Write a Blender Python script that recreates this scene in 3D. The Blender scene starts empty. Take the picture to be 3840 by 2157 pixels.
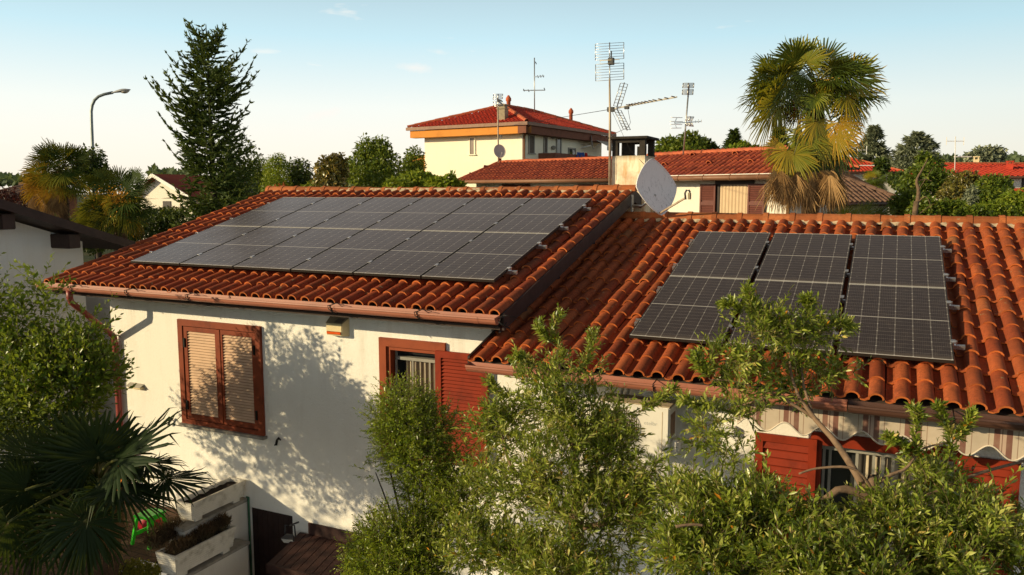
import bpy, bmesh, math, random
import numpy as np
from mathutils import Vector, Matrix
PI = math.pi
R_ = math.radians
rng = np.random.default_rng(11)
random.seed(11)
SC = bpy.context.scene
COL = SC.collection
CAMZ = 5.0
YAW, PITCH, FPX = -0.4399, 0.1194, 2998.3      # solved from the panel arrays (FPX for a 3840 px wide picture)

# ------------------------------------------------------------------ camera rays: only used to look up where real things stand
_cy, _sy, _cp, _sp = math.cos(YAW), math.sin(YAW), math.cos(PITCH), math.sin(PITCH)
FWD = np.array([_sy*_cp, _cy*_cp, -_sp]); RGT = np.array([_cy, -_sy, 0.0]); UPV = np.cross(RGT, FWD)
CAM = np.array([0, 0, CAMZ])
def ray(px, py): return FWD + RGT*(px-1920)/FPX - UPV*(py-1078.5)/FPX
def at(px, py, d): return CAM + ray(px, py)*d
def onY(px, py, Y): r = ray(px, py); return CAM + r*(Y/r[1])
def onX(px, py, X): r = ray(px, py); return CAM + r*(X/r[0])
def onZ(px, py, Z): r = ray(px, py); return CAM + r*((Z-CAMZ)/r[2])
K = 3840/2576.0
def atd(px, py, d): return at(px*K, py*K, d)      # the same in 2576-wide pixels

# ------------------------------------------------------------------ node helpers
class N:
    def __init__(s, name):
        s.m = bpy.data.materials.new(name); s.m.use_nodes = True
        s.nt = s.m.node_tree; s.nt.nodes.clear()
        s.out = s.new('ShaderNodeOutputMaterial')
        s._tc = None
    def new(s, t): return s.nt.nodes.new(t)
    def link(s, a, b): s.nt.links.new(a, b)
    def put(s, inp, v):
        if hasattr(v, 'is_output'): s.link(v, inp)
        elif isinstance(v, (tuple, list)) and len(v) == 3 and inp.type == 'RGBA': inp.default_value = (*v, 1)
        else: inp.default_value = v
    def tc(s, k='Object'):
        if s._tc is None: s._tc = s.new('ShaderNodeTexCoord')
        return s._tc.outputs[k]
    def mapping(s, scale=(1, 1, 1), vec=None, loc=(0, 0, 0)):
        n = s.new('ShaderNodeMapping'); s.link(vec or s.tc(), n.inputs['Vector']); n.inputs['Scale'].default_value = scale; n.inputs['Location'].default_value = loc
        return n.outputs[0]
    def noise(s, scale, detail=3, rough=.55, vec=None):
        n = s.new('ShaderNodeTexNoise'); s.link(vec or s.tc(), n.inputs['Vector'])
        n.inputs['Scale'].default_value = scale; n.inputs['Detail'].default_value = detail; n.inputs['Roughness'].default_value = rough
        return n.outputs['Fac']
    def attr(s, name):
        n = s.new('ShaderNodeAttribute'); n.attribute_name = name; return n.outputs['Fac']
    def ramp(s, fac, stops, interp='LINEAR'):
        n = s.new('ShaderNodeValToRGB'); s.put(n.inputs[0], fac); cr = n.color_ramp; cr.interpolation = interp
        while len(cr.elements) < len(stops): cr.elements.new(.5)
        for e, (p, c) in zip(cr.elements, stops):
            e.position = p; e.color = (*c, 1) if isinstance(c, (tuple, list)) else (c, c, c, 1)
        return n.outputs[0]
    def mix(s, fac, a, b, mode='MIX'):
        n = s.new('ShaderNodeMix'); n.data_type = 'RGBA'; n.blend_type = mode
        s.put(n.inputs[0], fac); s.put(n.inputs[6], a); s.put(n.inputs[7], b); return n.outputs[2]
    def math(s, op, a, b=0.0, c=None):
        n = s.new('ShaderNodeMath'); n.operation = op; s.put(n.inputs[0], a); s.put(n.inputs[1], b)
        if c is not None: s.put(n.inputs[2], c)
        return n.outputs[0]
    def sep(s, vec):
        n = s.new('ShaderNodeSeparateXYZ'); s.link(vec, n.inputs[0]); return n.outputs
    def bump(s, h, strength=.3, dist=.01):
        n = s.new('ShaderNodeBump'); s.put(n.inputs['Height'], h); n.inputs['Strength'].default_value = strength; n.inputs['Distance'].default_value = dist
        return n.outputs[0]
    def bsdf(s, col, rough=.6, metal=0.0, spec=.5, normal=None, coat=0.0, **kw):
        n = s.new('ShaderNodeBsdfPrincipled')
        s.put(n.inputs['Base Color'], col); s.put(n.inputs['Roughness'], rough); s.put(n.inputs['Metallic'], metal)
        s.put(n.inputs['Specular IOR Level'], spec); n.inputs['Coat Weight'].default_value = coat
        if normal is not None: s.link(normal, n.inputs['Normal'])
        for k, v in kw.items(): s.put(n.inputs[k.replace('_', ' ')], v)
        return n.outputs[0]
    def done(s, sh): s.link(sh, s.out.inputs[0]); return s.m

def pm(name, base, rough=.6, var=.25, scale=5.0, c2=None, metal=0.0, spec=.4, bump=0.0, bscale=60, bdist=.006, rnd=0.0):
    """a plain material whose tone wanders: base to c2 over a noise, with optional bump and per-piece variation"""
    n = N(name)
    f = n.noise(scale, 5, .6)
    c2 = c2 or tuple(x*(1-var*1.4) for x in base)
    hi = tuple(min(1, x*(1+var*.35)) for x in base)
    c = n.ramp(f, [(.28, c2), (.5, base), (.75, hi)])
    if rnd:
        a = n.attr('rnd'); c = n.mix(n.math('MULTIPLY', a, rnd), c, tuple(x*.45 for x in base))
    nm = n.bump(n.noise(bscale, 4, .6), bump, bdist) if bump else None
    r = n.math('ADD', n.math('MULTIPLY', n.noise(scale*3, 3), .25), rough-.12)
    return n.done(n.bsdf(c, r, metal, spec, nm))

def leafm(name, stops, rough=.42, trans=.3, spec=.5, tcol=None):
    """leaves: colour by the per-leaf 'rnd' value, part of the light comes through"""
    n = N(name)
    c = n.ramp(n.attr('rnd'), stops)
    b = n.bsdf(c, rough, 0, spec)
    t = n.new('ShaderNodeBsdfTranslucent'); n.link(n.mix(.55, c, tcol or (.30, .36, .03)), t.inputs[0])
    mx = n.new('ShaderNodeMixShader'); mx.inputs[0].default_value = trans
    n.link(b, mx.inputs[1]); n.link(t.outputs[0], mx.inputs[2])
    return n.done(mx.outputs[0])

# ------------------------------------------------------------------ mesh builder
class MB:
    def __init__(s): s.V = []; s.F = []; s.M = []; s.A = []; s.n = 0; s.E = []; s.S = []
    def add(s, V, F, mat=0, rnd=0.0, edge=0.0, smooth=False):
        V = np.asarray(V, float).reshape(-1, 3); k = len(V)
        s.V.append(V); b = s.n
        s.F.extend([tuple(int(i)+b for i in f) for f in F]); s.M.extend([mat]*len(F)); s.S.extend([smooth]*len(F))
        s.A.append(np.broadcast_to(np.asarray(rnd, float), (k,)).copy()); s.E.append(np.broadcast_to(np.asarray(edge, float), (k,)).copy())
        s.n += k; return s
    def box(s, lo, hi, mat=0, rnd=0.0, M=None):
        x0, y0, z0 = lo; x1, y1, z1 = hi
        V = np.array([(x0,y0,z0),(x1,y0,z0),(x1,y1,z0),(x0,y1,z0),(x0,y0,z1),(x1,y0,z1),(x1,y1,z1),(x0,y1,z1)], float)
        if M is not None: V = V@np.array(M.to_3x3()).T + np.array(M.translation)
        return s.add(V, [(0,3,2,1),(4,5,6,7),(0,1,5,4),(1,2,6,5),(2,3,7,6),(3,0,4,7)], mat, rnd)
    def beam(s, a, b, w, h, up=(0,0,1), mat=0, rnd=0.0):
        a = np.array(a, float); b = np.array(b, float); d = b-a; L = np.linalg.norm(d); d = d/L
        sd = np.cross(d, up); 
        if np.linalg.norm(sd) < 1e-6: sd = np.cross(d, (1, 0, 0))
        sd /= np.linalg.norm(sd); u = np.cross(sd, d)
        V = [p + sd*w/2*i + u*h/2*j for p in (a, b) for i, j in ((-1,-1),(1,-1),(1,1),(-1,1))]
        return s.add(V, [(0,3,2,1),(4,5,6,7),(0,1,5,4),(1,2,6,5),(2,3,7,6),(3,0,4,7)], mat, rnd)
    def tube(s, pts, r, seg=8, mat=0, rnd=0.0, cap=True, smooth=True):
        P = np.array(pts, float); n = len(P); r = np.broadcast_to(np.asarray(r, float), (n,))
        T = np.gradient(P, axis=0); T /= np.linalg.norm(T, axis=1)[:, None]+1e-12
        ref = np.array([0, 0, 1.0]) if abs(T[0, 2]) < .9 else np.array([1.0, 0, 0])
        V = []
        for i in range(n):
            a = np.cross(T[i], ref); a /= np.linalg.norm(a)+1e-12; b = np.cross(T[i], a)
            ref = -b if False else ref
            th = np.arange(seg)*2*PI/seg
            V.append(P[i] + r[i]*(np.cos(th)[:, None]*a + np.sin(th)[:, None]*b))
        F = [(i*seg+j, i*seg+(j+1) % seg, (i+1)*seg+(j+1) % seg, (i+1)*seg+j) for i in range(n-1) for j in range(seg)]
        s.add(np.concatenate(V), F, mat, rnd, 0, smooth)
        if cap:
            b = s.n - n*seg
            s.F += [tuple(b+j for j in range(seg))[::-1], tuple(b+(n-1)*seg+j for j in range(seg))]; s.M += [mat, mat]; s.S += [False, False]
        return s
    def prism(s, poly, axis, a, b, mat=0, rnd=0.0):
        """polygon in the two other axes (in cyclic order y,z / z,x / x,y) extruded along axis from a to b"""
        n = len(poly); V = []
        for t in (a, b):
            for p, q in poly:
                V.append({'x': (t, p, q), 'y': (q, t, p), 'z': (p, q, t)}[axis])
        F = [tuple(range(n))[::-1], tuple(range(n, 2*n))] + [(i, (i+1) % n, n+(i+1) % n, n+i) for i in range(n)]
        return s.add(V, F, mat, rnd)
    def lathe(s, prof, c, seg=16, mat=0, axis=None, rnd=0.0):
        V = []; 
        for r, z in prof:
            th = np.arange(seg)*2*PI/seg
            V.append(np.stack([r*np.cos(th), r*np.sin(th), np.full(seg, z)], 1))
        V = np.concatenate(V)
        if axis is not None:
            q = Vector((0, 0, 1)).rotation_difference(Vector(axis)).to_matrix(); V = V@np.array(q).T
        n = len(prof)
        F = [(i*seg+j, i*seg+(j+1) % seg, (i+1)*seg+(j+1) % seg, (i+1)*seg+j) for i in range(n-1) for j in range(seg)]
        F += [tuple(range(seg))[::-1], tuple((n-1)*seg+j for j in range(seg))]
        return s.add(V+np.array(c), F, mat, rnd, 0, True)
    def quad(s, a, b, c, d, mat=0, rnd=0.0): return s.add([a, b, c, d], [(0, 1, 2, 3)], mat, rnd)
    def arrays(s): return np.concatenate(s.V) if s.V else np.zeros((0, 3))

def link_mesh(name, me, mats, parent=None, origin=(0, 0, 0)):
    o = bpy.data.objects.new(name, me); COL.objects.link(o)
    for m in (mats if isinstance(mats, (list, tuple)) else [mats]): me.materials.append(m)
    if parent is not None: o.parent = parent
    else: o.location = origin
    return o
ROOT = {}
def root_origin(p):
    while p.parent is not None: p = p.parent
    return np.array(p.location)
def build(name, mb, mats, parent=None, origin=None, bevel=0.0, smooth=None):
    """link a builder's shapes as ONE mesh object; vertices are given in world space"""
    V = mb.arrays()
    if parent is not None: o0 = root_origin(parent)
    else: o0 = np.array(origin if origin is not None else ((V.min(0)[0]+V.max(0)[0])/2, (V.min(0)[1]+V.max(0)[1])/2, V.min(0)[2]), float)
    me = bpy.data.meshes.new(name); me.from_pydata((V-o0).tolist(), [], mb.F)
    a = me.attributes.new('rnd', 'FLOAT', 'POINT'); a.data.foreach_set('value', np.concatenate(mb.A).astype(np.float32))
    e = me.attributes.new('edge', 'FLOAT', 'POINT'); e.data.foreach_set('value', np.concatenate(mb.E).astype(np.float32))
    me.polygons.foreach_set('material_index', np.array(mb.M, np.int32))
    me.polygons.foreach_set('use_smooth', np.array(mb.S, bool))
    if bevel:
        bm = bmesh.new(); bm.from_mesh(me); bmesh.ops.remove_doubles(bm, verts=bm.verts, dist=1e-5)
        bmesh.ops.bevel(bm, geom=[x for x in bm.edges if x.is_manifold and x.calc_face_angle(0) > .6], offset=bevel, segments=2, affect='EDGES', clamp_overlap=True)
        bm.to_mesh(me); bm.free()
    me.update()
    return link_mesh(name, me, mats, parent, tuple(o0))
def build_tris(name, V, F, mats, parent=None, origin=None, rnd=None, mi=None, smooth=False):
    """fast path for leaf clouds: numpy triangles or quads"""
    V = np.asarray(V, np.float64); F = np.asarray(F, np.int32); k = F.shape[1]
    o0 = root_origin(parent) if parent is not None else np.array(origin if origin is not None else ((V.min(0)[0]+V.max(0)[0])/2, (V.min(0)[1]+V.max(0)[1])/2, V.min(0)[2]), float)
    me = bpy.data.meshes.new(name)
    me.vertices.add(len(V)); me.vertices.foreach_set('co', (V-o0).astype(np.float32).ravel())
    me.loops.add(F.size); me.loops.foreach_set('vertex_index', F.ravel())
    me.polygons.add(len(F)); me.polygons.foreach_set('loop_start', np.arange(0, F.size, k, dtype=np.int32)); me.polygons.foreach_set('loop_total', np.full(len(F), k, np.int32))
    if mi is not None: me.polygons.foreach_set('material_index', np.asarray(mi, np.int32))
    if smooth: me.polygons.foreach_set('use_smooth', np.ones(len(F), bool))
    a = me.attributes.new('rnd', 'FLOAT', 'POINT'); a.data.foreach_set('value', (np.zeros(len(V)) if rnd is None else np.asarray(rnd)).astype(np.float32))
    me.update(calc_edges=True); me.validate()
    return link_mesh(name, me, mats, parent, tuple(o0))
def thing(name, label, cat, loc, group=None):
    o = bpy.data.objects.new(name, None); COL.objects.link(o); o.location = tuple(float(x) for x in loc); o.empty_display_size = .2
    return tag(o, label, cat, group)
def tag(o, label=None, cat=None, group=None, kind=None):
    if label: o['label'] = label
    if cat: o['category'] = cat
    if group: o['group'] = group
    if kind: o['kind'] = kind
    return o
def copy_tree(o, parent=None):
    c = o.copy(); COL.objects.link(c)
    if parent is not None: c.parent = parent
    for ch in [x for x in bpy.data.objects if x.parent == o]: copy_tree(ch, c)
    return c
def nrm(v):
    v = np.asarray(v, float); return v/(np.linalg.norm(v, axis=-1, keepdims=True)+1e-12)

# ------------------------------------------------------------------ roof tiles
def tile_field(mb, o, U, W, n, ncol, nrow, pitch, course, h=.072, lift=.024, res=8, jit=1.0, seed=1, keep=None):
    """rows of single-lap S tiles: o = lower left corner on the pan plane, U along the eave, W up the slope, n the normal"""
    r = np.random.default_rng(seed); o = np.array(o, float); U = np.array(U, float); W = np.array(W, float); n = np.array(n, float)
    th = np.linspace(PI, 0, res); cu, ru = .675, .345
    pu = np.concatenate([[0, .05, .2], cu+ru*np.cos(th)])*pitch
    pz = np.concatenate([[.012, .002, -.003], h*np.sin(th)**.85])
    pz[-1] = .012
    k = len(pu); t = .017
    iu = np.concatenate([[0, .05, .2], cu+(ru-.075)*np.cos(th)])*pitch
    iz = np.concatenate([pz[:3]-t, np.maximum(-t+.002, (h-t)*np.sin(th)**.85-.002)])
    for j in range(nrow):
        for i in range(ncol):
            if keep is not None and not keep((i+.5)*pitch, (j+.5)*course): continue
            rn = r.random(); dz = r.normal(0, .0035)*jit; du = r.normal(0, .0045)*jit; tw = r.normal(0, .011)*jit; dv = r.normal(0, .009)*jit
            v0 = j*course + dv; v1 = (j+1)*course + .04
            def P(u, z, v, lf): return o + np.outer(u+i*pitch+du+tw*(v-v0), U) + W*v + np.outer(z+lf+dz, n)
            A0 = P(pu, pz, v0, lift); A1 = P(pu, pz, v1, 0.0); I0 = P(iu, iz, v0+.002, lift)
            mb.add(np.concatenate([A0, A1]), [(a, a+1, k+a+1, k+a) for a in range(k-1)], 0, rn, 0.0, True)
            B0 = P(pu, pz+.0008, v0-.001, lift)
            mb.add(np.concatenate([I0, B0]), [(a, a+1, k+a+1, k+a) for a in range(k-1)], 0, rn, 1.0, False)
            if j == 0:
                I1 = P(iu, iz, v0+.22, lift*.3)
                mb.add(np.concatenate([I0, I1]), [(k+a, k+a+1, a+1, a) for a in range(k-1)], 0, rn, 0.0, True)
def ridge_caps(mb, a, b, length, r=.1, seed=1, seg=9, sag=0.0, collar=True):
    """half-round ridge tiles from a to b, each with a raised collar"""
    q = np.random.default_rng(seed); a = np.array(a, float); b = np.array(b, float); L = np.linalg.norm(b-a); d = (b-a)/L
    sd = nrm(np.cross(d, (0, 0, 1))); up = np.cross(sd, d); n = max(1, int(round(L/length)))
    th = np.linspace(-.15, PI+.15, seg)
    for i in range(n):
        rn = q.random(); dz = q.normal(0, .004)
        st = [(-.03, 1.10, 1), (.045, 1.10, 1), (.05, .98, 0), (length+.0, .93, 0)] if collar else [(-.02, 1.04, 1), (length, .95, 0)]
        V = []; 
        for s_, sc, e in st:
            c = a + d*(i*L/n + s_*L/n/length) + up*(dz - sag*math.sin(PI*min(1, max(0, (i+s_/length)/n))))
            V.append(c + r*sc*(np.cos(th)[:, None]*sd*1.0 + np.sin(th)[:, None]*up*.95))
        m = len(st)
        mb.add(np.concatenate(V), [(x*seg+y, x*seg+y+1, (x+1)*seg+y+1, (x+1)*seg+y) for x in range(m-1) for y in range(seg-1)], 0, rn, 0.0, False)
        V0 = V[0]; Vi = (V0 - (a + d*(i*L/n-.03) ))  # front thickness ring
        c0 = V0.mean(0)
        mb.add(np.concatenate([V0, V0*.86+c0*.14]), [(y, y+1, seg+y+1, seg+y) for y in range(seg-1)], 0, rn, 1.0, False)
# ------------------------------------------------------------------ materials
def tile_mat(name, lo, mid, hi, edge, dark=(.030, .014, .010), moss=.55, odd=None, fine=70):
    n = N(name)
    c = n.ramp(n.attr('rnd'), [(0, lo), (.35, mid), (.8, hi), (.955, hi), (.97, odd or mid)])
    big = n.ramp(n.noise(.9, 3), [(.35, .5), (.68, 1.0)])
    f1 = n.ramp(n.noise(fine*.5, 5, .75), [(.46, 0.0), (.60, 1.0)])
    f2 = n.ramp(n.noise(6.5, 6, .7), [(.42, 0.0), (.68, 1.0)])
    d = n.math('MULTIPLY', n.math('MAXIMUM', n.math('MULTIPLY', f1, .75), n.math('MULTIPLY', f2, .8)), moss)
    d = n.math('MULTIPLY', d, big)
    c = n.mix(d, c, dark)
    e = n.mix(n.math('MULTIPLY', f2, .45), edge, tuple(x*.45 for x in edge))
    c = n.mix(n.attr('edge'), c, e)
    r2 = n.math('FRACT', n.math('MULTIPLY', n.attr('rnd'), 13.7))        # each tile weathers in its own way
    c = n.mix(n.math('MULTIPLY', n.math('POWER', r2, 2.2), .5), c, tuple(x*.32+.006 for x in mid))
    stn = n.ramp(n.noise(2.6, 5, .65, n.mapping((2.6, .5, .5))), [(.52, 0.0), (.72, .6)])
    c = n.mix(n.math('MULTIPLY', stn, min(1, moss)), c, tuple(x*1.3 for x in dark))
    li = n.math('MULTIPLY', n.math('GREATER_THAN', n.noise(17, 2, .5), .69), n.math('GREATER_THAN', n.noise(1.7, 3, .5), .50))
    c = n.mix(n.math('MULTIPLY', li, .55), c, (.34, .30, .17))           # pale lichen spots
    nm = n.bump(n.noise(fine*1.4, 4, .7), .5, .004)
    return n.done(n.bsdf(c, .82, 0, .25, nm))
M = {}
M['tile'] = tile_mat('clay_tile', (.33, .064, .022), (.43, .093, .030), (.51, .122, .038), (.64, .17, .042), dark=(.030, .013, .009), odd=(.42, .15, .055), moss=.72)
M['tile_shaded'] = tile_mat('shaded_clay_tile', (.32, .055, .020), (.41, .079, .026), (.48, .104, .033), (.68, .19, .05), dark=(.022, .011, .009), odd=(.26, .07, .03), moss=.9)  # darker copy for the left wing; grazing sun put into colour and moss
M['ridge'] = tile_mat('ridge_tile', (.38, .11, .035), (.45, .13, .04), (.50, .16, .055), (.34, .08, .03), dark=(.06, .03, .015), moss=.6, fine=30)
M['tile_far'] = tile_mat('clay_tile_neighbour', (.30, .055, .032), (.36, .07, .04), (.42, .09, .045), (.50, .13, .05), moss=.3, fine=18)
M['ridge_far'] = pm('ridge_tile_neighbour', (.50, .12, .05), .8, .3, 3)
M['tile_red'] = pm('red_tile', (.52, .050, .022), .75, .3, 4, c2=(.33, .03, .015))
M['tile_brown'] = pm('brown_tile', (.22, .125, .085), .85, .3, 5)
M['mortar'] = pm('mortar', (.50, .40, .27), .95, .4, 14, c2=(.16, .11, .07), bump=.6, bscale=40)
def stucco_mat(name, base, dirt=(.42, .34, .25), speck=.5, amt=.25):
    n = N(name)
    g = n.noise(38, 5, .8); g2 = n.noise(.6, 5, .6); st = n.noise(2.2, 4, .6, n.mapping((1.5, 1.5, .25)))
    c = n.mix(n.ramp(g2, [(.45, 0.0), (.8, amt*.5)]), base, dirt)
    c = n.mix(n.ramp(st, [(.55, 0.0), (.85, amt*.9)]), c, dirt)
    zz = n.sep(n.tc())[2]; dr = n.ramp(n.noise(1.0, 5, .7, n.mapping((7, 7, .30))), [(.50, 0.0), (.70, .5)])
    hi_ = n.math('MULTIPLY', dr, n.ramp(n.math('DIVIDE', zz, 4.0), [(.55, .15), (.72, .75), (.86, 1.0)])); lo_ = n.math('MULTIPLY', n.ramp(n.noise(3.2, 5, .7), [(.35, .2), (.7, 1.0)]), n.ramp(n.math('DIVIDE', n.math('ADD', zz, .2), 2.0), [(0, .55), (.35, 0.0)]))
    c = n.mix(n.math('MULTIPLY', n.math('MAXIMUM', hi_, lo_), amt*1.6), c, dirt)      # drips below the eaves, splash at the foot
    c = n.mix(n.ramp(g, [(.60, 0.0), (.74, speck)]), c, (.25, .17, .10))
    nm = n.bump(n.noise(34, 6, .8), .6, .016)
    return n.done(n.bsdf(c, .93, 0, .15, nm))
M['stucco'] = stucco_mat('rough_white_stucco', (.93, .89, .82))
M['stucco_low'] = stucco_mat('smooth_white_render', (.76, .71, .65), speck=.25, amt=.35)
M['stucco_far'] = stucco_mat('neighbour_render', (.80, .74, .64), speck=.0, amt=.12)
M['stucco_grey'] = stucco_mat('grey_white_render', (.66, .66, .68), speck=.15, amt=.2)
M['yellow_wall'] = stucco_mat('pale_yellow_render', (.94, .87, .69), speck=.0, amt=.08)
M['orange_wall'] = pm('orange_render', (.70, .27, .05), .9, .12, 1.5)
M['brick_brown'] = pm('brown_balcony_front', (.20, .075, .045), .85, .25, 3)
M['gutter'] = pm('salmon_gutter', (.37, .135, .085), .42, .18, 2.2, spec=.5)
M['gutter_dark'] = pm('brown_gutter', (.085, .038, .026), .45, .2, 2.0, spec=.5)
M['gutter_far'] = pm('copper_brown_gutter', (.24, .11, .06), .5, .2, 2.0)
M['barge'] = pm('dark_brown_board', (.032, .017, .015), .55, .35, 3.5, bump=.15, bscale=30)
M['wood_dark'] = pm('dark_stained_wood', (.034, .016, .013), .6, .35, 5, bump=.2, bscale=40)
M['wood_red'] = pm('red_brown_slat_wood', (.042, .015, .012), .6, .35, 5, bump=.2)
M['soffit'] = pm('brown_soffit', (.05, .03, .022), .8, .3, 3)
M['shutter'] = pm('red_brown_shutter_paint', (.23, .045, .016), .55, .3, 4, spec=.25)
M['frame_red'] = pm('orange_brown_frame_paint', (.29, .060, .020), .55, .25, 3, spec=.25)
M['shutter_red'] = pm('brick_red_shutter_paint', (.245, .027, .008), .6, .35, 4, c2=(.14, .017, .006), spec=.2)
M['shutter_slat'] = pm('pale_shutter_slat', (.64, .43, .29), .5, .15, 4)
M['shutter_far'] = pm('maroon_shutter', (.13, .036, .025), .55, .2, 3)
M['frame_dark'] = pm('dark_window_frame', (.028, .018, .016), .5, .25, 4)
M['frame_grey'] = pm('greyish_window_frame', (.30, .28, .24), .5, .2, 4)
M['iron'] = pm('black_iron', (.018, .017, .017), .45, .3, 8, metal=.5)
M['steel'] = pm('galvanised_steel', (.50, .49, .47), .38, .25, 6, metal=.8)
M['alu'] = pm('aluminium', (.78, .78, .78), .3, .15, 6, metal=.9)
M['mast'] = pm('rusty_mast', (.42, .34, .25), .55, .4, 3, c2=(.22, .10, .05), metal=.3)
M['grey_plastic'] = pm('dark_grey_plastic', (.05, .05, .055), .5, .25, 8)
M['white_paint'] = pm('white_paint', (.78, .76, .72), .5, .1, 3)
M['cream'] = pm('cream_plastic', (.76, .62, .36), .45, .12, 5)
M['cream_dark'] = pm('siren_top', (.30, .24, .15), .6, .2, 6)
M['orange_lens'] = pm('orange_lens', (.75, .10, .01), .25, .1, 5)
M['lamp_grey'] = pm('lamp_cap_grey', (.40, .37, .32), .5, .15, 5)
M['ac_white'] = pm('air_conditioner_white', (.80, .76, .70), .42, .08, 2)
M['ac_top'] = pm('air_conditioner_weathered', (.56, .44, .30), .6, .2, 4)
M['grille_dark'] = pm('grille_shadow', (.12, .09, .07), .7, .3, 9)
M['ac_print'] = pm('faded_print', (.55, .55, .53), .6, .05, 3)
M['label_brown'] = pm('brown_side_label', (.24, .14, .08), .6, .4, 20)
M['concrete'] = pm('grey_ledge_concrete', (.32, .29, .25), .9, .3, 8, bump=.3)
M['soil'] = pm('potting_soil', (.035, .023, .016), .95, .5, 14, bump=.8, bscale=25, bdist=.03)
def glass_mat(name, col, rough=.08):
    n = N(name); c = n.ramp(n.noise(1.5, 3), [(.3, tuple(x*.5 for x in col)), (.7, col)]); return n.done(n.bsdf(c, rough, 0, .6, coat=.3))
M['glass'] = glass_mat('dark_window_glass', (.03, .032, .035))
M['glass_far'] = glass_mat('dull_window_glass', (.16, .10, .07), .3)
def pleat_mat(name, base, dark, freq, axis=0):
    n = N(name); x = n.sep(n.tc())[axis]
    w = n.math('ADD', n.math('MULTIPLY', n.math('SINE', n.math('MULTIPLY', x, freq)), .5), .5)
    c = n.mix(n.math('POWER', w, 3), base, dark); c = n.mix(n.ramp(n.noise(5, 3), [(.4, 0.0), (.8, .35)]), c, dark)
    return n.done(n.bsdf(c, .85, 0, .2))
M['curtain_far'] = pleat_mat('sheer_curtain', (.62, .46, .30), (.44, .31, .20), 55)
M['curtain'] = pleat_mat('pleated_blind', (.52, .44, .33), (.12, .09, .065), 88)
def stripes_mat():
    n = N('striped_awning_cloth'); x = n.sep(n.tc())[0]
    p = n.math('FRACT', n.math('MULTIPLY', x, 1/.36))
    cr = n.ramp(p, [(0, (.52, .43, .34)), (.17, (.52, .43, .34)), (.18, (.30, .20, .15)), (.20, (.52, .43, .34)), (.29, (.52, .43, .34)), (.30, (.23, .11, .085)), (.42, (.23, .11, .085)), (.43, (.50, .36, .29)), (.46, (.50, .36, .29)), (.47, (.18, .09, .07)), (.49, (.50, .36, .29)), (.56, (.50, .36, .29)), (.57, (.20, .095, .075)), (.69, (.20, .095, .075)), (.70, (.52, .43, .34)), (.80, (.52, .43, .34)), (.81, (.30, .20, .15)), (.83, (.52, .43, .34))], 'CONSTANT')
    c = n.mix(n.ramp(n.noise(8, 4), [(.45, 0.0), (.8, .4)]), cr, (.35, .28, .2))
    return n.done(n.bsdf(c, .9, 0, .15))
M['awning'] = stripes_mat()
M['awning_plain'] = pm('awning_beige_cloth', (.50, .45, .37), .9, .2, 4)
M['awning_hem'] = pm('awning_white_hem', (.64, .56, .47), .8, .1, 4)
def panel_mat():
    n = N('half_cut_solar_cells'); uv = n.new('ShaderNodeUVMap'); uv.uv_map = 'UVMap'
    gp = n.new('ShaderNodeNewGeometry').outputs['Position']
    s = n.sep(uv.outputs[0]); u, v = s[0], s[1]                      # u: 6 cells across, v: 0..20 half cells up
    fu = n.math('FRACT', u); fv = n.math('FRACT', v)
    du = n.math('MINIMUM', fu, n.math('SUBTRACT', 1.0, fu)); dv = n.math('MINIMUM', fv, n.math('SUBTRACT', 1.0, fv))
    lu = n.math('LESS_THAN', du, .0135); lv = n.math('LESS_THAN', dv, .021)
    mid = n.math('LESS_THAN', n.math('ABSOLUTE', n.math('SUBTRACT', v, 10.0)), .085)
    f2 = n.math('FRACT', n.math('MULTIPLY', v, .5)); d2 = n.math('MULTIPLY', n.math('MINIMUM', f2, n.math('SUBTRACT', 1.0, f2)), 1.0)
    dia = n.math('LESS_THAN', n.math('ADD', du, d2), .055)
    bus = n.math('LESS_THAN', n.math('ABSOLUTE', n.math('SUBTRACT', n.math('FRACT', n.math('MULTIPLY', u, 9.0)), .5)), .06)
    cell = n.mix(n.noise(3, 3, .6, gp), (.028, .021, .021), (.050, .037, .033))
    cell = n.mix(n.math('MULTIPLY', bus, .10), cell, (.35, .33, .30))
    dust = n.ramp(n.noise(14, 5, .7, gp), [(.5, 0.0), (.85, .10)])
    low = n.math('MULTIPLY', n.math('LESS_THAN', v, 1.0), n.math('MULTIPLY', n.math('SUBTRACT', 1.0, v), .16))
    cell = n.mix(n.math('ADD', dust, low), cell, (.42, .34, .26))
    line = n.math('MAXIMUM', n.math('MULTIPLY', lu, .42), n.math('MULTIPLY', lv, .26))
    c = n.mix(line, cell, (.62, .58, .54))
    c = n.mix(n.math('MULTIPLY', n.math('MAXIMUM', mid, dia), .85), c, (.56, .53, .50))
    spots = n.math('GREATER_THAN', n.noise(26, 1, .5, gp), .83)
    c = n.mix(n.math('MULTIPLY', spots, .55), c, (.6, .57, .5))
    r = n.math('ADD', .14, n.math('MULTIPLY', n.noise(2.5, 5, .6, gp), .16))
    return n.done(n.bsdf(c, r, 0, .62))
M['cells'] = panel_mat()
M['panel_frame'] = pm('anodised_frame_side', (.045, .038, .033), .4, .3, 4, metal=.5)
M['panel_lip'] = pm('panel_white_border', (.58, .56, .54), .5, .12, 5)
def paving_mat():
    n = N('terracotta_paving'); b = n.new('ShaderNodeTexBrick'); n.link(n.mapping((1, 1, 1)), b.inputs['Vector'])
    b.inputs['Scale'].default_value = 2.2; b.inputs['Mortar Size'].default_value = .02; b.inputs['Color1'].default_value = (.11, .06, .04, 1); b.inputs['Color2'].default_value = (.15, .085, .055, 1); b.inputs['Mortar'].default_value = (.05, .035, .028, 1)
    c = n.mix(n.ramp(n.noise(3, 5), [(.4, 0.0), (.8, .6)]), b.outputs[0], (.06, .045, .03))
    return n.done(n.bsdf(c, .85, 0, .2, n.bump(n.noise(40, 3), .3)))
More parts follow.
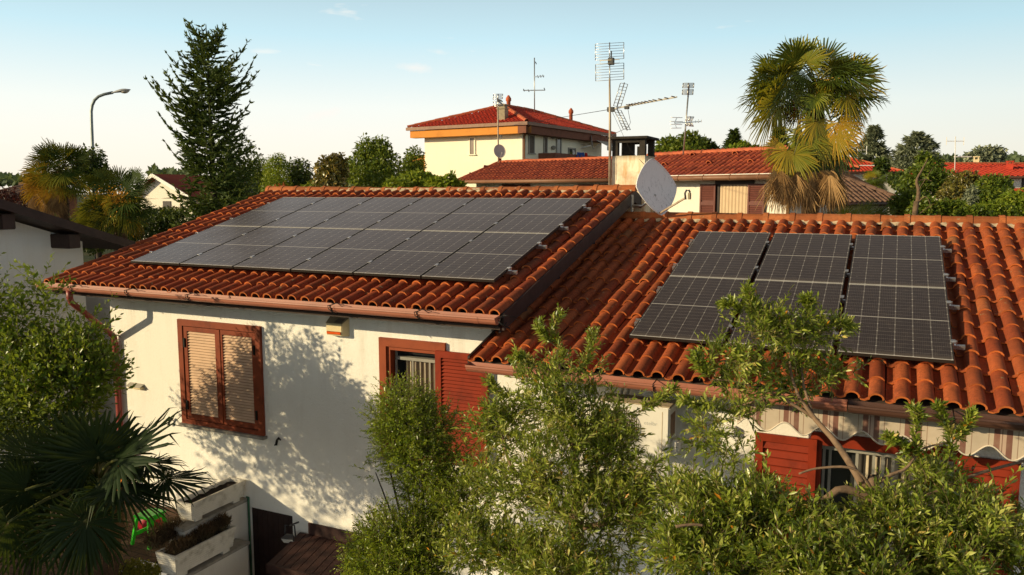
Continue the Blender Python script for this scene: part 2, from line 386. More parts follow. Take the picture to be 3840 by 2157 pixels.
M['paving'] = paving_mat()
def ground_mat():
    n = N('garden_ground')
    c = n.ramp(n.noise(.35, 6, .65), [(.3, (.030, .040, .014)), (.5, (.055, .065, .022)), (.7, (.11, .085, .045))])
    c = n.mix(n.ramp(n.noise(7, 4), [(.4, 0.0), (.75, .6)]), c, (.022, .03, .010))
    return n.done(n.bsdf(c, .95, 0, .1, n.bump(n.noise(12, 4), .6, .05)))
M['ground'] = ground_mat()
M['asphalt'] = pm('asphalt', (.05, .05, .05), .9, .2, 6)
def chimney_mat():
    n = N('stained_chimney_render'); z = n.sep(n.tc())[2]
    st = n.noise(3.2, 5, .65, n.mapping((4, 4, .7))); s2 = n.noise(2.4, 5, .6)
    c = n.mix(n.ramp(st, [(.46, 0.0), (.70, .75)]), (.95, .85, .64), (.66, .33, .07))
    c = n.mix(n.ramp(s2, [(.50, 0.0), (.72, .6)]), c, (.42, .17, .05))
    z = n.math('DIVIDE', n.math('SUBTRACT', z, 4.8), 1.1)
    soot = n.math('MULTIPLY', n.ramp(z, [(.66, 0.0), (.74, .6), (.80, 1.0)]), n.ramp(n.noise(5, 4), [(.2, .65), (.7, 1.0)]))
    # height runs 0 at the roof to 1 at the cap in object space metres
    c = n.mix(soot, c, (.045, .028, .018))
    return n.done(n.bsdf(c, .93, 0, .15, n.bump(n.noise(35, 4), .4, .01)))
M['chimney'] = chimney_mat()
M['soot'] = pm('sooty_concrete', (.035, .028, .022), .9, .4, 6)
M['chimney_in'] = pm('pale_flue', (.62, .48, .30), .9, .25, 5)
def dish_mat():
    n = N('mildewed_dish'); 
    st = n.noise(9, 6, .75, n.mapping((3.0, 3.0, .8))); sp = n.noise(26, 4, .7); lo = n.sep(n.tc())[2]
    m_ = n.math('MULTIPLY', n.ramp(st, [(.52, 0.0), (.64, 1.0)]), n.ramp(sp, [(.42, 0.0), (.6, 1.0)]))
    m_ = n.math('MULTIPLY', m_, n.ramp(n.math('ADD', lo, .5), [(.15, 1.0), (.5, .65), (.85, .05)]))
    c = n.mix(m_, (.86, .84, .85), (.06, .06, .06))
    return n.done(n.bsdf(c, .5, 0, .4))
M['dish'] = dish_mat()
M['dish_far'] = pm('pale_dish', (.50, .44, .42), .5, .15, 3)
M['green_plastic'] = pm('green_plastic', (.045, .60, .025), .38, .15, 6)
M['red_plastic'] = pm('red_plastic', (.48, .016, .03), .4, .2, 6)
M['orange_plastic'] = pm('orange_plastic', (.75, .22, .02), .45, .15, 5)
M['green_post'] = pm('green_post_paint', (.06, .16, .09), .5, .25, 6)
M['blue_cloth'] = pm('blue_cloth', (.02, .07, .30), .9, .3, 6)
M['red_cloth'] = pm('red_cloth', (.50, .015, .02), .9, .3, 6)
M['white_cloth'] = pm('white_cloth', (.72, .70, .68), .9, .1, 6)
M['lamp_post'] = pm('street_lamp_metal', (.22, .25, .25), .45, .2, 1.5, metal=.5)
M['lamp_head'] = pm('street_lamp_housing', (.30, .31, .33), .5, .15, 3)
M['lamp_bowl'] = pm('street_lamp_bowl', (.55, .50, .44), .3, .1, 4)
# vegetation
M['bark'] = pm('grey_brown_bark', (.16, .105, .065), .9, .45, 7, bump=.7, bscale=25, bdist=.02)
M['bark_dark'] = pm('dark_bark', (.045, .032, .022), .92, .4, 7, bump=.7, bscale=25, bdist=.02)
M['bark_olive'] = pm('olive_bark', (.21, .135, .085), .85, .4, 9, bump=.5, bscale=40, bdist=.008)
M['twig'] = pm('twig', (.17, .125, .06), .8, .3, 9)
M['fibre'] = pm('palm_trunk_fibre', (.095, .050, .026), .95, .5, 8, bump=.9, bscale=30, bdist=.03)
M['dead_frond'] = leafm('dead_frond', [(0, (.16, .085, .035)), (.5, (.37, .21, .08)), (1, (.60, .38, .17))], .8, .12, .2, (.4, .25, .1))
M['olive'] = leafm('olive_leaf', [(0, (.028, .055, .008)), (.25, (.090, .140, .016)), (.5, (.24, .31, .036)), (.76, (.48, .51, .10)), (.96, (.68, .66, .25)), (1, (.72, .28, .02))], .34, .38, .6, (.52, .58, .04))
M['privet'] = leafm('small_glossy_leaf', [(0, (.060, .110, .010)), (.5, (.19, .27, .020)), (1, (.40, .46, .04))], .32, .38, .6, (.52, .58, .03))
M['bush'] = leafm('bright_bush_leaf', [(0, (.035, .080, .009)), (.5, (.11, .19, .016)), (1, (.30, .36, .04))], .34, .38, .5, (.42, .48, .03))
M['palm'] = leafm('palm_frond', [(0, (.028, .055, .010)), (.35, (.085, .125, .015)), (.58, (.22, .24, .02)), (.78, (.48, .34, .028)), (1, (.68, .33, .03))], .42, .3, .45, (.46, .40, .02))
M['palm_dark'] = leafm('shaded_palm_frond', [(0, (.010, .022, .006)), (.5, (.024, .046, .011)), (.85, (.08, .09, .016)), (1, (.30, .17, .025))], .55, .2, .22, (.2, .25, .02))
M['palm_left'] = leafm('weathered_palm_frond', [(0, (.020, .042, .010)), (.4, (.055, .090, .014)), (.66, (.20, .20, .020)), (.85, (.50, .25, .022)), (1, (.62, .26, .03))], .6, .25, .15, (.42, .34, .02))
M['spruce'] = leafm('spruce_needles', [(0, (.024, .048, .012)), (.55, (.065, .108, .022)), (1, (.16, .20, .04))], .6, .2, .3)
M['cedar'] = leafm('hazed_blue_cedar_needles', [(0, (.10, .125, .085)), (.5, (.23, .26, .165)), (1, (.38, .40, .25))], .6, .2, .3, (.35, .40, .2))  # needles lifted toward grey-green, distance haze put into the colour
M['leaf_mid'] = leafm('broad_leaf_green', [(0, (.045, .085, .011)), (.5, (.11, .165, .018)), (1, (.24, .27, .03))], .45, .34, .4, (.36, .40, .03))
M['leaf_bright'] = leafm('broad_leaf_bright', [(0, (.080, .140, .014)), (.5, (.19, .26, .022)), (1, (.36, .38, .04))], .45, .38, .4, (.40, .44, .03))
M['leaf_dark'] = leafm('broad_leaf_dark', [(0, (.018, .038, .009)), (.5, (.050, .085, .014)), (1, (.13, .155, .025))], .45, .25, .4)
M['leaf_bronze'] = leafm('magnolia_leaf', [(0, (0.072, 0.084, 0.017)), (.5, (0.174, 0.152, 0.029)), (1, (0.435, 0.290, 0.080))], .3, .2, .6, (.3, .2, .03))
M['leaf_purple'] = leafm('purple_hedge_leaf', [(0, (.020, .010, .010)), (.6, (.050, .020, .016)), (1, (.10, .035, .02))], .5, .2, .3, (.2, .04, .03))
M['leaf_red'] = leafm('red_shoot_leaf', [(0, (.30, .05, .02)), (1, (.45, .14, .03))], .4, .3, .4, (.4, .1, .02))
M['leaf_far'] = leafm('far_wood_leaf', [(0, (0.068, 0.098, 0.053)), (1, (0.128, 0.165, 0.083))], .7, .2, .2)
M['moss'] = leafm('yellow_moss_leaf', [(0, (0.130, 0.130, 0.016)), (.6, (0.286, 0.247, 0.026)), (1, (0.468, 0.364, 0.039))], .6, .3, .3)
M['dry'] = leafm('dry_plant', [(0, (.045, .030, .018)), (.6, (.09, .06, .03)), (1, (.17, .10, .055))], .8, .2, .2, (.2, .12, .05))
# ------------------------------------------------------------------ the house with the panels
SA, SB = .2668, .2787
PA = np.array([-10.651, 12.205, CAMZ-.108]); PB = np.array([-2.578, 12.065, CAMZ-.593])     # upper left panel corners (glass plane)
UX = np.array([1.0, 0, 0])
WA = np.array([0, math.cos(SA), math.sin(SA)]); NA = np.array([0, -math.sin(SA), math.cos(SA)])
WB = np.array([0, math.cos(SB), math.sin(SB)]); NB = np.array([0, -math.sin(SB), math.cos(SB)])
PAN = .178                                                # glass plane above the tile pans
def zA(y, off=0): return PA[2] + (y-PA[1])*math.tan(SA) + (off-PAN)/math.cos(SA)
def zB(y, off=0): return PB[2] + (y-PB[1])*math.tan(SB) + (off-PAN)/math.cos(SB)
YW = 8.75
EA, RA, EB, RB = 8.08, 13.22, 8.0, 13.12                  # eave and ridge lines
AX0, AX1, BX0, BX1 = -11.90, -3.95, -4.31, 4.60
WX0, WX1, WX2 = -11.25, -4.40, 4.2                        # wall corners
house = thing('house', 'white rendered house with two red tiled roof wings that carry the solar panels', 'house', (-4, 11, 0))

def wall_holes(mb, x0, x1, z0, z1, y, depth, holes, mat=0):
    xs = sorted({x0, x1, *[h[0] for h in holes], *[h[1] for h in holes]}); zs = sorted({z0, z1, *[h[2] for h in holes], *[h[3] for h in holes]})
    for i in range(len(xs)-1):
        for j in range(len(zs)-1):
            cx, cz = (xs[i]+xs[i+1])/2, (zs[j]+zs[j+1])/2
            if any(h[0] < cx < h[1] and h[2] < cz < h[3] for h in holes): continue
            mb.quad((xs[i], y, zs[j]), (xs[i+1], y, zs[j]), (xs[i+1], y, zs[j+1]), (xs[i], y, zs[j+1]), mat)
    for a, b, c, d in holes:
        mb.quad((a, y, c), (a, y+depth, c), (a, y+depth, d), (a, y, d), mat); mb.quad((b, y, d), (b, y+depth, d), (b, y+depth, c), (b, y, c), mat)
        mb.quad((a, y, d), (a, y+depth, d), (b, y+depth, d), (b, y, d), mat); mb.quad((a, y, c), (b, y, c), (b, y+depth, c), (a, y+depth, c), mat)

W1 = (-9.62, -8.22, 1.57, 2.97)      # opening behind the closed shutters
W2 = (-5.93, -5.12, 1.50, 2.96)
W3 = (-0.57, .76, .20, 2.36)
DOOR = (-8.457, -7.657, -1.68, .302)
yb = 18.3
mb = MB()
wall_holes(mb, WX0, WX1, -1.72, zA(YW)-.10, YW, .22, [W1, W2, DOOR])
g = [(YW, -1.72), (YW, zA(YW)-.10), (RA, zA(RA)-.10), (yb-.6, zA(YW)-.10), (yb-.6, -1.72)]
for x in (WX0, WX1):
    V = [(x, p, q) for p, q in g]; mb.add(V, [tuple(range(5))])
mb.quad((WX0, yb-.6, -1.72), (WX1, yb-.6, -1.72), (WX1, yb-.6, zA(YW)-.1), (WX0, yb-.6, zA(YW)-.1))
build('wall', mb, M['stucco'], house)
mb = MB()
wall_holes(mb, WX1+.003, WX2, 0, zB(YW)-.10, YW, .22, [W3])
gb = [(YW, 0), (YW, zB(YW)-.10), (RB, zB(RB)-.10), (yb-.8, zB(YW)-.10), (yb-.8, 0)]
mb.add([(WX2, p, q) for p, q in gb], [tuple(range(5))])
build('wall', mb, M['stucco'], house)
# roofs
rA = MB(); tile_field(rA, (AX0, EA, zA(EA)), UX, WA, NA, 38, 15, (AX1-AX0)/38, 5.318/15, seed=3)
roofA = build('tiled_roof', rA, M['tile_shaded'], house); roofA['label'] = 'left roof wing of red clay tiles, darkened for grazing sun'
rB = MB(); tile_field(rB, (BX0, EB, zB(EB)), UX, WB, NB, 43, 15, (BX1-BX0)/43, 5.32/15, seed=8)
roofB = build('tiled_roof', rB, M['tile'], house); roofB['label'] = 'right roof wing of orange clay tiles'
cA = MB(); ridge_caps(cA, (AX0+.02, RA, zA(RA)+.035), (AX1+.06, RA, zA(RA)+.035), .37, .105, 5, sag=.035)
build('ridge_tiles', cA, M['ridge'], roofA)
cB = MB(); ridge_caps(cB, (AX1-.2, RB, zB(RB)+.035), (BX1, RB, zB(RB)+.035), .40, .108, 6)
build('ridge_tiles', cB, M['ridge'], roofB)
mo = MB()
def mortar(m, x0, x1, y, z, seed):
    q = np.random.default_rng(seed); n = int((x1-x0)/.05); xs = np.linspace(x0, x1, n)
    a = [(x, y-.135-q.random()*.02, z-.035+q.random()*.035) for x in xs]; b = [(x, y-.06, z+.075+q.random()*.01) for x in xs]
    m.add(a+b, [(i, i+1, n+i+1, n+i) for i in range(n-1)], 0, 0, 0, True)
mortar(mo, AX0, AX1, RA, zA(RA), 1); build('ridge_mortar', mo, M['mortar'], roofA)
mo = MB(); mortar(mo, AX1+.1, BX1, RB, zB(RB), 2); build('ridge_mortar', mo, M['mortar'], roofB)
# decks, back slopes, soffits
mb = MB()
for x0, x1, e, r, zf in ((AX0+.03, AX1-.02, EA, RA, zA), (BX0+.03, BX1-.03, EB, RB, zB)):
    f0, f1 = zf(e+.06, -.022), zf(r, -.022)
    mb.prism([(e+.06, f0), (r, f1), (2*r-e, f0), (2*r-e, f0-.09), (r, f1-.09), (e+.06, f0-.09)], 'x', x0, x1)
build('roof_deck', mb, M['soffit'], house)
bk = MB()
for x0, x1, e, r, zf in ((AX0, AX1, EA, RA, zA), (BX0, BX1, EB, RB, zB)):
    th = math.atan((zf(r)-zf(e))/(r-e)); nc = int((x1-x0)/.42)
    tile_field(bk, (x1, 2*r-e, zf(e)), (-1, 0, 0), (0, -math.cos(th), math.sin(th)), (0, math.sin(th), math.cos(th)), nc, 7, (x1-x0)/nc, (r-e)/math.cos(th)/7, res=5, seed=4)
build('tiled_roof', bk, M['tile'], house)['label'] = 'back slopes of the roof'
# barge boards on the rakes
mb = MB()
def rake(m, x, y0, y1, zf, top, bot, th):
    m.prism([(y0, zf(y0, top)), (y1, zf(y1, top)), (y1, zf(y1, top)-(top-bot)), (y0, zf(y0, top)-(top-bot))], 'x', x, x+th)
rake(mb, AX1+.012, EA+.02, RA, zA, .035, -.16, .028)
rake(mb, AX1-.10, EA+.16, RA, zA, -.12, -.25, .026)
mb.prism([(RA, zA(RA, .035)), (18.3, zA(EA, .035)), (18.3, zA(EA, -.16)), (RA, zA(RA, -.16))], 'x', AX1+.012, AX1+.04)
build('barge_board', mb, M['barge'], house)
mb = MB(); rake(mb, BX0-.03, EB+.01, 8.79, zB, .045, -.13, .028); build('barge_board', mb, M['barge'], house)
mb = MB(); rake(mb, AX0-.028, EA+.02, RA, zA, .004, -.13, .026); build('barge_board', mb, M['barge'], house)
for y in (9.05, 10.15, 11.6):
    mb = MB(); z = zA(y)-.22
    mb.beam((WX1-.01, y, z-.02), (AX1-.13, y, z-.02), .15, .20); build('purlin_end', mb, M['barge'], house)
mb = MB(); mb.prism([(YW-.62, zA(YW-.62)-.13), (YW+.02, zA(YW+.02)-.13), (YW+.02, zA(YW)-.17), (YW-.62, zA(YW-.62)-.17)], 'x', AX0+.05, AX1-.03); build('eave_soffit', mb, M['soffit'], house)
# flashing where the upper wall meets the lower roof
mb = MB(); mb.prism([(8.85, zB(8.85, .10)), (RB-.1, zB(RB-.1, .10)), (RB-.1, zB(RB-.1, -.02)), (8.85, zB(8.85, -.02))], 'x', WX1-.03, WX1+.035); build('wall_flashing', mb, M['gutter_dark'], house)

# gutters
def gutter(x0, x1, y, ztop, mat, r=.062, endcaps=True):
    m = MB(); th = np.linspace(PI, 2*PI, 9)
    prof = [(y-r-.012, ztop+.004), (y-r-.014, ztop-.014), (y-r, ztop-.018)] + [(y+r*math.cos(t), ztop-.02+r*1.05*math.sin(t)) for t in th[1:-1]] + [(y+r, ztop+.02)]
    ins = [(y+r-.006, ztop+.02)] + [(y+(r-.008)*math.cos(t), ztop-.014+(r*1.05-.008)*math.sin(t)) for t in th[::-1][1:-1]] + [(y-r+.006, ztop+.004)]
    P = prof+ins; n = len(P)
    V = [(x0, a, b) for a, b in P]+[(x1, a, b) for a, b in P]
    m.add(V, [(i, (i+1) % n, n+(i+1) % n, n+i) for i in range(n)])
    if endcaps:
        for x in (x0, x1): m.add([(x, a, b) for a, b in prof], [tuple(range(len(prof)))])
    # joint sleeves
    for x in np.arange(x0+1.6, x1, 2.0):
        V = [(xx, y+(a-y)*1.05, ztop-.02+(b-ztop+.02)*1.06) for xx in (x, x+.07) for a, b in prof]; k = len(prof)
        m.add(V, [(i, i+1, k+i+1, k+i) for i in range(k-1)])
    g_ = build('gutter', m, mat, house)
    return g_
GZA, GZB = 3.585, 3.035
ga = gutter(AX0+.06, AX1-.0, 8.005, GZA, M['gutter'])
gb1 = gutter(BX0+.02, -.27, 7.93, GZB, M['gutter'], endcaps=True); gb2 = gutter(-.262, BX1, 7.93, GZB-.001, M['gutter_dark'], .064)
gb1['label'] = 'salmon gutter of the right roof'; gb2['label'] = 'dark brown gutter of the right roof'
def bracket(x, y, z, par, hang=True):
    m = MB(); r = .072
    th = np.linspace(PI*1.02, PI*1.85, 7)
    m.tube([(x, y+.07, z+.03), (x, y-r-.01, z+.014), (x-.004, y-r-.012, z-.01)] + [(x, y+r*math.cos(t), z-.02+r*math.sin(t)) for t in th], .006, 5)
    if hang:
        m.tube([(x+.02, y-r-.01, z+.02), (x-.03, y-r-.02, z+.01), (x-.02, y-r-.02, z-.03), (x+.03, y-r-.015, z-.06), (x+.10, y-.05, z-.10)], .007, 5)
        m.tube([(x-.02, y-.03, z+.03), (x+.06, y-.02, z+.035), (x+.16, y-.01, z+.02)], .004, 4)
    build('gutter_bracket', m, M['iron'], par)
for px in (440, 1275, 2190): bracket(float(onY(160+px/4.019, 980+450/4.019, 7.94)[0]), 8.005, GZA, ga)
for px in (2495,): bracket(float(onY(px/2.0094, 640+1030/2.0094, 7.94)[0]), 8.005, GZA, ga)
for px in (575, 1205): bracket(float(onY(1280+px/2.0094, 640+1090/2.0094, 7.94)[0]), 8.005, GZA, ga)
for x in (-3.2, -2.1, -1.0): bracket(x, 7.93, GZB, gb1, False)
for x in (.6, 1.9): bracket(x, 7.93, GZB, gb2, False)
# downpipe at the left corner
m = MB()
m.tube([(-11.16, 8.0, 3.53), (-11.16, 8.0, 3.40), (-11.155, 8.02, 3.33), (-11.11, 8.6, 2.78), (-11.11, 8.68, 2.70), (-11.11, 8.69, 2.6), (-11.11, 8.69, 1.2), (-11.11, 8.69, .02)], .046, 10)
for z in (2.2, .9): m.tube([(-11.11, 8.69, z-.02), (-11.11, 8.69, z+.02)], .054, 10)
build('downpipe', m, pm('red_downpipe', (.26, .045, .035), .45, .2, 3), house)

# ---- windows
def slat_panel(m, x0, x1, z0, z1, y, n, mat, depth=.028):
    for i in range(n):
        z = z0+(z1-z0)*(i+.5)/n; h = (z1-z0)/n
        m.add([(x0, y+.012, z+h*.36), (x1, y+.012, z+h*.36), (x1, y-.013, z-h*.34), (x0, y-.013, z-h*.34), (x0, y+.004, z-h*.46), (x1, y+.004, z-h*.46)], [(3, 2, 1, 0), (4, 5, 2, 3)], mat, (i*37 % 10)/10)
def leaf(par, x0, x1, z0, z1, y, fm, sm, n, st=.075, midrail=None, hinge=None, handle=None):
    m = MB(); t = .036
    m.box((x0, y-t/2, z0), (x0+st, y+t/2, z1)); m.box((x1-st, y-t/2, z0), (x1, y+t/2, z1))
    m.box((x0+st, y-t/2, z0), (x1-st, y+t/2, z0+st*1.15)); m.box((x0+st, y-t/2, z1-st), (x1-st, y+t/2, z1))
    if midrail: m.box((x0+st, y-t/2, midrail-.045), (x1-st, y+t/2, midrail+.045))
    o = build('shutter', m, fm, par)
    s = MB(); 
    if midrail:
        k = int(n*(midrail-z0)/(z1-z0)); slat_panel(s, x0+st, x1-st, z0+st*1.15, midrail-.045, y, k, 0); slat_panel(s, x0+st, x1-st, midrail+.045, z1-st, y, n-k, 0)
    else: slat_panel(s, x0+st, x1-st, z0+st*1.15, z1-st, y, n, 0)
    s.box((x0+st, y+.018, z0+st), (x1-st, y+.022, z1-st), 1)
    return o, s
def slatted(par, *a, sm=None, back=None, **k):
    # a shutter leaf is one mesh: painted frame and its slats (own material slots)
    x0, x1, z0, z1, y, fm, n = a; m = MB(); t = .036; st = k.get('st', .075); mid = k.get('midrail')
    m.box((x0, y-t/2, z0), (x0+st, y+t/2, z1)); m.box((x1-st, y-t/2, z0), (x1, y+t/2, z1))
    m.box((x0+st, y-t/2, z0), (x1-st, y+t/2, z0+st*1.15)); m.box((x0+st, y-t/2, z1-st), (x1-st, y+t/2, z1))
    if mid:
        m.box((x0+st, y-t/2, mid-.045), (x1-st, y+t/2, mid+.045)); q = int(n*(mid-z0)/(z1-z0))
        slat_panel(m, x0+st, x1-st, z0+st*1.15, mid-.045, y, q, 1); slat_panel(m, x0+st, x1-st, mid+.045, z1-st, y, n-q, 1)
    else: slat_panel(m, x0+st, x1-st, z0+st*1.15, z1-st, y, n, 1)
    m.box((x0+st*.5, y+.0175, z0+st*.5), (x1-st*.5, y+.0205, z1-st*.5), 2)
    return build('shutter', m, [fm, sm or fm, back or M['grille_dark']], par)
# window with closed shutters
fx0, fx1, fz0, fz1 = -9.735, -8.103, 1.455, 3.075
m = MB(); y0, y1, fw = YW-.045, YW+.06, .095
m.box((fx0, y0, fz0), (fx0+fw, y1, fz1)); m.box((fx1-fw, y0, fz0), (fx1, y1, fz1)); m.box((fx0+fw, y0, fz1-fw), (fx1-fw, y1, fz1)); m.box((fx0+fw, y0, fz0), (fx1-fw, y1, fz0+.07))
win1 = build('window', m, M['shutter'], house); win1['label'] = 'window with closed pale slatted shutters'
xm = (fx0+fx1)/2
slatted(win1, fx0+fw+.012, xm-.004, fz0+.08, fz1-fw-.012, YW-.012, M['shutter'], 30, sm=M['shutter_slat'], st=.068, back=M['shutter'])
slatted(win1, xm+.004, fx1-fw-.012, fz0+.08, fz1-fw-.012, YW-.012, M['shutter'], 30, sm=M['shutter_slat'], st=.068, back=M['shutter'])
m = MB(); m.box((xm-.03, YW-.04, fz0+.08), (xm+.03, YW-.0305, fz1-fw-.012)); build('cover_strip', m, M['shutter'], win1)
for x, z in ((fx0+fw+.03, 2.72), (fx0+fw+.03, 1.75), (fx1-fw-.03, 2.72), (fx1-fw-.03, 1.75)):
    m = MB(); m.box((x-.014, YW-.05, z-.07), (x+.014, YW-.0315, z+.07)); build('hinge', m, M['iron'], win1)
m = MB(); m.box((fx0-.03, YW-.09, fz0-.045), (fx1+.03, YW+.05, fz0-.003)); build('window_sill', m, M['concrete'], win1)
# window with one open shutter and a pleated blind
fx0, fx1, fz0, fz1 = -6.055, -5.045, 1.45, 3.08
m = MB(); fw = .11
m.box((fx0, y0, fz0), (fx0+fw, y1, fz1)); m.box((fx1-fw, y0, fz0), (fx1, y1, fz1)); m.box((fx0+fw, y0, fz1-fw), (fx1-fw, y1, fz1)); m.box((fx0+fw, y0, fz0), (fx1-fw, y1, fz0+.06))
m.box((fx0+fw, YW-.015, fz0+.06), (fx0+fw+.05, YW+.10, fz1-fw)); m.box((fx0+fw+.05, YW-.015, fz1-fw-.05), (fx1-fw, YW+.10, fz1-fw))
win2 = build('window', m, M['frame_red'], house); win2['label'] = 'window with one open red shutter and a pleated blind'
def pleats(name, par, x0, x1, z0, z1, y, n, mat, amp=.02):
    m = MB(); xs = np.linspace(x0, x1, n*2+1); V = [(x, y+(amp if i % 2 else -amp), z) for z in (z0, z1) for i, x in enumerate(xs)]; k = len(xs)
    m.add(V, [(i, i+1, k+i+1, k+i) for i in range(k-1)]); return build(name, m, mat, par)
m = MB(); m.quad((fx0+.02, YW+.215, fz0), (fx1-.02, YW+.215, fz0), (fx1-.02, YW+.215, fz1), (fx0+.02, YW+.215, fz1)); build('pane', m, M['glass'], win2)
pleats('pleated_blind', win2, -5.72, -5.06, fz0+.07, fz1-.30, YW+.12, 9, M['curtain'])
m = MB(); m.box((-5.86, YW+.075, fz1-.30), (-5.06, YW+.16, fz1-.26)); build('blind_rail', m, M['frame_grey'], win2)
m = MB(); 
for x in (-5.86, -5.60, -5.34): m.box((x-.010, YW+.07, fz0+.06), (x+.010, YW+.09, fz1-.30))
m.box((-5.86, YW+.068, 2.24), (-5.06, YW+.088, 2.262)); m.box((-5.86, YW+.068, 1.9), (-5.06, YW+.088, 1.922))
build('window_grille', m, M['frame_grey'], win2)
m = MB(); m.lathe([(.006, 0), (.018, .03), (.01, .05), (.022, .08), (.012, .12), (.004, .2)], (-5.22, YW+.05, 2.42), 8); build('tassel', m, M['cream'], win2)
slatted(win2, -5.165, -4.415, 1.52, 2.985, YW-.072, M['shutter_red'], 27, sm=M['shutter_red'], back=M['shutter_red'], st=.085)
m = MB(); m.box((fx0-.03, YW-.08, fz0-.045), (fx1+.03, YW+.05, fz0-.003)); build('window_sill', m, M['concrete'], win2)
# wide glazed window under the awning
fx0, fx1, fz0, fz1 = -.63, .82, .12, 2.50
m = MB(); fw = .11
m.box((fx0, y0, fz0), (fx0+fw, y1, fz1)); m.box((fx1-fw, y0, fz0), (fx1, y1, fz1)); m.box((fx0+fw, y0, fz1-fw-.02), (fx1-fw, y1, fz1))
win3 = build('window', m, M['shutter_red'], house); win3['label'] = 'glazed garden door between open red shutters'
m = MB(); m.quad((fx0, YW+.215, fz0), (fx1, YW+.215, fz0), (fx1, YW+.215, fz1), (fx0, YW+.215, fz1)); build('pane', m, M['glass'], win3)
pleats('pleated_blind', win3, -.18, .72, .2, 2.30, YW+.15, 8, M['curtain'], .03)
m = MB(); m.box((-.52, YW+.06, 2.30), (.71, YW+.14, 2.365)); 
for x in (-.5, -.44, -.18, -.02, .16, .34, .52): m.box((x-.014, YW+.08, .15), (x+.014, YW+.11, 2.30))
m.box((.05, YW+.078, .15), (.085, YW+.118, 2.30)); build('window_grille', m, M['frame_grey'], win3)
m = MB(); m.lathe([(.006, 0), (.02, .03), (.012, .05), (.022, .08), (.012, .12), (.004, .2)], (.38, YW+.05, 1.95), 8); build('tassel', m, M['cream'], win3)
slatted(win3, -1.185, -.565, .2, 2.43, YW-.075, M['shutter_red'], 22, sm=M['shutter_red'], back=M['shutter_red'], st=.08, midrail=1.15)
slatted(win3, .765, 1.245, .2, 2.45, YW-.075, M['shutter_red'], 22, sm=M['shutter_red'], back=M['shutter_red'], st=.08, midrail=1.15)
# basement door
m = MB(); m.box((DOOR[0]+.003, YW+.03, -1.68), (DOOR[1]-.003, YW+.08, .298))
for x in np.linspace(DOOR[0]+.1, DOOR[1]-.1, 7): m.box((x-.004, YW+.024, -1.6), (x+.004, YW+.029, .25))
bd = build('basement_door', m, M['wood_dark'], house)
m = MB(); m.tube([(-7.75, YW+.0, -.72), (-7.82, YW+.0, -.72)], .012, 8); m.tube([(-7.75, YW+.03, -.72), (-7.75, YW-.01, -.72)], .012, 8); build('door_handle', m, M['iron'], bd)
# shutter stops on the wall
def stop(x, z):
    m = MB(); y = YW-.05
    m.tube([(x, YW+.01, z), (x, y, z)], .008, 6); m.beam((x-.015, y, z-.075), (x+.005, y, z+.0), .035, .012, (0, 1, 0)); m.beam((x-.0, y, z), (x+.045, y, z+.045), .025, .012, (0, 1, 0))
    m.beam((x+.04, y, z+.04), (x+.075, y, z+.01), .016, .012, (0, 1, 0)); m.beam((x-.045, y, z-.08), (x+.0, y, z-.062), .02, .012, (0, 1, 0))
    build('shutter_stop', m, M['iron'], house)
stop(-7.855, 1.43); stop(-10.0, 1.46)

# chimney (stands behind the left ridge)
ch = MB(); cx0, cx1, cy0, cy1 = -4.462, -3.87, 13.60, 14.24; cz0, cz1, cz2 = 4.6, 5.62, 5.905
def rb(m, x0, x1, y0, y1, z0, z1, mat=0): m.box((x0, y0, z0), (x1, y1, z1), mat)
rb(ch, cx0, cx1, cy0, cy1, cz0, cz1)
chim = build('chimney', ch, M['chimney'], house)
for ax in (0, 1):
    for ay in (0, 1):
        ch = MB(); w = .105; x0 = cx0 if ax == 0 else cx1-w; yy = cy0 if ay == 0 else cy1-w
        rb(ch, x0+.002, x0+w-.002, yy+.002, yy+w-.002, cz1, cz2); build('chimney_post', ch, M['soot'], chim)
for ay in (0, 1):
    ch = MB(); yy = cy0+.004 if ay == 0 else cy1-.104
    rb(ch, cx0+.107, cx1-.107, yy, yy+.1, cz2-.06, cz2-.001); build('chimney_lintel', ch, M['soot'], chim)
ch = MB(); rb(ch, cx0-.07, cx1+.06, cy0-.07, cy1+.07, cz2+.001, cz2+.045); build('chimney_cap', ch, M['soot'], chim, bevel=.008)
ch = MB(); rb(ch, cx0+.12, cx0+.26, cy0+.2, cy1-.12, cz1+.001, cz2-.002); build('flue', ch, M['soot'], chim)
ch = MB(); rb(ch, cx0+.30, cx1-.12, cy1-.125, cy1-.108, cz1+.001, cz2-.10); build('flue_back', ch, M['chimney_in'], chim)

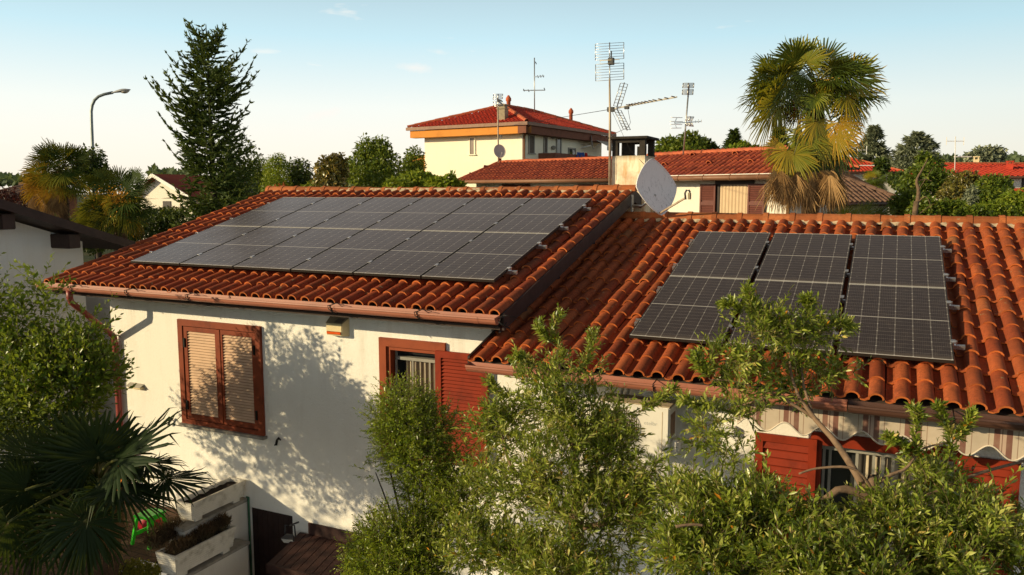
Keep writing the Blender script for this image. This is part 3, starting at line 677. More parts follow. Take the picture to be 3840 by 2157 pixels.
# ---- solar panels
PW, PL, GR = 1.038, 1.8163, .0125
def panel_proto():
    root = thing('solar_panel', 'x', 'solar panel', (0, 0, 0)); t = .036; b = .009
    m = MB()
    m.box((0, 0, -t), (b, PL, -.0012)); m.box((PW-b, 0, -t), (PW, PL, -.0012)); m.box((b, 0, -t), (PW-b, b, -.0012)); m.box((b, PL-b, -t), (PW-b, PL, -.0012)); m.box((b, b, -t), (PW-b, PL-b, -t+.004))
    for lo, hi, k_ in (((0, 0), (b, PL), 0), ((PW-b, 0), (PW, PL), 0), ((b, 0), (PW-b, b), 1), ((b, PL-b), (PW-b, PL), 1)): m.box((lo[0], lo[1], -.0010), (hi[0], hi[1], .0005), k_)
    build('frame', m, [M['panel_frame'], M['panel_lip']], root)
    gx, gy = .017, .02
    me = bpy.data.meshes.new('glass'); me.from_pydata([(b, b, -.002), (PW-b, b, -.002), (PW-b, PL-b, -.002), (b, PL-b, -.002)], [], [(0, 1, 2, 3)])
    uv = me.uv_layers.new(name='UVMap'); fx = lambda x: (x-gx)/(PW-2*gx)*6; fy = lambda y: (y-gy)/(PL-2*gy)*20
    for i, (x, y) in enumerate([(b, b), (PW-b, b), (PW-b, PL-b), (b, PL-b)]): uv.data[i].uv = (fx(x), fy(y))
    link_mesh('glass', me, M['cells'], root)
    for v in (.42, PL-.40):
        m = MB(); m.box((PW+.0004, v-.035, -.030), (PW+.0145, v+.035, .004)); m.box((PW-.012, v-.035, .0008), (PW+.028, v+.035, .0045)); build('clamp', m, M['alu'], root)
    return root
def rot_for(U, W, n):
    return Matrix(((U[0], W[0], n[0]), (U[1], W[1], n[1]), (U[2], W[2], n[2]))).to_euler()
ORD = ['first', 'second', 'third', 'fourth', 'fifth', 'sixth']
proto = panel_proto(); first = True
def lay(P, W, n, ncol, gap, side, count, grp):
    global first
    for r in range(2):
        for c in range(ncol):
            o = proto if first else copy_tree(proto); first = False
            p = P + UX*(c*(PW+gap)) - W*(r*(PL+GR) + PL)
            o.location = p; o.rotation_euler = rot_for(UX, W, n)
            o['label'] = f'{ORD[c]} solar panel from the left in the {"upper" if r == 0 else "lower"} row on the {side} roof'
            o['category'] = 'solar panel'; o['group'] = grp
lay(PA, WA, NA, 6, .0184, 'left', 6, 'twelve solar panels on the left roof')
lay(PB, WB, NB, 3, .0464, 'right', 3, 'six solar panels on the right roof')
def rails(P, W, n, width, side, grp):
    for i, v in enumerate((.40, PL-.42, PL+GR+.40, 2*PL+GR-.42)):
        m = MB(); a = P - W*v - n*.058
        m.beam(a-UX*.06, a+UX*(width+.115), .040, .040, n)
        r = thing('mounting_rail', f'{["topmost","second from top","third from top","lowest"][i]} aluminium rail end beside the solar panels of the {side} roof', 'mounting rail', a, grp)
        build('rail', m, M['alu'], r)
        m = MB(); e = P - W*v + UX*(width+.001)
        m.beam(e-n*.034, e+UX*.03-n*.034, .06, .012, n); m.beam(e+UX*.012-n*.03, e+UX*.012+n*.006, .06, .022, (0, 1, 0)); build('end_clamp', m, M['alu'], r)
        m = MB(); e = P - W*v - UX*.001
        m.beam(e-UX*.012-n*.03, e-UX*.012+n*.006, .06, .022, (0, 1, 0)); build('end_clamp', m, M['alu'], r)
rails(PA, WA, NA, 6*PW+5*.0184, 'left', 'mounting rails under the left panels'); rails(PB, WB, NB, 3*PW+2*.0464, 'right', 'mounting rails under the right panels')
# ------------------------------------------------------------------ things fixed to or standing by the house
def rbox(mb, lo, hi, mat=0): mb.box(lo, hi, mat)
# air conditioner on wall brackets
ac = thing('air_conditioner', 'white air conditioner unit on the wall below the right gutter, behind the olive leaves', 'air conditioner', (-2.42, 8.48, 2.05))
x0, x1, y0_, y1_, z0, z1 = -2.83, -2.035, 8.30, 8.62, 2.13, 2.70
m = MB(); m.box((x0, y0_, z0), (x1, y1_, z1-.012)); build('casing', m, M['ac_white'], ac, bevel=.014)
m = MB(); m.box((x0-.004, y0_-.004, z1-.0115), (x1+.004, y1_+.004, z1)); build('top_cover', m, M['ac_top'], ac, bevel=.004)
m = MB(); cx, cz, r = -2.56, 2.42, .205
th = np.linspace(0, 2*PI, 33)[:-1]; ring = [(cx+r*math.cos(t), y0_-.0015, cz+r*math.sin(t)) for t in th]; m.add(ring, [tuple(range(32))], 0)
fan = build('fan_opening', m, M['grille_dark'], ac)
m = MB()
for i in range(21):
    x = cx-r+2*r*(i+.5)/21; h = math.sqrt(max(0, r*r-(x-cx)**2)); m.tube([(x, y0_-.008, cz-h), (x, y0_-.008, cz+h)], .0035, 4)
for rr in (.07, .14, .205): m.tube([(cx+rr*math.cos(t), y0_-.010, cz+rr*math.sin(t)) for t in np.linspace(0, 2*PI, 25)], .004, 4)
build('fan_grille', m, M['ac_white'], ac)
m = MB(); m.box((-2.115, y0_-.0022, z0+.05), (-2.108, y0_-.0012, z1-.06)); build('panel_seam', m, M['ac_top'], ac)
tx = bpy.data.curves.new('printed_word', 'FONT'); tx.body = 'etelbr'; tx.size = .062; tx.extrude = .0006; tx.align_x = 'CENTER'
to = bpy.data.objects.new('tmp', tx); COL.objects.link(to); bpy.context.view_layer.update()
me = bpy.data.meshes.new_from_object(to); bpy.data.objects.remove(to)
po = bpy.data.objects.new('printed_word', me); COL.objects.link(po); me.materials.append(M['ac_print']); po.parent = ac
po.rotation_euler = (PI/2, 0, 0); po.location = (-2.24+2.42, y0_-.0016-8.48, 2.475-2.05)
m = MB(); m.box((x1+.0008, 8.36, 2.34), (x1+.0018, 8.56, 2.60)); build('side_label', m, M['label_brown'], ac)
m = MB(); m.box((x1+.001, 8.36, 2.17), (x1+.085, 8.54, 2.32)); build('valve_cover', m, M['ac_white'], ac, bevel=.02)
for x in (x0+.12, x1-.12):
    m = MB(); m.beam((x, 8.30, z0-.02), (x, YW+.01, z0-.02), .04, .035); m.beam((x, YW-.02, z0-.02), (x, YW-.02, z0-.35), .04, .035, (0, 1, 0)); build('bracket', m, M['white_paint'], ac)
for dx, hh in ((0, .14), (.07, .10)):
    m = MB(); m.tube([(-2.70+dx, 8.66, z1-.05), (-2.66+dx, 8.68, z1+hh*.8), (-2.52+dx, 8.69, z1+hh), (-2.36+dx, 8.70, z1+hh*.6), (-2.25+dx, 8.72, z1-.04), (-2.15+dx, 8.73, 2.45)], .018, 6); build('pipe', m, M['lamp_grey'], ac)
# cable duct
m = MB(); m.box((-1.93, 8.68, 2.37), (-1.62, YW+.01, 2.45)); m.box((-1.61, 8.66, 2.36), (-1.40, YW+.01, 2.455))
tag(build('cable_duct', m, M['white_paint'], bevel=.01), 'white plastic cable duct running right from the air conditioner along the wall', 'cable duct')
# alarm siren
al = thing('alarm_siren', 'cream alarm siren box with an orange lens strip high on the left wall', 'alarm siren', (-6.715, 8.7, 3.04))
x0, x1, z0, z1 = -6.875, -6.555, 3.045, 3.30; yb_, yf = YW+.003, YW-.115
m = MB(); V = [(x0, yb_, z0), (x1, yb_, z0), (x1, yb_, z1), (x0, yb_, z1), (x0+.015, yf, z0+.02), (x1-.045, yf, z0+.02), (x1-.045, yf, z1-.075), (x0+.015, yf, z1-.075)]
m.add(V, [(4, 5, 6, 7), (7, 6, 2, 3), (5, 1, 2, 6), (0, 4, 7, 3), (0, 1, 5, 4)]); build('case', m, M['cream'], al, bevel=.008)
m = MB()
def topq(u, v): # point on the sloping lid
    a = np.array(V[7])*(1-u)+np.array(V[6])*u; b = np.array(V[3])*(1-u)+np.array(V[2])*u; return a*(1-v)+b*v+np.array([0, -.002, .003])
m.add([topq(-.02, .0), topq(1.02, .0), topq(1.0, 1.0), topq(.0, 1.0)], [(0, 1, 2, 3)]); build('lid', m, M['cream_dark'], al)
m = MB(); m.add([topq(.45, .12)+[0, -.002, .002], topq(.95, .12)+[0, -.002, .002], topq(.9, .8)+[0, -.002, .002], topq(.5, .8)+[0, -.002, .002]], [(0, 1, 2, 3)]); build('lid_recess', m, M['grille_dark'], al)
m = MB(); m.box((x0+.03, yf-.012, z0+.035), (x1-.055, yf-.001, z0+.075)); build('lens', m, M['orange_lens'], al, bevel=.008)
# wall light
wl = thing('wall_light', 'small hooded grey wall light beside the corner downpipe', 'wall light', (-10.72, 8.7, 1.89))
m = MB(); m.add([(-10.89, YW, 1.965), (-10.57, YW, 1.965), (-10.57, YW-.085, 1.925), (-10.89, YW-.085, 1.925), (-10.89, YW, 1.955), (-10.57, YW, 1.955), (-10.57, YW-.085, 1.915), (-10.89, YW-.085, 1.915)], [(3, 2, 1, 0), (4, 5, 6, 7), (0, 1, 5, 4), (1, 2, 6, 5), (2, 3, 7, 6), (3, 0, 4, 7)]); build('hood', m, M['lamp_grey'], wl)
m = MB(); m.box((-10.875, YW-.065, 1.885), (-10.585, YW+.002, 1.9145)); build('diffuser', m, M['cream'], wl, bevel=.006)
# floodlight beside the basement door
fl = thing('floodlight', 'small grey floodlight on a square bracket beside the dark basement door', 'floodlight', (-7.54, 8.62, .05))
m = MB(); fx, fy, fz = -7.545, 8.56, .10
m.tube([(fx-.095, fy, fz-.02), (fx-.085, fy-.0, fz+.14), (fx+.085, fy+.0, fz+.17), (fx+.10, fy, fz+.0)], .011, 6); m.tube([(fx, fy, fz+.155), (fx, YW+.01, fz+.13)], .012, 6); build('bracket', m, M['grey_plastic'], fl)
m = MB(); c_ = np.array([fx, fy-.02, fz-.03]); ax = nrm([.15, -.72, -.6]); sx = nrm(np.cross(ax, (0, 0, 1))); sy = np.cross(sx, ax)
def fq(w, h, d): return [c_+ax*d+sx*w*i+sy*h*j for i, j in ((-1, -1), (1, -1), (1, 1), (-1, 1))]
m.add(fq(.095, .065, .045)+fq(.05, .035, -.05), [(0, 1, 5, 4), (1, 2, 6, 5), (2, 3, 7, 6), (3, 0, 4, 7), (4, 5, 6, 7)]); build('housing', m, M['grey_plastic'], fl)
m = MB(); m.add(fq(.088, .058, .046), [(0, 1, 2, 3)]); build('lens', m, M['white_paint'], fl)
m = MB(); m.tube([(fx+.02, fy+.03, fz-.03), (fx+.14, fy+.06, fz-.07), (fx+.32, fy+.12, fz-.05), (fx+.6, YW-.02, fz-.06)], .008, 5); build('cable', m, M['grey_plastic'], fl)
# striped awning
aw = thing('awning', 'striped awning with a scalloped valance over the garden door', 'awning', (1.2, 8.4, 2.6))
ax0, ax1, ay, az = -1.30, 4.1, 8.17, 2.905
m = MB(); m.tube([(ax0, 8.60, 2.945), (ax1, 8.60, 2.945)], .055, 10); build('roller', m, M['awning_plain'], aw)
m = MB(); m.quad((ax0, 8.56, 2.985), (ax1, 8.56, 2.985), (ax1, ay, az+.03), (ax0, ay, az+.03)); build('cloth', m, M['awning_plain'], aw)
m = MB(); m.beam((ax0, ay, az+.012), (ax1, ay, az+.012), .045, .05); build('front_bar', m, M['awning_plain'], aw, bevel=.008)
m = MB(); xs = np.arange(ax0, ax1+.001, .02); nx = len(xs); per = .352; ph = -.66
zb_ = [2.672 - .055*math.cos(2*PI*(x-ph)/per) for x in xs]; yw = [ay-.026+.006*math.sin(x*9)+.004*math.sin(x*23) for x in xs]
V = [(x, ay-.024, az-.014) for x in xs]+[(x, y, z) for x, y, z in zip(xs, yw, zb_)]
m.add(V, [(i, i+1, nx+i+1, nx+i) for i in range(nx-1)], 0, 0, 0, True); build('valance', m, M['awning'], aw)
m = MB(); m.tube([(x, y-.002, z) for x, y, z in zip(xs, yw, zb_)], .008, 5); build('valance_hem', m, M['awning_hem'], aw)
# basement porch roof of dark slats, with its back board
pr = thing('porch_roof', 'small dark red slatted wooden porch roof against the wall at the lower left of the shrubs', 'porch roof', (-6.6, 8.4, -.1))
px0, px1, pyf, pzf, pzb = -7.50, -5.6, 8.05, -.075, .10
m = MB(); k = 15
for i in range(k):
    a = px0+(px1-px0)*i/k; b = px0+(px1-px0)*(i+1)/k-.012
    m.add([(a, pyf, pzf), (b, pyf, pzf), (b, YW-.03, pzb), (a, YW-.03, pzb), (a, pyf, pzf-.03), (b, pyf, pzf-.03), (b, YW-.03, pzb-.03), (a, YW-.03, pzb-.03)], [(0, 1, 2, 3), (7, 6, 5, 4), (0, 4, 5, 1), (1, 5, 6, 2), (2, 6, 7, 3), (3, 7, 4, 0)], 0, (i*7 % 5)/5)
build('slat_deck', m, M['wood_red'], pr)
m = MB(); m.box((px0, pyf-.035, pzf-.13), (px1, pyf-.002, pzf+.004)); build('front_board', m, M['wood_red'], pr)
m = MB(); m.box((-7.35, YW-.028, .03), (px1, YW-.001, .265)); build('back_board', m, M['wood_red'], pr)
for x in (px0+.1, px1-.1):
    m = MB(); m.beam((x, pyf+.02, pzf-.07), (x, YW+.005, -.45), .06, .06); build('brace', m, M['wood_dark'], pr)
# dark post between terrace wall and door
m = MB(); m.tube([(-8.462, YW-.03, -1.7), (-8.462, YW-.03, .46), (-8.47, YW-.06, .475)], .017, 8); tag(build('cable_pipe', m, M['green_post']), 'thin dark green pipe rising between the white terrace wall and the basement door', 'pipe')

# terrace walls with ledges
tw = thing('terrace_wall', 'white terrace wall with a grey ledge, carrying the upper planter against the house', 'wall', (-8.65, 8.1, -1.68))
m = MB(); m.box((-8.80, 7.55, -1.7), (-8.492, YW-.004, .395)); build('wall_body', m, M['stucco_low'], tw)
m = MB(); m.box((-8.82, 7.50, .396), (-8.474, YW-.004, .442)); build('ledge', m, M['concrete'], tw, bevel=.006)
tw2 = thing('terrace_wall', 'lower white terrace wall with a grey ledge, carrying the planter with dry plants', 'wall', (-8.35, 7.4, -1.68))
m = MB(); m.box((-8.488, 5.2, -1.7), (-8.235, 8.44, -.112)); m.box((-8.79, 5.2, -1.7), (-8.490, 7.08, .13)); build('wall_body', m, M['stucco_low'], tw2)
m = MB(); m.box((-8.486, 5.2, -.111), (-8.205, 8.46, -.072)); build('ledge', m, M['concrete'], tw2, bevel=.006)
def planter(name, label, x0, x1, y0, y1, z0, z1, grp):
    t = thing('planter', label, 'planter', ((x0+x1)/2, (y0+y1)/2, z0), grp)
    m = MB(); h = z1-z0; n = 9; ins = .035
    prof = []                                       # ribbed flaring side
    for i in range(n*2+1):
        f = i/(n*2); prof.append((ins*(1-f) + (.004 if i % 2 else 0), z0+.045+f*(h-.045)))
    loops = []
    for o, z in prof: loops.append([(x0+o, y0+o, z), (x1-o, y0+o, z), (x1-o, y1-o, z), (x0+o, y1-o, z)])
    w = .026
    loops.append([(x0+w, y0+w, z1), (x1-w, y0+w, z1), (x1-w, y1-w, z1), (x0+w, y1-w, z1)]); loops.append([(x0+w+.01, y0+w+.01, z1-.07), (x1-w-.01, y0+w+.01, z1-.07), (x1-w-.01, y1-w-.01, z1-.07), (x0+w+.01, y1-w-.01, z1-.07)])
    V = [p for l in loops for p in l]; k = len(loops)
    m.add(V, [(a*4+i, a*4+(i+1) % 4, (a+1)*4+(i+1) % 4, (a+1)*4+i) for a in range(k-1) for i in range(4)]+[(3, 2, 1, 0)])
    for yy in (y0+.10, y1-.22): m.box((x0+ins, yy, z0+.001), (x1-ins, yy+.12, z0+.05))
    build('trough', m, M['planter'], t)
    m = MB(); g = 14; q = np.random.default_rng(5)
    xs = np.linspace(x0+.03, x1-.03, 5); ys = np.linspace(y0+.03, y1-.03, g)
    Vv = [(x, y, z1-.05+q.normal(0, .012)) for y in ys for x in xs]
    m.add(Vv, [(j*5+i, j*5+i+1, (j+1)*5+i+1, (j+1)*5+i) for j in range(g-1) for i in range(4)], 0, 0, 0, True); build('soil', m, M['soil'], t)
    return t
M['planter'] = pm('weathered_white_planter', (.70, .65, .57), .75, .25, 6, c2=(.40, .35, .27), bump=.3, bscale=30)
planter('planter', 'long white ribbed planter of bare soil on the terrace wall against the house', -8.785, -8.478, 7.66, 8.70, .443, .735, 'white ribbed planters')
planter('planter', 'long white ribbed planter full of dry plants on the lower ledge', -8.575, -8.212, 7.12, 8.20, -.071, .265, 'white ribbed planters')
# toys and small things on the terrace
st = thing('stool', 'bright green plastic stool on the terrace under the palm', 'stool', (-9.2, 7.75, 0))
sx, sy, sz, sw, sl = -9.36, 7.72, .44, .30, .36
def leg_frame(m, x, y0, y1, z, splay):
    # an A-shaped end: two legs joined by a low rail and the seat edge, with a rounded opening
    pts = [(x-splay*.9, y0-.03, 0), (x, y0+.03, z-.03), (x, y1-.03, z-.03), (x-splay*.9, y1+.03, 0)]
    m.beam(pts[0], pts[1], .05, .045, (0, 1, 0)); m.beam(pts[3], pts[2], .05, .045, (0, 1, 0)); m.beam(pts[1], pts[2], .05, .05)
    a = np.array(pts[0])*.62+np.array(pts[1])*.38; b = np.array(pts[3])*.62+np.array(pts[2])*.38; m.beam(a, b, .04, .055)
M['green_plastic']
m = MB(); m.box((sx-.15, sy-.17, sz-.035), (sx+.15, sy+.17, sz)); build('seat', m, M['green_plastic'], st, bevel=.014)
for s_ in (-1, 1):
    m = MB(); leg_frame(m, sx+.12*s_, sy-.15, sy+.15, sz-.02, -.06*s_); build('leg_frame', m, M['green_plastic'], st, bevel=.010)
m = MB(); q = np.random.default_rng(2)
m.lathe([(.02, 0), (.16, .02), (.19, .10), (.17, .20), (.12, .26), (.02, .28)], (-9.75, 8.05, .0), 14); tag(build('toy', m, M['red_plastic'], origin=(-9.75, 8.05, 0)), 'red plastic toy half hidden behind the palm leaves', 'toy')
m = MB(); m.beam((-11.02, 8.52, 0.0), (-10.97, 8.60, .88), .13, .03, (0, 1, 0)); tag(build('orange_board', m, M['orange_plastic'], bevel=.008), 'narrow orange board leaning beside the red downpipe', 'board')
m = MB(); m.tube([(-10.62, 6.98, 0), (-10.62, 6.98, 1.02)], .03, 8); tag(build('garden_post', m, M['green_post']), 'green garden post standing behind the dark palm', 'post')
# satellite dish on the gable
DC = onY(2463, 701, 13.0)
ds = thing('satellite_dish', 'large pale diamond shaped satellite dish streaked with mildew beside the chimney', 'satellite dish', DC)
ndir = nrm(-FWD*math.cos(R_(40)) + RGT*math.sin(R_(40)) + np.array([0, 0, .16])); dsd = nrm(np.cross((0, 0, 1), ndir)); dup_ = np.cross(ndir, dsd)
def dish_mesh(m, a, b, depth, n=44, rings=7, back=.0):
    V = [DC - ndir*(depth-back)]
    for j in range(1, rings+1):
        f = j/rings
        for i in range(n):
            t = 2*PI*i/n; c, s = math.cos(t), math.sin(t); rr = (abs(c)**1.35+abs(s)**1.35)**(-1/1.35)
            V.append(DC + f*rr*(c*a*dsd + s*b*dup_) + ndir*(depth*(f*f-1)+back))
    I = lambda j, i: 1+(j-1)*n+i % n
    m.add(V, [(0, I(1, i), I(1, i+1)) for i in range(n)]+[(I(j, i), I(j+1, i), I(j+1, i+1), I(j, i+1)) for j in range(1, rings) for i in range(n)], 0, 0, 0, True)
    return V[1+(rings-1)*n:]
m = MB(); rim = dish_mesh(m, .505, .475, .07); dish_mesh(m, .505, .475, .07, back=-.006); m.tube([*rim, rim[0]], .011, 6); build('reflector', m, M['dish'], ds)
lnb = onY(2140+1765/4.019, 560+700/4.019, 12.55); low = onY(2140+1385/4.019, 560+985/4.019, 12.9)
m = MB(); m.beam(low-np.array([.05, 0, -.02]), lnb+np.array([-.03, 0, -.03]), .026, .026); build('feed_arm', m, M['mast'], ds)
m = MB(); m.tube([lnb+[-.03, 0, -.06], lnb+[-.045, 0, .04], lnb+[-.02, 0, .085], lnb+[.015, 0, .085], lnb+[.035, 0, .05]], .016, 7); build('feed_horn', m, M['grey_plastic'], ds)
m = MB(); m.box(lnb+[.005, -.03, -.06], lnb+[.05, .03, .05]); build('receiver', m, M['cream_dark'], ds, bevel=.008)
m = MB(); a = DC-ndir*.085; wallp = np.array([AX1+.02, 13.0, zA(13.0)-.06])
m.tube([DC-ndir*.06-dup_*.12, a-dup_*.15-ndir*.05, np.array([AX1+.22, 13.0, zA(13.0)-.16]), wallp+[0, 0, -.10]], .024, 8); build('mount_arm', m, M['steel'], ds)
m = MB(); m.box((AX1+.041, 12.96, zA(13)-.26), (AX1+.06, 13.04, zA(13)+.02)); build('wall_plate', m, M['steel'], ds)
# television aerial on the mast beside the chimney
bas = onY(2287, 692, 13.55); top_ = onY(2288, 156, 13.55)
an = thing('tv_antenna', 'tall television aerial on a rusty mast in front of the sooty chimney', 'antenna', bas)
m = MB(); m.tube([bas-[0, 0, .4], (bas*.55+top_*.45), top_-[0, 0, .62]], [.024, .022, .016], 8); build('mast', m, M['mast'], an)
def Z1(x, y, d): return at(2180+x/4.019, 140+y/4.019, d)
DM = float((bas-CAM)@FWD)
def grid(par, c0, c1, c2, c3, n, mat, sp=True, r=.004):
    """rectangular grid of rods between side rails c0-c3 and c1-c2, with a spine"""
    c0, c1, c2, c3 = [np.array(c, float) for c in (c0, c1, c2, c3)]
    m = MB(); m.tube([c0, c3], r*1.7, 5); m.tube([c1, c2], r*1.7, 5)
    for i in range(n): f = i/(n-1); m.tube([c0*(1-f)+c3*f, c1*(1-f)+c2*f], r, 4)
    if sp: m.tube([(c0+c1)/2+(c0-c3)*.05, (c2+c3)/2+(c3-c0)*.05], r*2.6, 5)
    return build('reflector_grid', m, mat, par)
grid(an, Z1(212, 103, DM), Z1(641, 78, DM), Z1(641, 322, DM), Z1(212, 346, DM), 7, M['alu'])
grid(an, Z1(215, 411, DM), Z1(641, 388, DM), Z1(641, 632, DM), Z1(218, 660, DM), 7, M['steel'])
m = MB(); P_ = [Z1(282, 352, DM-.08), Z1(575, 337, DM-.08), Z1(575, 388, DM-.08), Z1(285, 403, DM-.08)]; m.tube([*P_, P_[0]], .005, 5); build('dipole_loop', m, M['cream'], an)
m = MB(); c_ = Z1(450, 355, DM-.04); m.box(c_-[.05, .04, .07], c_+[.05, .04, .05]); m.tube([c_+[0, 0, -.06], c_+[0, 0, .17]], .014, 6); build('junction_box', m, M['grey_plastic'], an, bevel=.006)
hub = Z1(448, 1085, DM); tip = Z1(1440, 900, DM-.85); bd_ = nrm(tip-hub); el = nrm(np.cross(bd_, (0, 0, 1))); bu = np.cross(el, bd_)
m = MB(); m.beam(hub, tip, .022, .022); build('boom', m, M['lamp_grey'], an)
for i, f in enumerate((.29, .33, .37, .42, .47, .52, .57, .63, .69, .77, .86, .96)):
    m = MB(); c_ = hub+(tip-hub)*f; hl = .10 if f < .7 else .09; m.tube([c_-el*hl+bu*.012, c_+el*hl+bu*.012], .009, 5); m.box(c_-[.010, .010, .004], c_+[.010, .010, .018]); build('director', m, M['gutter_dark'], an)
fo = hub+bd_*.13
def flap(s_):
    tpd = nrm(bd_*.42+bu*s_*.9)*.40; a = fo-el*.115+bu*.03*s_; b = fo+el*.115+bu*.03*s_
    return grid(an, a+tpd, b+tpd, b, a, 8, M['steel'])
flap(1); flap(-1)
m = MB(); c_ = hub; m.box(c_-[.06, .05, .045], c_+[.06, .05, .035]); c2_ = hub+(tip-hub)*.26; m.box(c2_-[.05, .03, .05], c2_+[.03, .03, .0]); build('bracket', m, M['grey_plastic'], an, bevel=.005)
m = MB(); m.tube([c2_, c2_+[.03, 0, -.14], c2_+[.06, 0, -.28], c2_+[.02, 0, -.36], hub+[.08, 0, -.42], hub+[.02, 0, -.5], bas+[.02, -.02, .5], bas+[.03, -.02, .1]], .004, 4); build('cable', m, M['grey_plastic'], an)
m = MB(); w2 = onY(2430, 700, 13.57); m.tube([hub, (hub+w2)/2+[0, 0, -.02], w2+[0, 0, .3]], .003, 4); tag(build('stay_wire', m, M['iron']), 'thin stay wire slanting from the rusty mast down to the chimney', 'wire')
# terrace and ground
def sheet(name, quads, z, mat):
    m = MB()
    for x0, y0, x1, y1 in quads: m.quad((x0, y0, z), (x1, y0, z), (x1, y1, z), (x0, y1, z))
    return tag(build(name, m, mat, origin=(0, 0, z)), kind='structure')
G = 1400; hx0, hx1, hy0, hy1 = -8.50, -5.2, 6.6, 8.80
sheet('ground', [(-G, -G, G, hy0), (-G, hy0, hx0, hy1), (hx1, hy0, G, hy1), (-G, hy1, G, G)], -.012, M['ground'])
sheet('terrace_floor', [(-11.9, 4.2, -8.79, 8.746)], .0, M['paving'])
sheet('stairwell_floor', [(-8.9, 6.2, -4.8, 8.9)], -1.71, M['paving'])
m = MB(); m.box((hx0+.02, hy0-.2, -1.72), (hx1+.2, hy0, -.015)); m.box((hx1, hy0, -1.72), (hx1+.2, YW-.005, -.015)); tag(build('stairwell_wall', m, M['stucco_low']), 'white retaining wall of the basement stairwell beside the slatted porch roof', 'wall')
# ------------------------------------------------------------------ neighbouring houses, masts and lamps
def inpoly(poly):
    def f(x, y):
        c = False; n = len(poly); j = n-1
        for i in range(n):
            (xi, yi), (xj, yj) = poly[i], poly[j]
            if (yi > y) != (yj > y) and x < (xj-xi)*(y-yi)/(yj-yi)+xi: c = not c
            j = i
        return c
    return f
def roof_face(mb, e0, e1, tops, pitch, course, h=.06, res=5, seed=1, deck=None):
    """a planar roof face: eave e0-e1 (seen from outside, left to right) and its upper corner points"""
    e0 = np.array(e0, float); e1 = np.array(e1, float); L = np.linalg.norm(e1-e0); U = (e1-e0)/L; p = np.array(tops[0], float)
    W = p-e0; W = W-U*(W@U); H = np.linalg.norm(W); W = W/H; n = np.cross(U, W)
    poly = [(0, -.05), (L, -.05)] + [((np.array(t)-e0)@U, (np.array(t)-e0)@W+.05) for t in tops]
    mx = max(q[1] for q in poly); nc = int(round(L/pitch)); nr = int(math.ceil(mx/course))
    tile_field(mb, e0, U, W, n, nc, nr, L/nc, course, h=h, lift=.02, res=res, seed=seed, keep=inpoly(poly))
    k = len(tops)
    if deck is not None: deck.add([e0-n*.03, e1-n*.03]+[np.array(t)-n*.03 for t in tops], [tuple(range(2+k))])
def wall_quad(mb, a, b, z0, z1, mat=0): mb.quad((a[0], a[1], z0), (b[0], b[1], z0), (b[0], b[1], z1), (a[0], a[1], z1), mat)
class Fac:
    """a vertical facade from a to b (left to right as seen from outside)"""
    def __init__(s, a, b): s.a = np.array([a[0], a[1], 0.]); s.b = np.array([b[0], b[1], 0.]); s.L = np.linalg.norm(s.b-s.a); s.u = (s.b-s.a)/s.L; s.n = np.cross(s.u, (0, 0, 1))
    def p(s, t, z, o=0): return s.a+s.u*t+s.n*o+np.array([0, 0, z])
    def hit(s, px, py):  # where a camera ray meets the facade plane
        r = ray(px, py); k = ((s.a-CAM)@s.n)/(r@s.n); q = CAM+r*k; return (q-s.a)@s.u, q[2]
    def box(s, mb, t0, t1, z0, z1, o0, o1, mat=0):
        V = [s.p(t, z, o) for z in (z0, z1) for t, o in ((t0, o0), (t1, o0), (t1, o1), (t0, o1))]
        mb.add(V, [(0, 3, 2, 1), (4, 5, 6, 7), (0, 1, 5, 4), (1, 2, 6, 5), (2, 3, 7, 6), (3, 0, 4, 7)], mat)
def solve_ridge(px, py, a, b, z0, pitch):
    """point on the ray that lies on the roof plane rising from eave a-b at the given pitch"""
    a = np.array(a, float); b = np.array(b, float); u = nrm(b-a); inn = np.cross((0, 0, 1), u); r = ray(px, py)
    n = nrm(np.cross(u, inn*math.cos(pitch)+np.array([0, 0, 1])*math.sin(pitch))); k = ((a-CAM)@n)/(r@n); return CAM+r*k

# ---- house behind the ridge (brown shutters), right wing and left wing
nb = thing('house', 'neighbour house behind the roofs with dark red tiles and open maroon shutters', 'house', at(2700, 700, 27)*[1, 1, 0])
EZ = 5.48
qa, qb = onZ(2300, 668.5, EZ), onZ(2965, 655.3, EZ)
f0 = Fac(qa, qb)
ridge_z = None
rp1 = solve_ridge(2548, 581, qa, qb, EZ, R_(25)); 
def depth_of(p, fc): return -((np.array(p)-fc.a)@fc.n)
dr = depth_of(rp1, f0); rz = rp1[2]
inn = -f0.n
A_ = np.array(qa); B_ = np.array(qb)
RL = A_+inn*dr; RL[2] = rz; RR = B_+inn*dr; RR[2] = rz
deck = MB(); t = MB(); roof_face(t, A_, B_, [RR, RL], .225, .36, res=6, seed=21, deck=deck)
rt = build('tiled_roof', t, M['tile_far'], nb)
BLk = A_+inn*1.75*dr; BRk = B_+inn*1.75*dr; BLk[2] = BRk[2] = EZ+.25*math.tan(R_(25))*dr
deck.add([RL-[0, 0, .03], RR-[0, 0, .03], BRk, BLk], [(1, 0, 3, 2)]); deck.add([A_-[0, 0, .10], B_-[0, 0, .10], BRk-[0, 0, .1], BLk-[0, 0, .1]], [(0, 1, 2, 3)]); build('roof_deck', deck, M['soffit'], nb)
m = MB(); ridge_caps(m, RL+[0, 0, .03], RR+[0, 0, .03], .42, .10, 3, 7, collar=False); build('ridge_tiles', m, M['ridge_far'], rt)
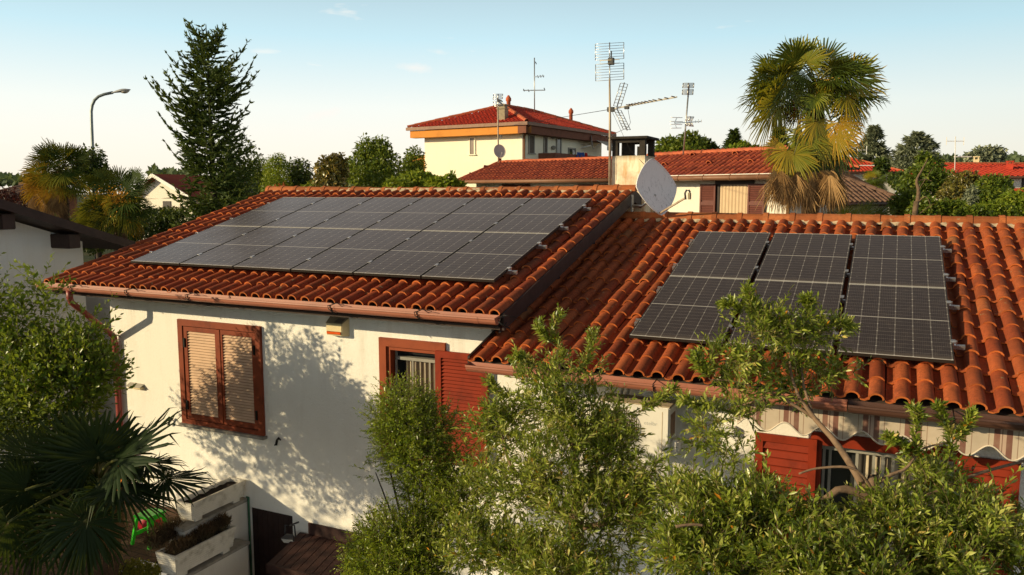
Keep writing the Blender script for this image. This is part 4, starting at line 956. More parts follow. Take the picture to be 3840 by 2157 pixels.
# vent tiles
for zx, zy in ((205, 340), (880, 318), (1510, 300), (1275, 172), (635, 192)):
    p = solve_ridge(2440+zx/4.019, 540+zy/4.019, A_, B_, EZ, R_(25)); m = MB()
    nn = nrm(np.array([0, 0, 1.0])*math.cos(R_(25))+f0.n*math.sin(R_(25)))
    th = np.linspace(0, PI, 8); ring0 = [p+f0.u*.13*math.cos(a)+nn*(.02+.15*math.sin(a)) for a in th]; ring1 = [p+f0.u*.10*math.cos(a)+inn*.35+nn*(.03+.09*math.sin(a)) for a in th]; rin = [p+f0.u*.10*math.cos(a)+nn*(.02+.115*math.sin(a)) for a in th]
    m.add(ring0+ring1, [(i, i+1, 8+i+1, 8+i) for i in range(7)]); m.add(ring0+rin, [(i+1, i, 8+i, 8+i+1) for i in range(7)], 0, 0, 1.0); build('vent_tile', m, M['tile_far'], rt)
w0 = Fac(A_+inn*.55, B_+inn*.55-f0.u*.35)
m = MB(); wall_quad(m, w0.a, w0.b, 0, EZ+.05); e2 = w0.b+inn*(1.75*dr-1.1); wall_quad(m, w0.b, e2, 0, EZ+.05); m.add([w0.b+[0, 0, EZ+.05], e2+[0, 0, EZ+.05], (w0.b+e2)/2+[0, 0, rz-.1]], [(0, 1, 2)]); build('wall', m, M['stucco_far'], nb)
m = MB(); g0 = Fac(A_-inn*.05, B_-inn*.05); m.tube([g0.p(0, EZ-.05), g0.p(g0.L, EZ-.05)], .085, 8); 
for k in range(1, 7): m.tube([g0.p(g0.L*k/7, EZ-.05), g0.p(g0.L*k/7+.03, EZ-.05)], .10, 8)
build('gutter', m, M['gutter_far'], nb)
m = MB(); m.beam(g0.p(0, EZ+.03, -.01), g0.p(g0.L, EZ+.03, -.01), .02, .05); build('eave_strip', m, M['white_paint'], nb)
m = MB(); m.tube([g0.p(g0.L-.1, EZ-.1), w0.p(w0.L-.05, EZ-.45, .06), w0.p(w0.L-.05, .1, .06)], .05, 7); build('downpipe', m, M['gutter_far'], nb)
def W0(zx, zy): return w0.hit(2440+zx/4.019, 540+zy/4.019)
t0, zt = W0(1050, 605); t1, _ = W0(1500, 605); zb0 = zt-2.2
m = MB(); w0.box(m, t0-.18, t1+.16, zt, zt+.13, 0, .05); w0.box(m, t0-.14, t0, zb0, zt, -.0, .03); w0.box(m, t1, t1+.02, zb0, zt, -.0, .03)
wn0 = build('window', m, M['frame_dark'], nb)
m = MB(); w0.box(m, t0, t1, zb0, zt, .004, .008); build('pane', m, M['glass_far'], wn0)
m = MB(); xs = np.linspace(t0+.03, t1, 41); V = [w0.p(x, z, .025+.012*math.sin(i*1.3)) for z in (zb0, zt-.03) for i, x in enumerate(xs)]; m.add(V, [(i, i+1, 41+i+1, 41+i) for i in range(40)], 0, 0, 0, True); build('curtain', m, M['curtain_far'], wn0)
for (za, zb) in ((778, 1010), (1500, 1752)):
    s0, zz = W0(za, 615); s1, _ = W0(zb, 610); m = MB(); o = .07
    w0.box(m, s0, s0+.06, zb0, zt, o, o+.04); w0.box(m, s1-.06, s1, zb0, zt, o, o+.04)
    zm = W0(za, 895)[1]
    for a, b in ((zt-.06, zt), (zm-.06, zm+.05), (zb0, zb0+.08)): w0.box(m, s0+.06, s1-.06, a, b, o, o+.04)
    for z in np.arange(zb0+.1, zt-.07, .055):
        if abs(z-zm) < .09: continue
        V = [w0.p(s0+.06, z, o+.035), w0.p(s1-.06, z, o+.035), w0.p(s1-.06, z+.038, o+.008), w0.p(s0+.06, z+.038, o+.008)]; m.add(V, [(0, 1, 2, 3)])
    w0.box(m, s0+.03, s1-.03, zb0+.04, zt-.04, o-.002, o+.003); build('shutter', m, M['shutter_far'], wn0)
# left wing, set back
la, lb = onZ(1716, 679, EZ), onZ(2290, 671.5, EZ)
fl_ = Fac(la, lb); inl = -fl_.n; lrp = solve_ridge(2140, 602, la, lb, EZ, R_(19)); dl = depth_of(lrp, fl_); lz = lrp[2]
LA, LB = np.array(la), np.array(lb)
hx = (solve_ridge(1880, 608, la, lb, EZ, R_(19))-LA)@fl_.u
HL = LA+fl_.u*hx+inl*dl; HL[2] = lz; HR = LB+inl*dl; HR[2] = lz; BK = LA+inl*2*dl; BKR = LB+inl*2*dl
deck = MB(); t = MB(); roof_face(t, LA, LB, [HR, HL], .225, .36, res=6, seed=31, deck=deck); roof_face(t, BK, LA, [HL], .225, .36, res=5, seed=32, deck=deck)
rt2 = build('tiled_roof', t, M['tile_far'], nb); deck.add([HL, HR, BKR, BK], [(1, 0, 3, 2)]); deck.add([LA-[0, 0, .1], LB-[0, 0, .1], BKR-[0, 0, .1], BK-[0, 0, .1]], [(0, 1, 2, 3)]); deck.add([HR, LB, BKR], [(0, 1, 2)]); build('roof_deck', deck, M['soffit'], nb)
m = MB(); ridge_caps(m, HL+[0, 0, .03], HR+[0, 0, .03], .42, .10, 3, 7, collar=False); ridge_caps(m, LA+[0, 0, .03], HL+[0, 0, .03], .42, .085, 4, 7, collar=False); build('ridge_tiles', m, M['ridge_far'], rt2)
w1 = Fac(LA+inl*.6+fl_.u*.6, LB+inl*.6)
m = MB(); wall_quad(m, w1.a, w1.b, 0, EZ-.02); e3 = w1.a+inl*(2*dl-1.2); wall_quad(m, e3, w1.a, 0, EZ-.02); build('wall', m, M['stucco_far'], nb)
m = MB(); g1 = Fac(LA-inl*.05, LB-inl*.05); m.tube([g1.p(0, EZ-.05), g1.p(g1.L, EZ-.05)], .08, 8); build('gutter', m, M['gutter_far'], nb)
for a, b in ((1885, 1990), (2170, 2280)):
    s0, zt1 = w1.hit(a, 692); s1, _ = w1.hit(b, 690); m = MB(); w1.box(m, s0, s1, 3.6, zt1, .0, .05); build('window', m, M['shutter_far'], nb)
# aerial with dish on the left wing ridge, aerial on the right wing ridge
def pole(name, label, base, top, r, mat, grp=None):
    t = thing(name, label, 'antenna', base, grp); m = MB(); m.tube([base, top], r, 6); build('mast', m, mat, t); return t
def onD(px, py, d): return at(px, py, d)
dL = float((HL-CAM)@FWD)-.2
a1 = pole('tv_antenna', 'thin aerial mast with a round dish rising from the left part of the neighbour roof', onD(1869.5, 612, dL), onD(1866, 370, dL), .035, M['mast'], 'aerials of the neighbours')
c = onD(1874, 567, dL-.3); n_ = nrm(-FWD+RGT*.35+np.array([0, 0, .15])); s_ = nrm(np.cross((0, 0, 1), n_)); u_ = np.cross(n_, s_)
def dish_far(name, par, c, r, nvec, mat, tag_=None):
    m = MB(); s_ = nrm(np.cross((0, 0, 1), nvec)); u_ = np.cross(nvec, s_); k = 24; V = [c-nvec*r*.22]
    for f in (.35, .7, 1.0): V += [c+s_*r*.9*f*math.cos(t)+u_*r*f*math.sin(t)+nvec*(f*f-1)*r*.22 for t in np.arange(k)*2*PI/k]
    m.add(V, [(0, 1+i, 1+(i+1) % k) for i in range(k)]+[(1+j*k+i, 1+(j+1)*k+i, 1+(j+1)*k+(i+1) % k, 1+j*k+(i+1) % k) for j in range(2) for i in range(k)], 0, 0, 0, True); V = V[1:]
    m.tube([*V[2*k:], V[2*k]], r*.03, 5); m.tube([c-u_*r, c-u_*r*.55+nvec*r*.9], r*.03, 5); m.box(c-u_*r*.55+nvec*r*.9-r*.06, c-u_*r*.55+nvec*r*.9+r*.06)
    return build(name, m, mat, par)
dish_far('dish', a1, c, .32, n_, M['dish_far'])
def Z2(x, y, d): return at(1520+x/4.019, 330+y/4.019, d)
grid(a1, Z2(1330, 95, dL-.3), Z2(1468, 92, dL-.3), Z2(1462, 165, dL-.3), Z2(1325, 175, dL-.3), 6, M['alu'], r=.012); grid(a1, Z2(1325, 205, dL-.3), Z2(1462, 195, dL-.3), Z2(1472, 270, dL-.3), Z2(1338, 285, dL-.3), 6, M['alu'], r=.012)
m = MB(); m.beam(Z2(1385, 180, dL-.3), Z2(1450, 195, dL-.35), .05, .08); m.beam(Z2(1400, 200, dL), Z2(1465, 250, dL-.3), .05, .05); m.beam(Z2(1395, 720, dL), Z2(1450, 722, dL), .03, .03); m.box(Z2(1440, 730, dL)-.05, Z2(1440, 730, dL)+.05); build('bracket', m, M['grey_plastic'], a1)
dR = float((RL*.6+RR*.4-CAM)@FWD)
a2 = pole('tv_antenna', 'slim white aerial mast with several grids on the ridge of the neighbour house', onD(2562, 580, dR), onD(2584, 318, dR), .028, M['steel'], 'aerials of the neighbours')
def Z3(x, y): return at(2180+x/4.019, 140+y/4.019, dR-.1)
grid(a2, Z3(1535, 692), Z3(1697, 692), Z3(1690, 762), Z3(1528, 765), 6, M['steel'], r=.010); grid(a2, Z3(1526, 790), Z3(1688, 787), Z3(1680, 865), Z3(1522, 865), 6, M['steel'], r=.010)
grid(a2, Z3(1595, 1195), Z3(1698, 1200), Z3(1660, 1265), Z3(1572, 1255), 6, M['alu'], r=.010); grid(a2, Z3(1580, 1285), Z3(1665, 1290), Z3(1690, 1345), Z3(1595, 1335), 6, M['alu'], r=.010)
m = MB(); m.beam(Z3(1400, 1295), Z3(1800, 1270), .035, .035); m.beam(Z3(1405, 1290), Z3(1440, 1212), .03, .03); m.beam(Z3(1405, 1290), Z3(1435, 1365), .03, .03); build('boom', m, M['alu'], a2)
for (x0, y0, x1, y1) in ((1350, 1208, 1525, 1212), (1330, 1270, 1530, 1270), (1330, 1313, 1520, 1316), (1340, 1370, 1510, 1368), (1765, 1240, 1765, 1290), (1720, 1255, 1720, 1290), (1810, 1245, 1810, 1280)):
    m = MB(); m.tube([Z3(x0, y0), Z3(x1, y1)], .010, 4); build('director', m, M['alu'], a2)

# ---- big pale yellow house with a red hipped roof
HZ = 9.0
yl, yc, yr = onZ(1530, 481, HZ), onZ(1975, 457.5, HZ), onZ(2342, 504, HZ)
yl, yc, yr = map(np.array, (yl, yc, yr))
yh = thing('house', 'large pale yellow house with a bright red hipped roof beyond the neighbour roof', 'house', ((yc[0]+yl[0])/2, (yc[1]+yl[1])/2, 0))
FL, FR = Fac(yl, yc), Fac(yc, yr); wL = FL.L
FR = Fac(yc, yc+FR.u*FR.L)
ap = solve_ridge(1880, 404, yl, yc, HZ, R_(19)); 
mid = (yl+yc)/2; ua = FR.u-FL.u*(FR.u@FL.u); ua = nrm(ua); dap = wL/2*1.0; rise = math.tan(R_(19))*dap
AP1 = mid+ua*dap+[0, 0, rise]; AP2 = mid+ua*(FR.L-dap)+[0, 0, rise]; ybl = yl+ua*FR.L; ybr = yc+ua*FR.L; FR = Fac(yc, ybr)
deck = MB(); t = MB(); roof_face(t, yl, yc, [AP1], .27, .36, h=.07, seed=41, deck=deck); roof_face(t, yc, ybr, [AP2, AP1], .27, .36, h=.07, seed=42, deck=deck)
deck.add([ybl, yl, AP1, AP2], [(0, 1, 2, 3)]); deck.add([ybr, ybl, AP2], [(0, 1, 2)])
rt3 = build('tiled_roof', t, M['tile_red'], yh); build('roof_deck', deck, M['tile_red'], yh)
m = MB(); 
for p, q in ((yl, AP1), (yc, AP1), (AP1, AP2), (ybr, AP2)): ridge_caps(m, p+[0, 0, .05], q+[0, 0, .05], .45, .14, 5, 7, collar=False)
build('ridge_tiles', m, M['ridge_far'], rt3)
def ring(mb, o0, o1, z0, z1, mat=0):
    for F_ in (FL, FR):
        ln = F_.L
        a = -o1 if F_ is FR else -o1; F_.box(mb, -o1, ln+o1, z0, z1, o0, o1, mat)
m = MB(); FL.box(m, -.10, wL+.10, HZ-.16, HZ+.03, -.05, .10); FR.box(m, .0, FR.L, HZ-.16, HZ+.03, -.05, .10); build('gutter', m, M['gutter_far'], yh)
m = MB(); FL.box(m, .12, wL-.05, HZ-.62, HZ-.165, -.62, -.05); build('eave_board', m, M['orange_wall'], yh)
m = MB(); FR.box(m, .02, FR.L, HZ-.62, HZ-.165, -.62, -.05); build('eave_board', m, M['brick_brown'], yh)
sx0 = .75
GL = Fac(FL.p(sx0, 0, -.72), FL.p(wL-.72, 0, -.72)); GR_ = Fac(FR.p(.72, 0, -.72), FR.p(FR.L-.7, 0, -.72))
m = MB(); wall_quad(m, GL.a, GL.b, 0, HZ-.3); wall_quad(m, GR_.a, GR_.b, 0, HZ-.3); wall_quad(m, GL.a+ua*(FR.L-1.4), GL.a, 0, HZ-.3); wall_quad(m, GR_.b, GL.a+ua*(FR.L-1.4), 0, HZ-.3); build('wall', m, M['yellow_wall'], yh)
def zy(x, y): return 1520+x/4.019, 330+y/4.019
def win(fc, x0, y0, x1, y1, fm, gm, name='window', deep=.04):
    t0, z1 = fc.hit(*zy(x0, y0)); t1, z0 = fc.hit(*zy(x1, y1)); m = MB(); f = .09
    fc.box(m, t0, t0+f, z0, z1, 0, deep+.03); fc.box(m, t1-f, t1, z0, z1, 0, deep+.03); fc.box(m, t0+f, t1-f, z1-f, z1, 0, deep+.03); fc.box(m, t0-.05, t1+.05, z0-.06, z0, 0, deep+.08)
    o = build(name, m, fm, yh); m = MB(); fc.box(m, t0+f, t1-f, z0, z1-f, .004, deep); build('pane', m, gm, o); return o
win(GL, 962, 735, 1060, 1000, M['yellow_wall'], M['glass_far'])
win(GR_, 1850, 700, 1938, 988, M['frame_grey'], M['grille_dark']); win(GR_, 2078, 722, 2132, 978, M['frame_grey'], M['grille_dark']); win(GR_, 2268, 742, 2342, 990, M['frame_grey'], M['glass'], 'balcony_door'); win(GR_, 2450, 898, 2560, 1010, M['frame_grey'], M['glass'])
t0, z1 = GR_.hit(*zy(2005, 985)); m = MB(); GR_.box(m, t0, FR.L-1.6, z1-1.0, z1, 1.1, 1.2); GR_.box(m, t0, t0+.1, z1-1.0, z1, 0.0, 1.1); GR_.box(m, t0, FR.L-1.6, z1-1.12, z1-1.001, 0.0, 1.2); build('balcony', m, M['brick_brown'], yh)
balz = z1; balt = t0
t0, z1 = GL.hit(*zy(155, 1030)); m = MB(); GL.box(m, -1.1, -.003, z1-1.75, z1, -.5, -.1); GL.box(m, -1.15, -.003, z1+.001, z1+.06, -.55, -.05); build('balcony', m, M['orange_wall'], yh)
def flue(base, h, w, mat, lab):
    m = MB(); m.box(base+[-w/2, -w/2, -.6], base+[w/2, w/2, h]); m.box(base+[-w/2-.05, -w/2-.05, h+.001], base+[w/2+.05, w/2+.05, h+.06])
    m.box(base+[-w/2+.03, -w/2+.03, h+.061], base+[w/2-.03, w/2-.03, h+.22]); m.box(base+[-w/2-.05, -w/2-.05, h+.221], base+[w/2+.05, w/2+.05, h+.28]); o = build('chimney', m, mat, yh); return o
pch = solve_ridge(*zy(1468, 480), yl, yc, HZ, R_(19)); flue(pch, .62, .50, M['cream_dark'], '')
for zx, zy_ in ((1555, 335), (2495, 505)):
    p = at(*zy(zx, zy_), float((AP1-CAM)@FWD)+(0 if zx < 2000 else 6)); m = MB(); m.lathe([(.14, -.6), (.14, .55), (.19, .6), (.19, .75), (.05, .95)], p, 8); build('flue_pipe', m, M['ridge_far'], yh)
m = MB(); m.tube([FR.p(.35, HZ-.1, .02), GR_.p(.1, HZ-.75, .08), GR_.p(.1, .2, .08)], .07, 7); build('downpipe', m, M['gutter_far'], yh)
for x, y in ((2205, 745), (2208, 905)):
    t_, z_ = GR_.hit(*zy(x, y)); m = MB(); c = GR_.p(t_, z_, .12); m.lathe([(.05, -.12), (.16, -.02), (.16, .08), (.04, .14)], c, 10); build('wall_lamp', m, M['frame_grey'], yh)
ya = thing('awning', 'small beige awning on the shaded side of the yellow house', 'awning', GR_.p(FR.L*.6, 7, 1))
def zs(x, y): return 2200+x/5.358, 480+y/5.358
ta, za = GR_.hit(*zs(10, 150)); m = MB(); e_ = GR_.L-.3
m.add([GR_.p(ta, za-.05, .05), GR_.p(e_, za-.05, .05), GR_.p(e_, za-.75, 1.5), GR_.p(ta, za-.75, 1.5)], [(3, 2, 1, 0)]); build('cloth', m, M['awning_plain'], ya)
m = MB(); m.add([GR_.p(ta, za-.76, 1.5), GR_.p(e_, za-.76, 1.5), GR_.p(e_, za-1.05, 1.5), GR_.p(ta, za-1.05, 1.5)], [(3, 2, 1, 0)]); build('valance', m, M['awning_plain'], ya)
yd = thing('satellite_dish', 'small round satellite dish on the shaded wall of the yellow house', 'satellite dish', GR_.p(5, 6, .5)); t_, z_ = GR_.hit(1280+1820/2.0094, 1075/2.0094)
dish_far('reflector', yd, GR_.p(t_, z_, .7), .45, nrm(GR_.n+GR_.u*.5+np.array([0, 0, .2])), M['dish_far']); m = MB(); m.beam(GR_.p(t_, z_-.2, .6), GR_.p(t_-.2, z_-.35, 0), .06, .06); build('bracket', m, M['steel'], yd)
def cloth_hang(x0, y0, x1, y1, mat, label):
    t0, z1 = GR_.hit(*zy(x0, y0)); t1, z0 = GR_.hit(*zy(x1, y1)); m = MB(); k = 9; q = np.random.default_rng(int(x0)); dz = 1.22
    xs = np.linspace(t0, t1, k); zz = np.linspace(z0, z1, 6); V = [GR_.p(x+.03*math.sin(z*7), z-.03*math.sin((x-t0)/(t1-t0)*PI), dz+.05*math.sin(i*1.7+j*.4)) for j, z in enumerate(zz) for i, x in enumerate(xs)]
    m.add(V, [(j*k+i, j*k+i+1, (j+1)*k+i+1, (j+1)*k+i) for j in range(5) for i in range(k-1)], 0, 0, 0, True); tag(build('laundry', m, mat), label, 'laundry', 'laundry on the balcony of the yellow house')
cloth_hang(2318, 968, 2435, 1065, M['blue_cloth'], 'blue cloth hung to dry over the balcony of the yellow house'); cloth_hang(2450, 980, 2485, 1085, M['red_cloth'], 'red garment hung over the balcony beside the blue cloth'); cloth_hang(2258, 935, 2285, 1005, M['white_cloth'], 'white cloth hung over the balcony left of the blue one')
pr_ = AP1*.72+AP2*.28; dA = float((pr_-CAM)@FWD)
a3 = pole('tv_antenna', 'tall thin lattice aerial with crossed rods standing on the yellow house ridge', onD(2004.5, 420, dA), onD(2004, 217, dA), .035, M['steel'], 'aerials of the neighbours')
def Z4(x, y): return at(1280+x/2.0094, y/2.0094, dA)
m = MB(); m.beam(Z4(1370, 682), Z4(1535, 680), .06, .06); build('cross_boom', m, M['steel'], a3)
m = MB(); m.beam(Z4(1455, 580), Z4(1530, 572), .06, .06); build('cross_boom', m, M['alu'], a3)
for x, y in ((1375, 680), (1410, 684), (1530, 672), (1465, 475), (1480, 578), (1500, 576), (1520, 574)):
    m = MB(); m.beam(Z4(x-3, y-9), Z4(x+5, y+9), .05, .05); build('director', m, M['iron'], a3)
for px, py, d, top, lab in ((2850, 575, 70, 528, 'tiny distant aerial above the shutters of the neighbour house'), (3580, 660, 60, 512, 'distant white aerial left of the far red roof'), (3215, 592, 66, 545, 'short distant aerial rising from the red roof behind the big palm')):
    b_ = at(px, py, d); tp_ = at(px+3, top, d); a_ = pole('tv_antenna', lab, b_, tp_, .035, M['white_paint'], 'aerials of the neighbours'); s = d/60
    m = MB(); r_ = RGT*.65*s; q_ = tp_-[0, 0, .35*s]
    m.beam(q_-r_, q_+r_, .05, .05); m.beam(q_-r_-[0, 0, .3*s], q_-r_+[0, 0, .3*s], .05, .05); m.beam(q_+r_-[0, 0, .3*s], q_+r_+[0, 0, .3*s], .05, .05); q2 = tp_-[0, 0, 1.5*s]; m.beam(q2, q2+RGT*1.3*s, .07, .07); build('grid', m, M['white_paint'], a_)

# ---- far red-roofed houses on the right, the grey-brown roof
def gable_house(name, label, p0, p1, ez, depth, pitch, wall, tile, tp=.3, over=.5, hip=False, seed=5, z0=0, base_h=0):
    """eave p0-p1 in plan (left to right seen from the camera), roof rising away from it"""
    t_ = thing(name, label, 'house', ((p0[0]+p1[0])/2, (p0[1]+p1[1])/2, 0)); f = Fac(p0, p1); inn = -f.n; a = f.a+[0, 0, ez]; b = f.b+[0, 0, ez]; rise = depth/2*math.tan(pitch)
    i = depth/2 if hip else 0
    r0 = a+f.u*i+inn*depth/2+[0, 0, rise]; r1 = b-f.u*i+inn*depth/2+[0, 0, rise]; bk0 = a+inn*depth; bk1 = b+inn*depth
    dk = MB(); m = MB(); roof_face(m, a, b, [r1, r0], tp, .42, h=.07, seed=seed, deck=dk)
    if hip: roof_face(m, bk0, a, [r0], tp, .42, h=.07, seed=seed+1, deck=dk); roof_face(m, b, bk1, [r1], tp, .42, h=.07, seed=seed+2, deck=dk)
    dk.add([r0, r1, bk1, bk0], [(1, 0, 3, 2)]); dk.add([a-[0, 0, .12], b-[0, 0, .12], bk1-[0, 0, .12], bk0-[0, 0, .12]], [(0, 1, 2, 3)])
    ro = build('tiled_roof', m, tile, t_); build('roof_deck', dk, tile, t_)
    m = MB(); ridge_caps(m, r0+[0, 0, .03], r1+[0, 0, .03], .45, .12, 4, 7, collar=False)
    if hip: ridge_caps(m, a+[0, 0, .03], r0+[0, 0, .03], .45, .13, 5, 7, collar=False); ridge_caps(m, b+[0, 0, .03], r1+[0, 0, .03], .45, .13, 6, 7, collar=False)
    build('ridge_tiles', m, tile if tile is M['tile_brown'] else M['ridge_far'], ro)
    wa = Fac(f.p(over, 0, -over), f.p(f.L-over, 0, -over)); m = MB(); wall_quad(m, wa.a, wa.b, z0, ez); c, d = wa.a+inn*(depth-2*over), wa.b+inn*(depth-2*over); wall_quad(m, c, wa.a, z0, ez); wall_quad(m, wa.b, d, z0, ez)
    if not hip:
        for p, q in ((c, wa.a), (wa.b, d)): m.add([p+[0, 0, ez], q+[0, 0, ez], (p+q)/2+[0, 0, ez+rise-.1]], [(0, 1, 2)])
    build('wall', m, wall, t_)
    m = MB(); m.tube([f.p(0, ez-.05, .06), f.p(f.L, ez-.05, .06)], .08, 7); build('gutter', m, M['gutter_dark'], t_)
    return t_, f, wa, ro
# far right: roof ridge (3583,600)-(3840+,604), eave (3590,660)-(3840,662)
e0, e1 = at(3592, 662, 58), at(3592, 662, 58)+(RGT*.985+FWD*.03)*22; ez = float(e0[2])
h3, f3, w3, _ = gable_house('house', 'long far house on the right with a red roof and white wall', e0, e1, ez, 8.4, R_(13.8), M['stucco_far'], M['tile_red'], .42, seed=61)
def chim(par, px, py, d, h, w, mat):
    b = at(px, py, d); m = MB(); m.box(b+[-w/2, -w/2, -.8], b+[w/2, w/2, h]); m.box(b+[-w/2-.04, -w/2-.04, h+.18], b+[w/2+.04, w/2+.04, h+.24])
    for sx in (-1, 1): m.box(b+[sx*(w/2-.05)-.04, -w/2, h], b+[sx*(w/2-.05)+.04, w/2, h+.18])
    build('chimney', m, mat, par)
chim(h3, 3785, 636, 60.5, .40, .42, M['tile_red']); chim(h3, 3660, 612, 63, .28, .38, M['cream'])
t0, z1 = w3.hit(3832, 666); m = MB(); w3.box(m, t0, t0+1.0, z1-1.3, z1, 0, .06); build('window', m, M['frame_dark'], h3)
m = MB(); t0, _ = w3.hit(3775, 670); m.tube([w3.p(t0, ez-.1, .12), w3.p(t0, 0, .12)], .07, 6); build('downpipe', m, M['shutter_far'], h3)
e0, e1 = at(3768, 733, 50), at(3768, 733, 50)+RGT*14; ez = float(e0[2])
gable_house('house', 'low red lean-to roof below the far white house at the right edge', e0, e1, ez, 3, R_(12), M['stucco_far'], M['tile_red'], .42, seed=65)
# red hipped roofs beyond the palm
e0, e1 = at(3060, 644, 75), at(3390, 645, 75); ez = float((e0[2]+e1[2])/2)
gable_house('house', 'far white house with a red hipped roof just right of the big palm', e0, e1, ez, 7.6, R_(21), M['stucco_far'], M['tile_red'], .35, hip=True, seed=71)
e0, e1 = at(2990, 630, 55), at(3222, 630, 55); ez = float(e0[2])
gable_house('house', 'far house with red tiles partly hidden behind the big palm', e0, e1, ez, 3.6, R_(21), M['stucco_grey'], M['tile_red'], .35, hip=True, seed=74)
# grey-brown hipped roof
e0, e1 = at(3000, 760, 31), at(3402, 764, 33); ez = float((e0[2]+e1[2])/2)
gable_house('house', 'house with a grey brown tiled hipped roof behind the small palm', e0, e1, ez, 7.6, R_(30), M['stucco_far'], M['tile_brown'], .26, hip=True, seed=77)
# white gabled house on the left, beyond the spruce
pk = atd(400, 443, 52); wgl = at(475, 790, 52); 
wh = thing('house', 'small bright white gabled house left of the tall spruce', 'house', (pk[0], pk[1], 0))
u = nrm(RGT*.85-FWD*.5); n_w = np.cross(u, (0, 0, 1)); c = np.array([pk[0], pk[1], 0]); hw = 3.1; inn_ = -n_w; ezw = pk[2]-1.45; rzw = pk[2]
m = MB(); A1, B1 = c-u*hw, c+u*hw; wall_quad(m, A1, B1, 0, ezw); m.add([A1+[0, 0, ezw], B1+[0, 0, ezw], c+[0, 0, rzw]], [(0, 1, 2)]); wall_quad(m, A1+inn_*9, A1, 0, ezw); wall_quad(m, B1, B1+inn_*9, 0, ezw); build('wall', m, M['stucco_far'], wh)
m = MB(); ov = .55; o_ = n_w*.5; rs = (rzw-ezw)/hw
for s_ in (-1, 1):
    e_ = c+u*s_*(hw+ov)+[0, 0, ezw-rs*ov+.12]; k_ = c+[0, 0, rzw+.12]; m.add([e_+o_, k_+o_, k_+inn_*9, e_+inn_*9, e_+o_-[0, 0, .16], k_+o_-[0, 0, .16], k_+inn_*9-[0, 0, .16], e_+inn_*9-[0, 0, .16]], [(0, 1, 2, 3), (7, 6, 5, 4), (0, 4, 5, 1), (0, 3, 7, 4), (2, 6, 7, 3)])
build('roof', m, M['tile_far'], wh)
m = MB(); 
for s_ in (-1, 1): e_ = c+u*s_*(hw+ov)+[0, 0, ezw-rs*ov+.05]; k_ = c+[0, 0, rzw+.05]; m.beam(e_+o_*1.02, k_+o_*1.02, .05, .22)
build('barge_board', m, M['white_paint'], wh)
FW = Fac(A1, B1); t_, z_ = FW.hit(1268/2.0094, 640+230/2.0094); m = MB(); FW.box(m, t_-.5, t_+.28, z_-1.15, z_, 0, .05); build('window', m, M['frame_dark'], wh)
# ---- shaded house at the left edge
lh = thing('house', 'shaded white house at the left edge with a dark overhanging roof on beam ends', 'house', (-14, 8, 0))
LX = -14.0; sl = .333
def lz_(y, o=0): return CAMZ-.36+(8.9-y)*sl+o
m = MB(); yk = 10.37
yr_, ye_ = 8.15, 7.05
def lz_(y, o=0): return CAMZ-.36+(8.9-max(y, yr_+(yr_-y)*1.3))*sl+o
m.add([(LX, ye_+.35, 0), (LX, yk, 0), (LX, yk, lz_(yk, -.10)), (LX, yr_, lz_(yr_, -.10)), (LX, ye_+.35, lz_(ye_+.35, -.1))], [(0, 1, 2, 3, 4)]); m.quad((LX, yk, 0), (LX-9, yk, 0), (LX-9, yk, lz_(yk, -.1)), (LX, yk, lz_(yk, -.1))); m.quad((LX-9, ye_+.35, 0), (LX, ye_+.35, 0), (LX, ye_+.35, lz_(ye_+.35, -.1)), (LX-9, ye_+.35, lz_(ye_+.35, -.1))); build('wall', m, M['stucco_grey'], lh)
m = MB(); th_ = .16; xo = LX+.62; m.prism([(yr_, lz_(yr_, .1)), (11.1, lz_(11.1, .1)), (11.1, lz_(11.1, .1-th_)), (yr_, lz_(yr_, .1-th_)), (ye_, lz_(ye_, .1-th_)), (ye_, lz_(ye_, .1))], 'x', LX-9, xo); build('roof', m, M['wood_dark'], lh)
for y in (8.66, 9.85):
    m = MB(); m.box((LX-.05, y-.12, lz_(y, -.36)), (LX+.50, y+.12, lz_(y, -.10))); build('beam_end', m, M['wood_dark'], lh, bevel=.012)
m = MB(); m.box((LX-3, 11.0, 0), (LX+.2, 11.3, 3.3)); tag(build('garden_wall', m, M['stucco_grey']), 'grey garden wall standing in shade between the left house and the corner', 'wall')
# low brown roof seen between hedge and palms
b0, b1 = at(-60, 728, 40), at(100, 734, 40); gable_house('house', 'low brown roof at the far left edge behind the purple hedge', b0, b1, float(b0[2]), 6, R_(9), M['brick_brown'], M['tile_brown'], .4, seed=81)
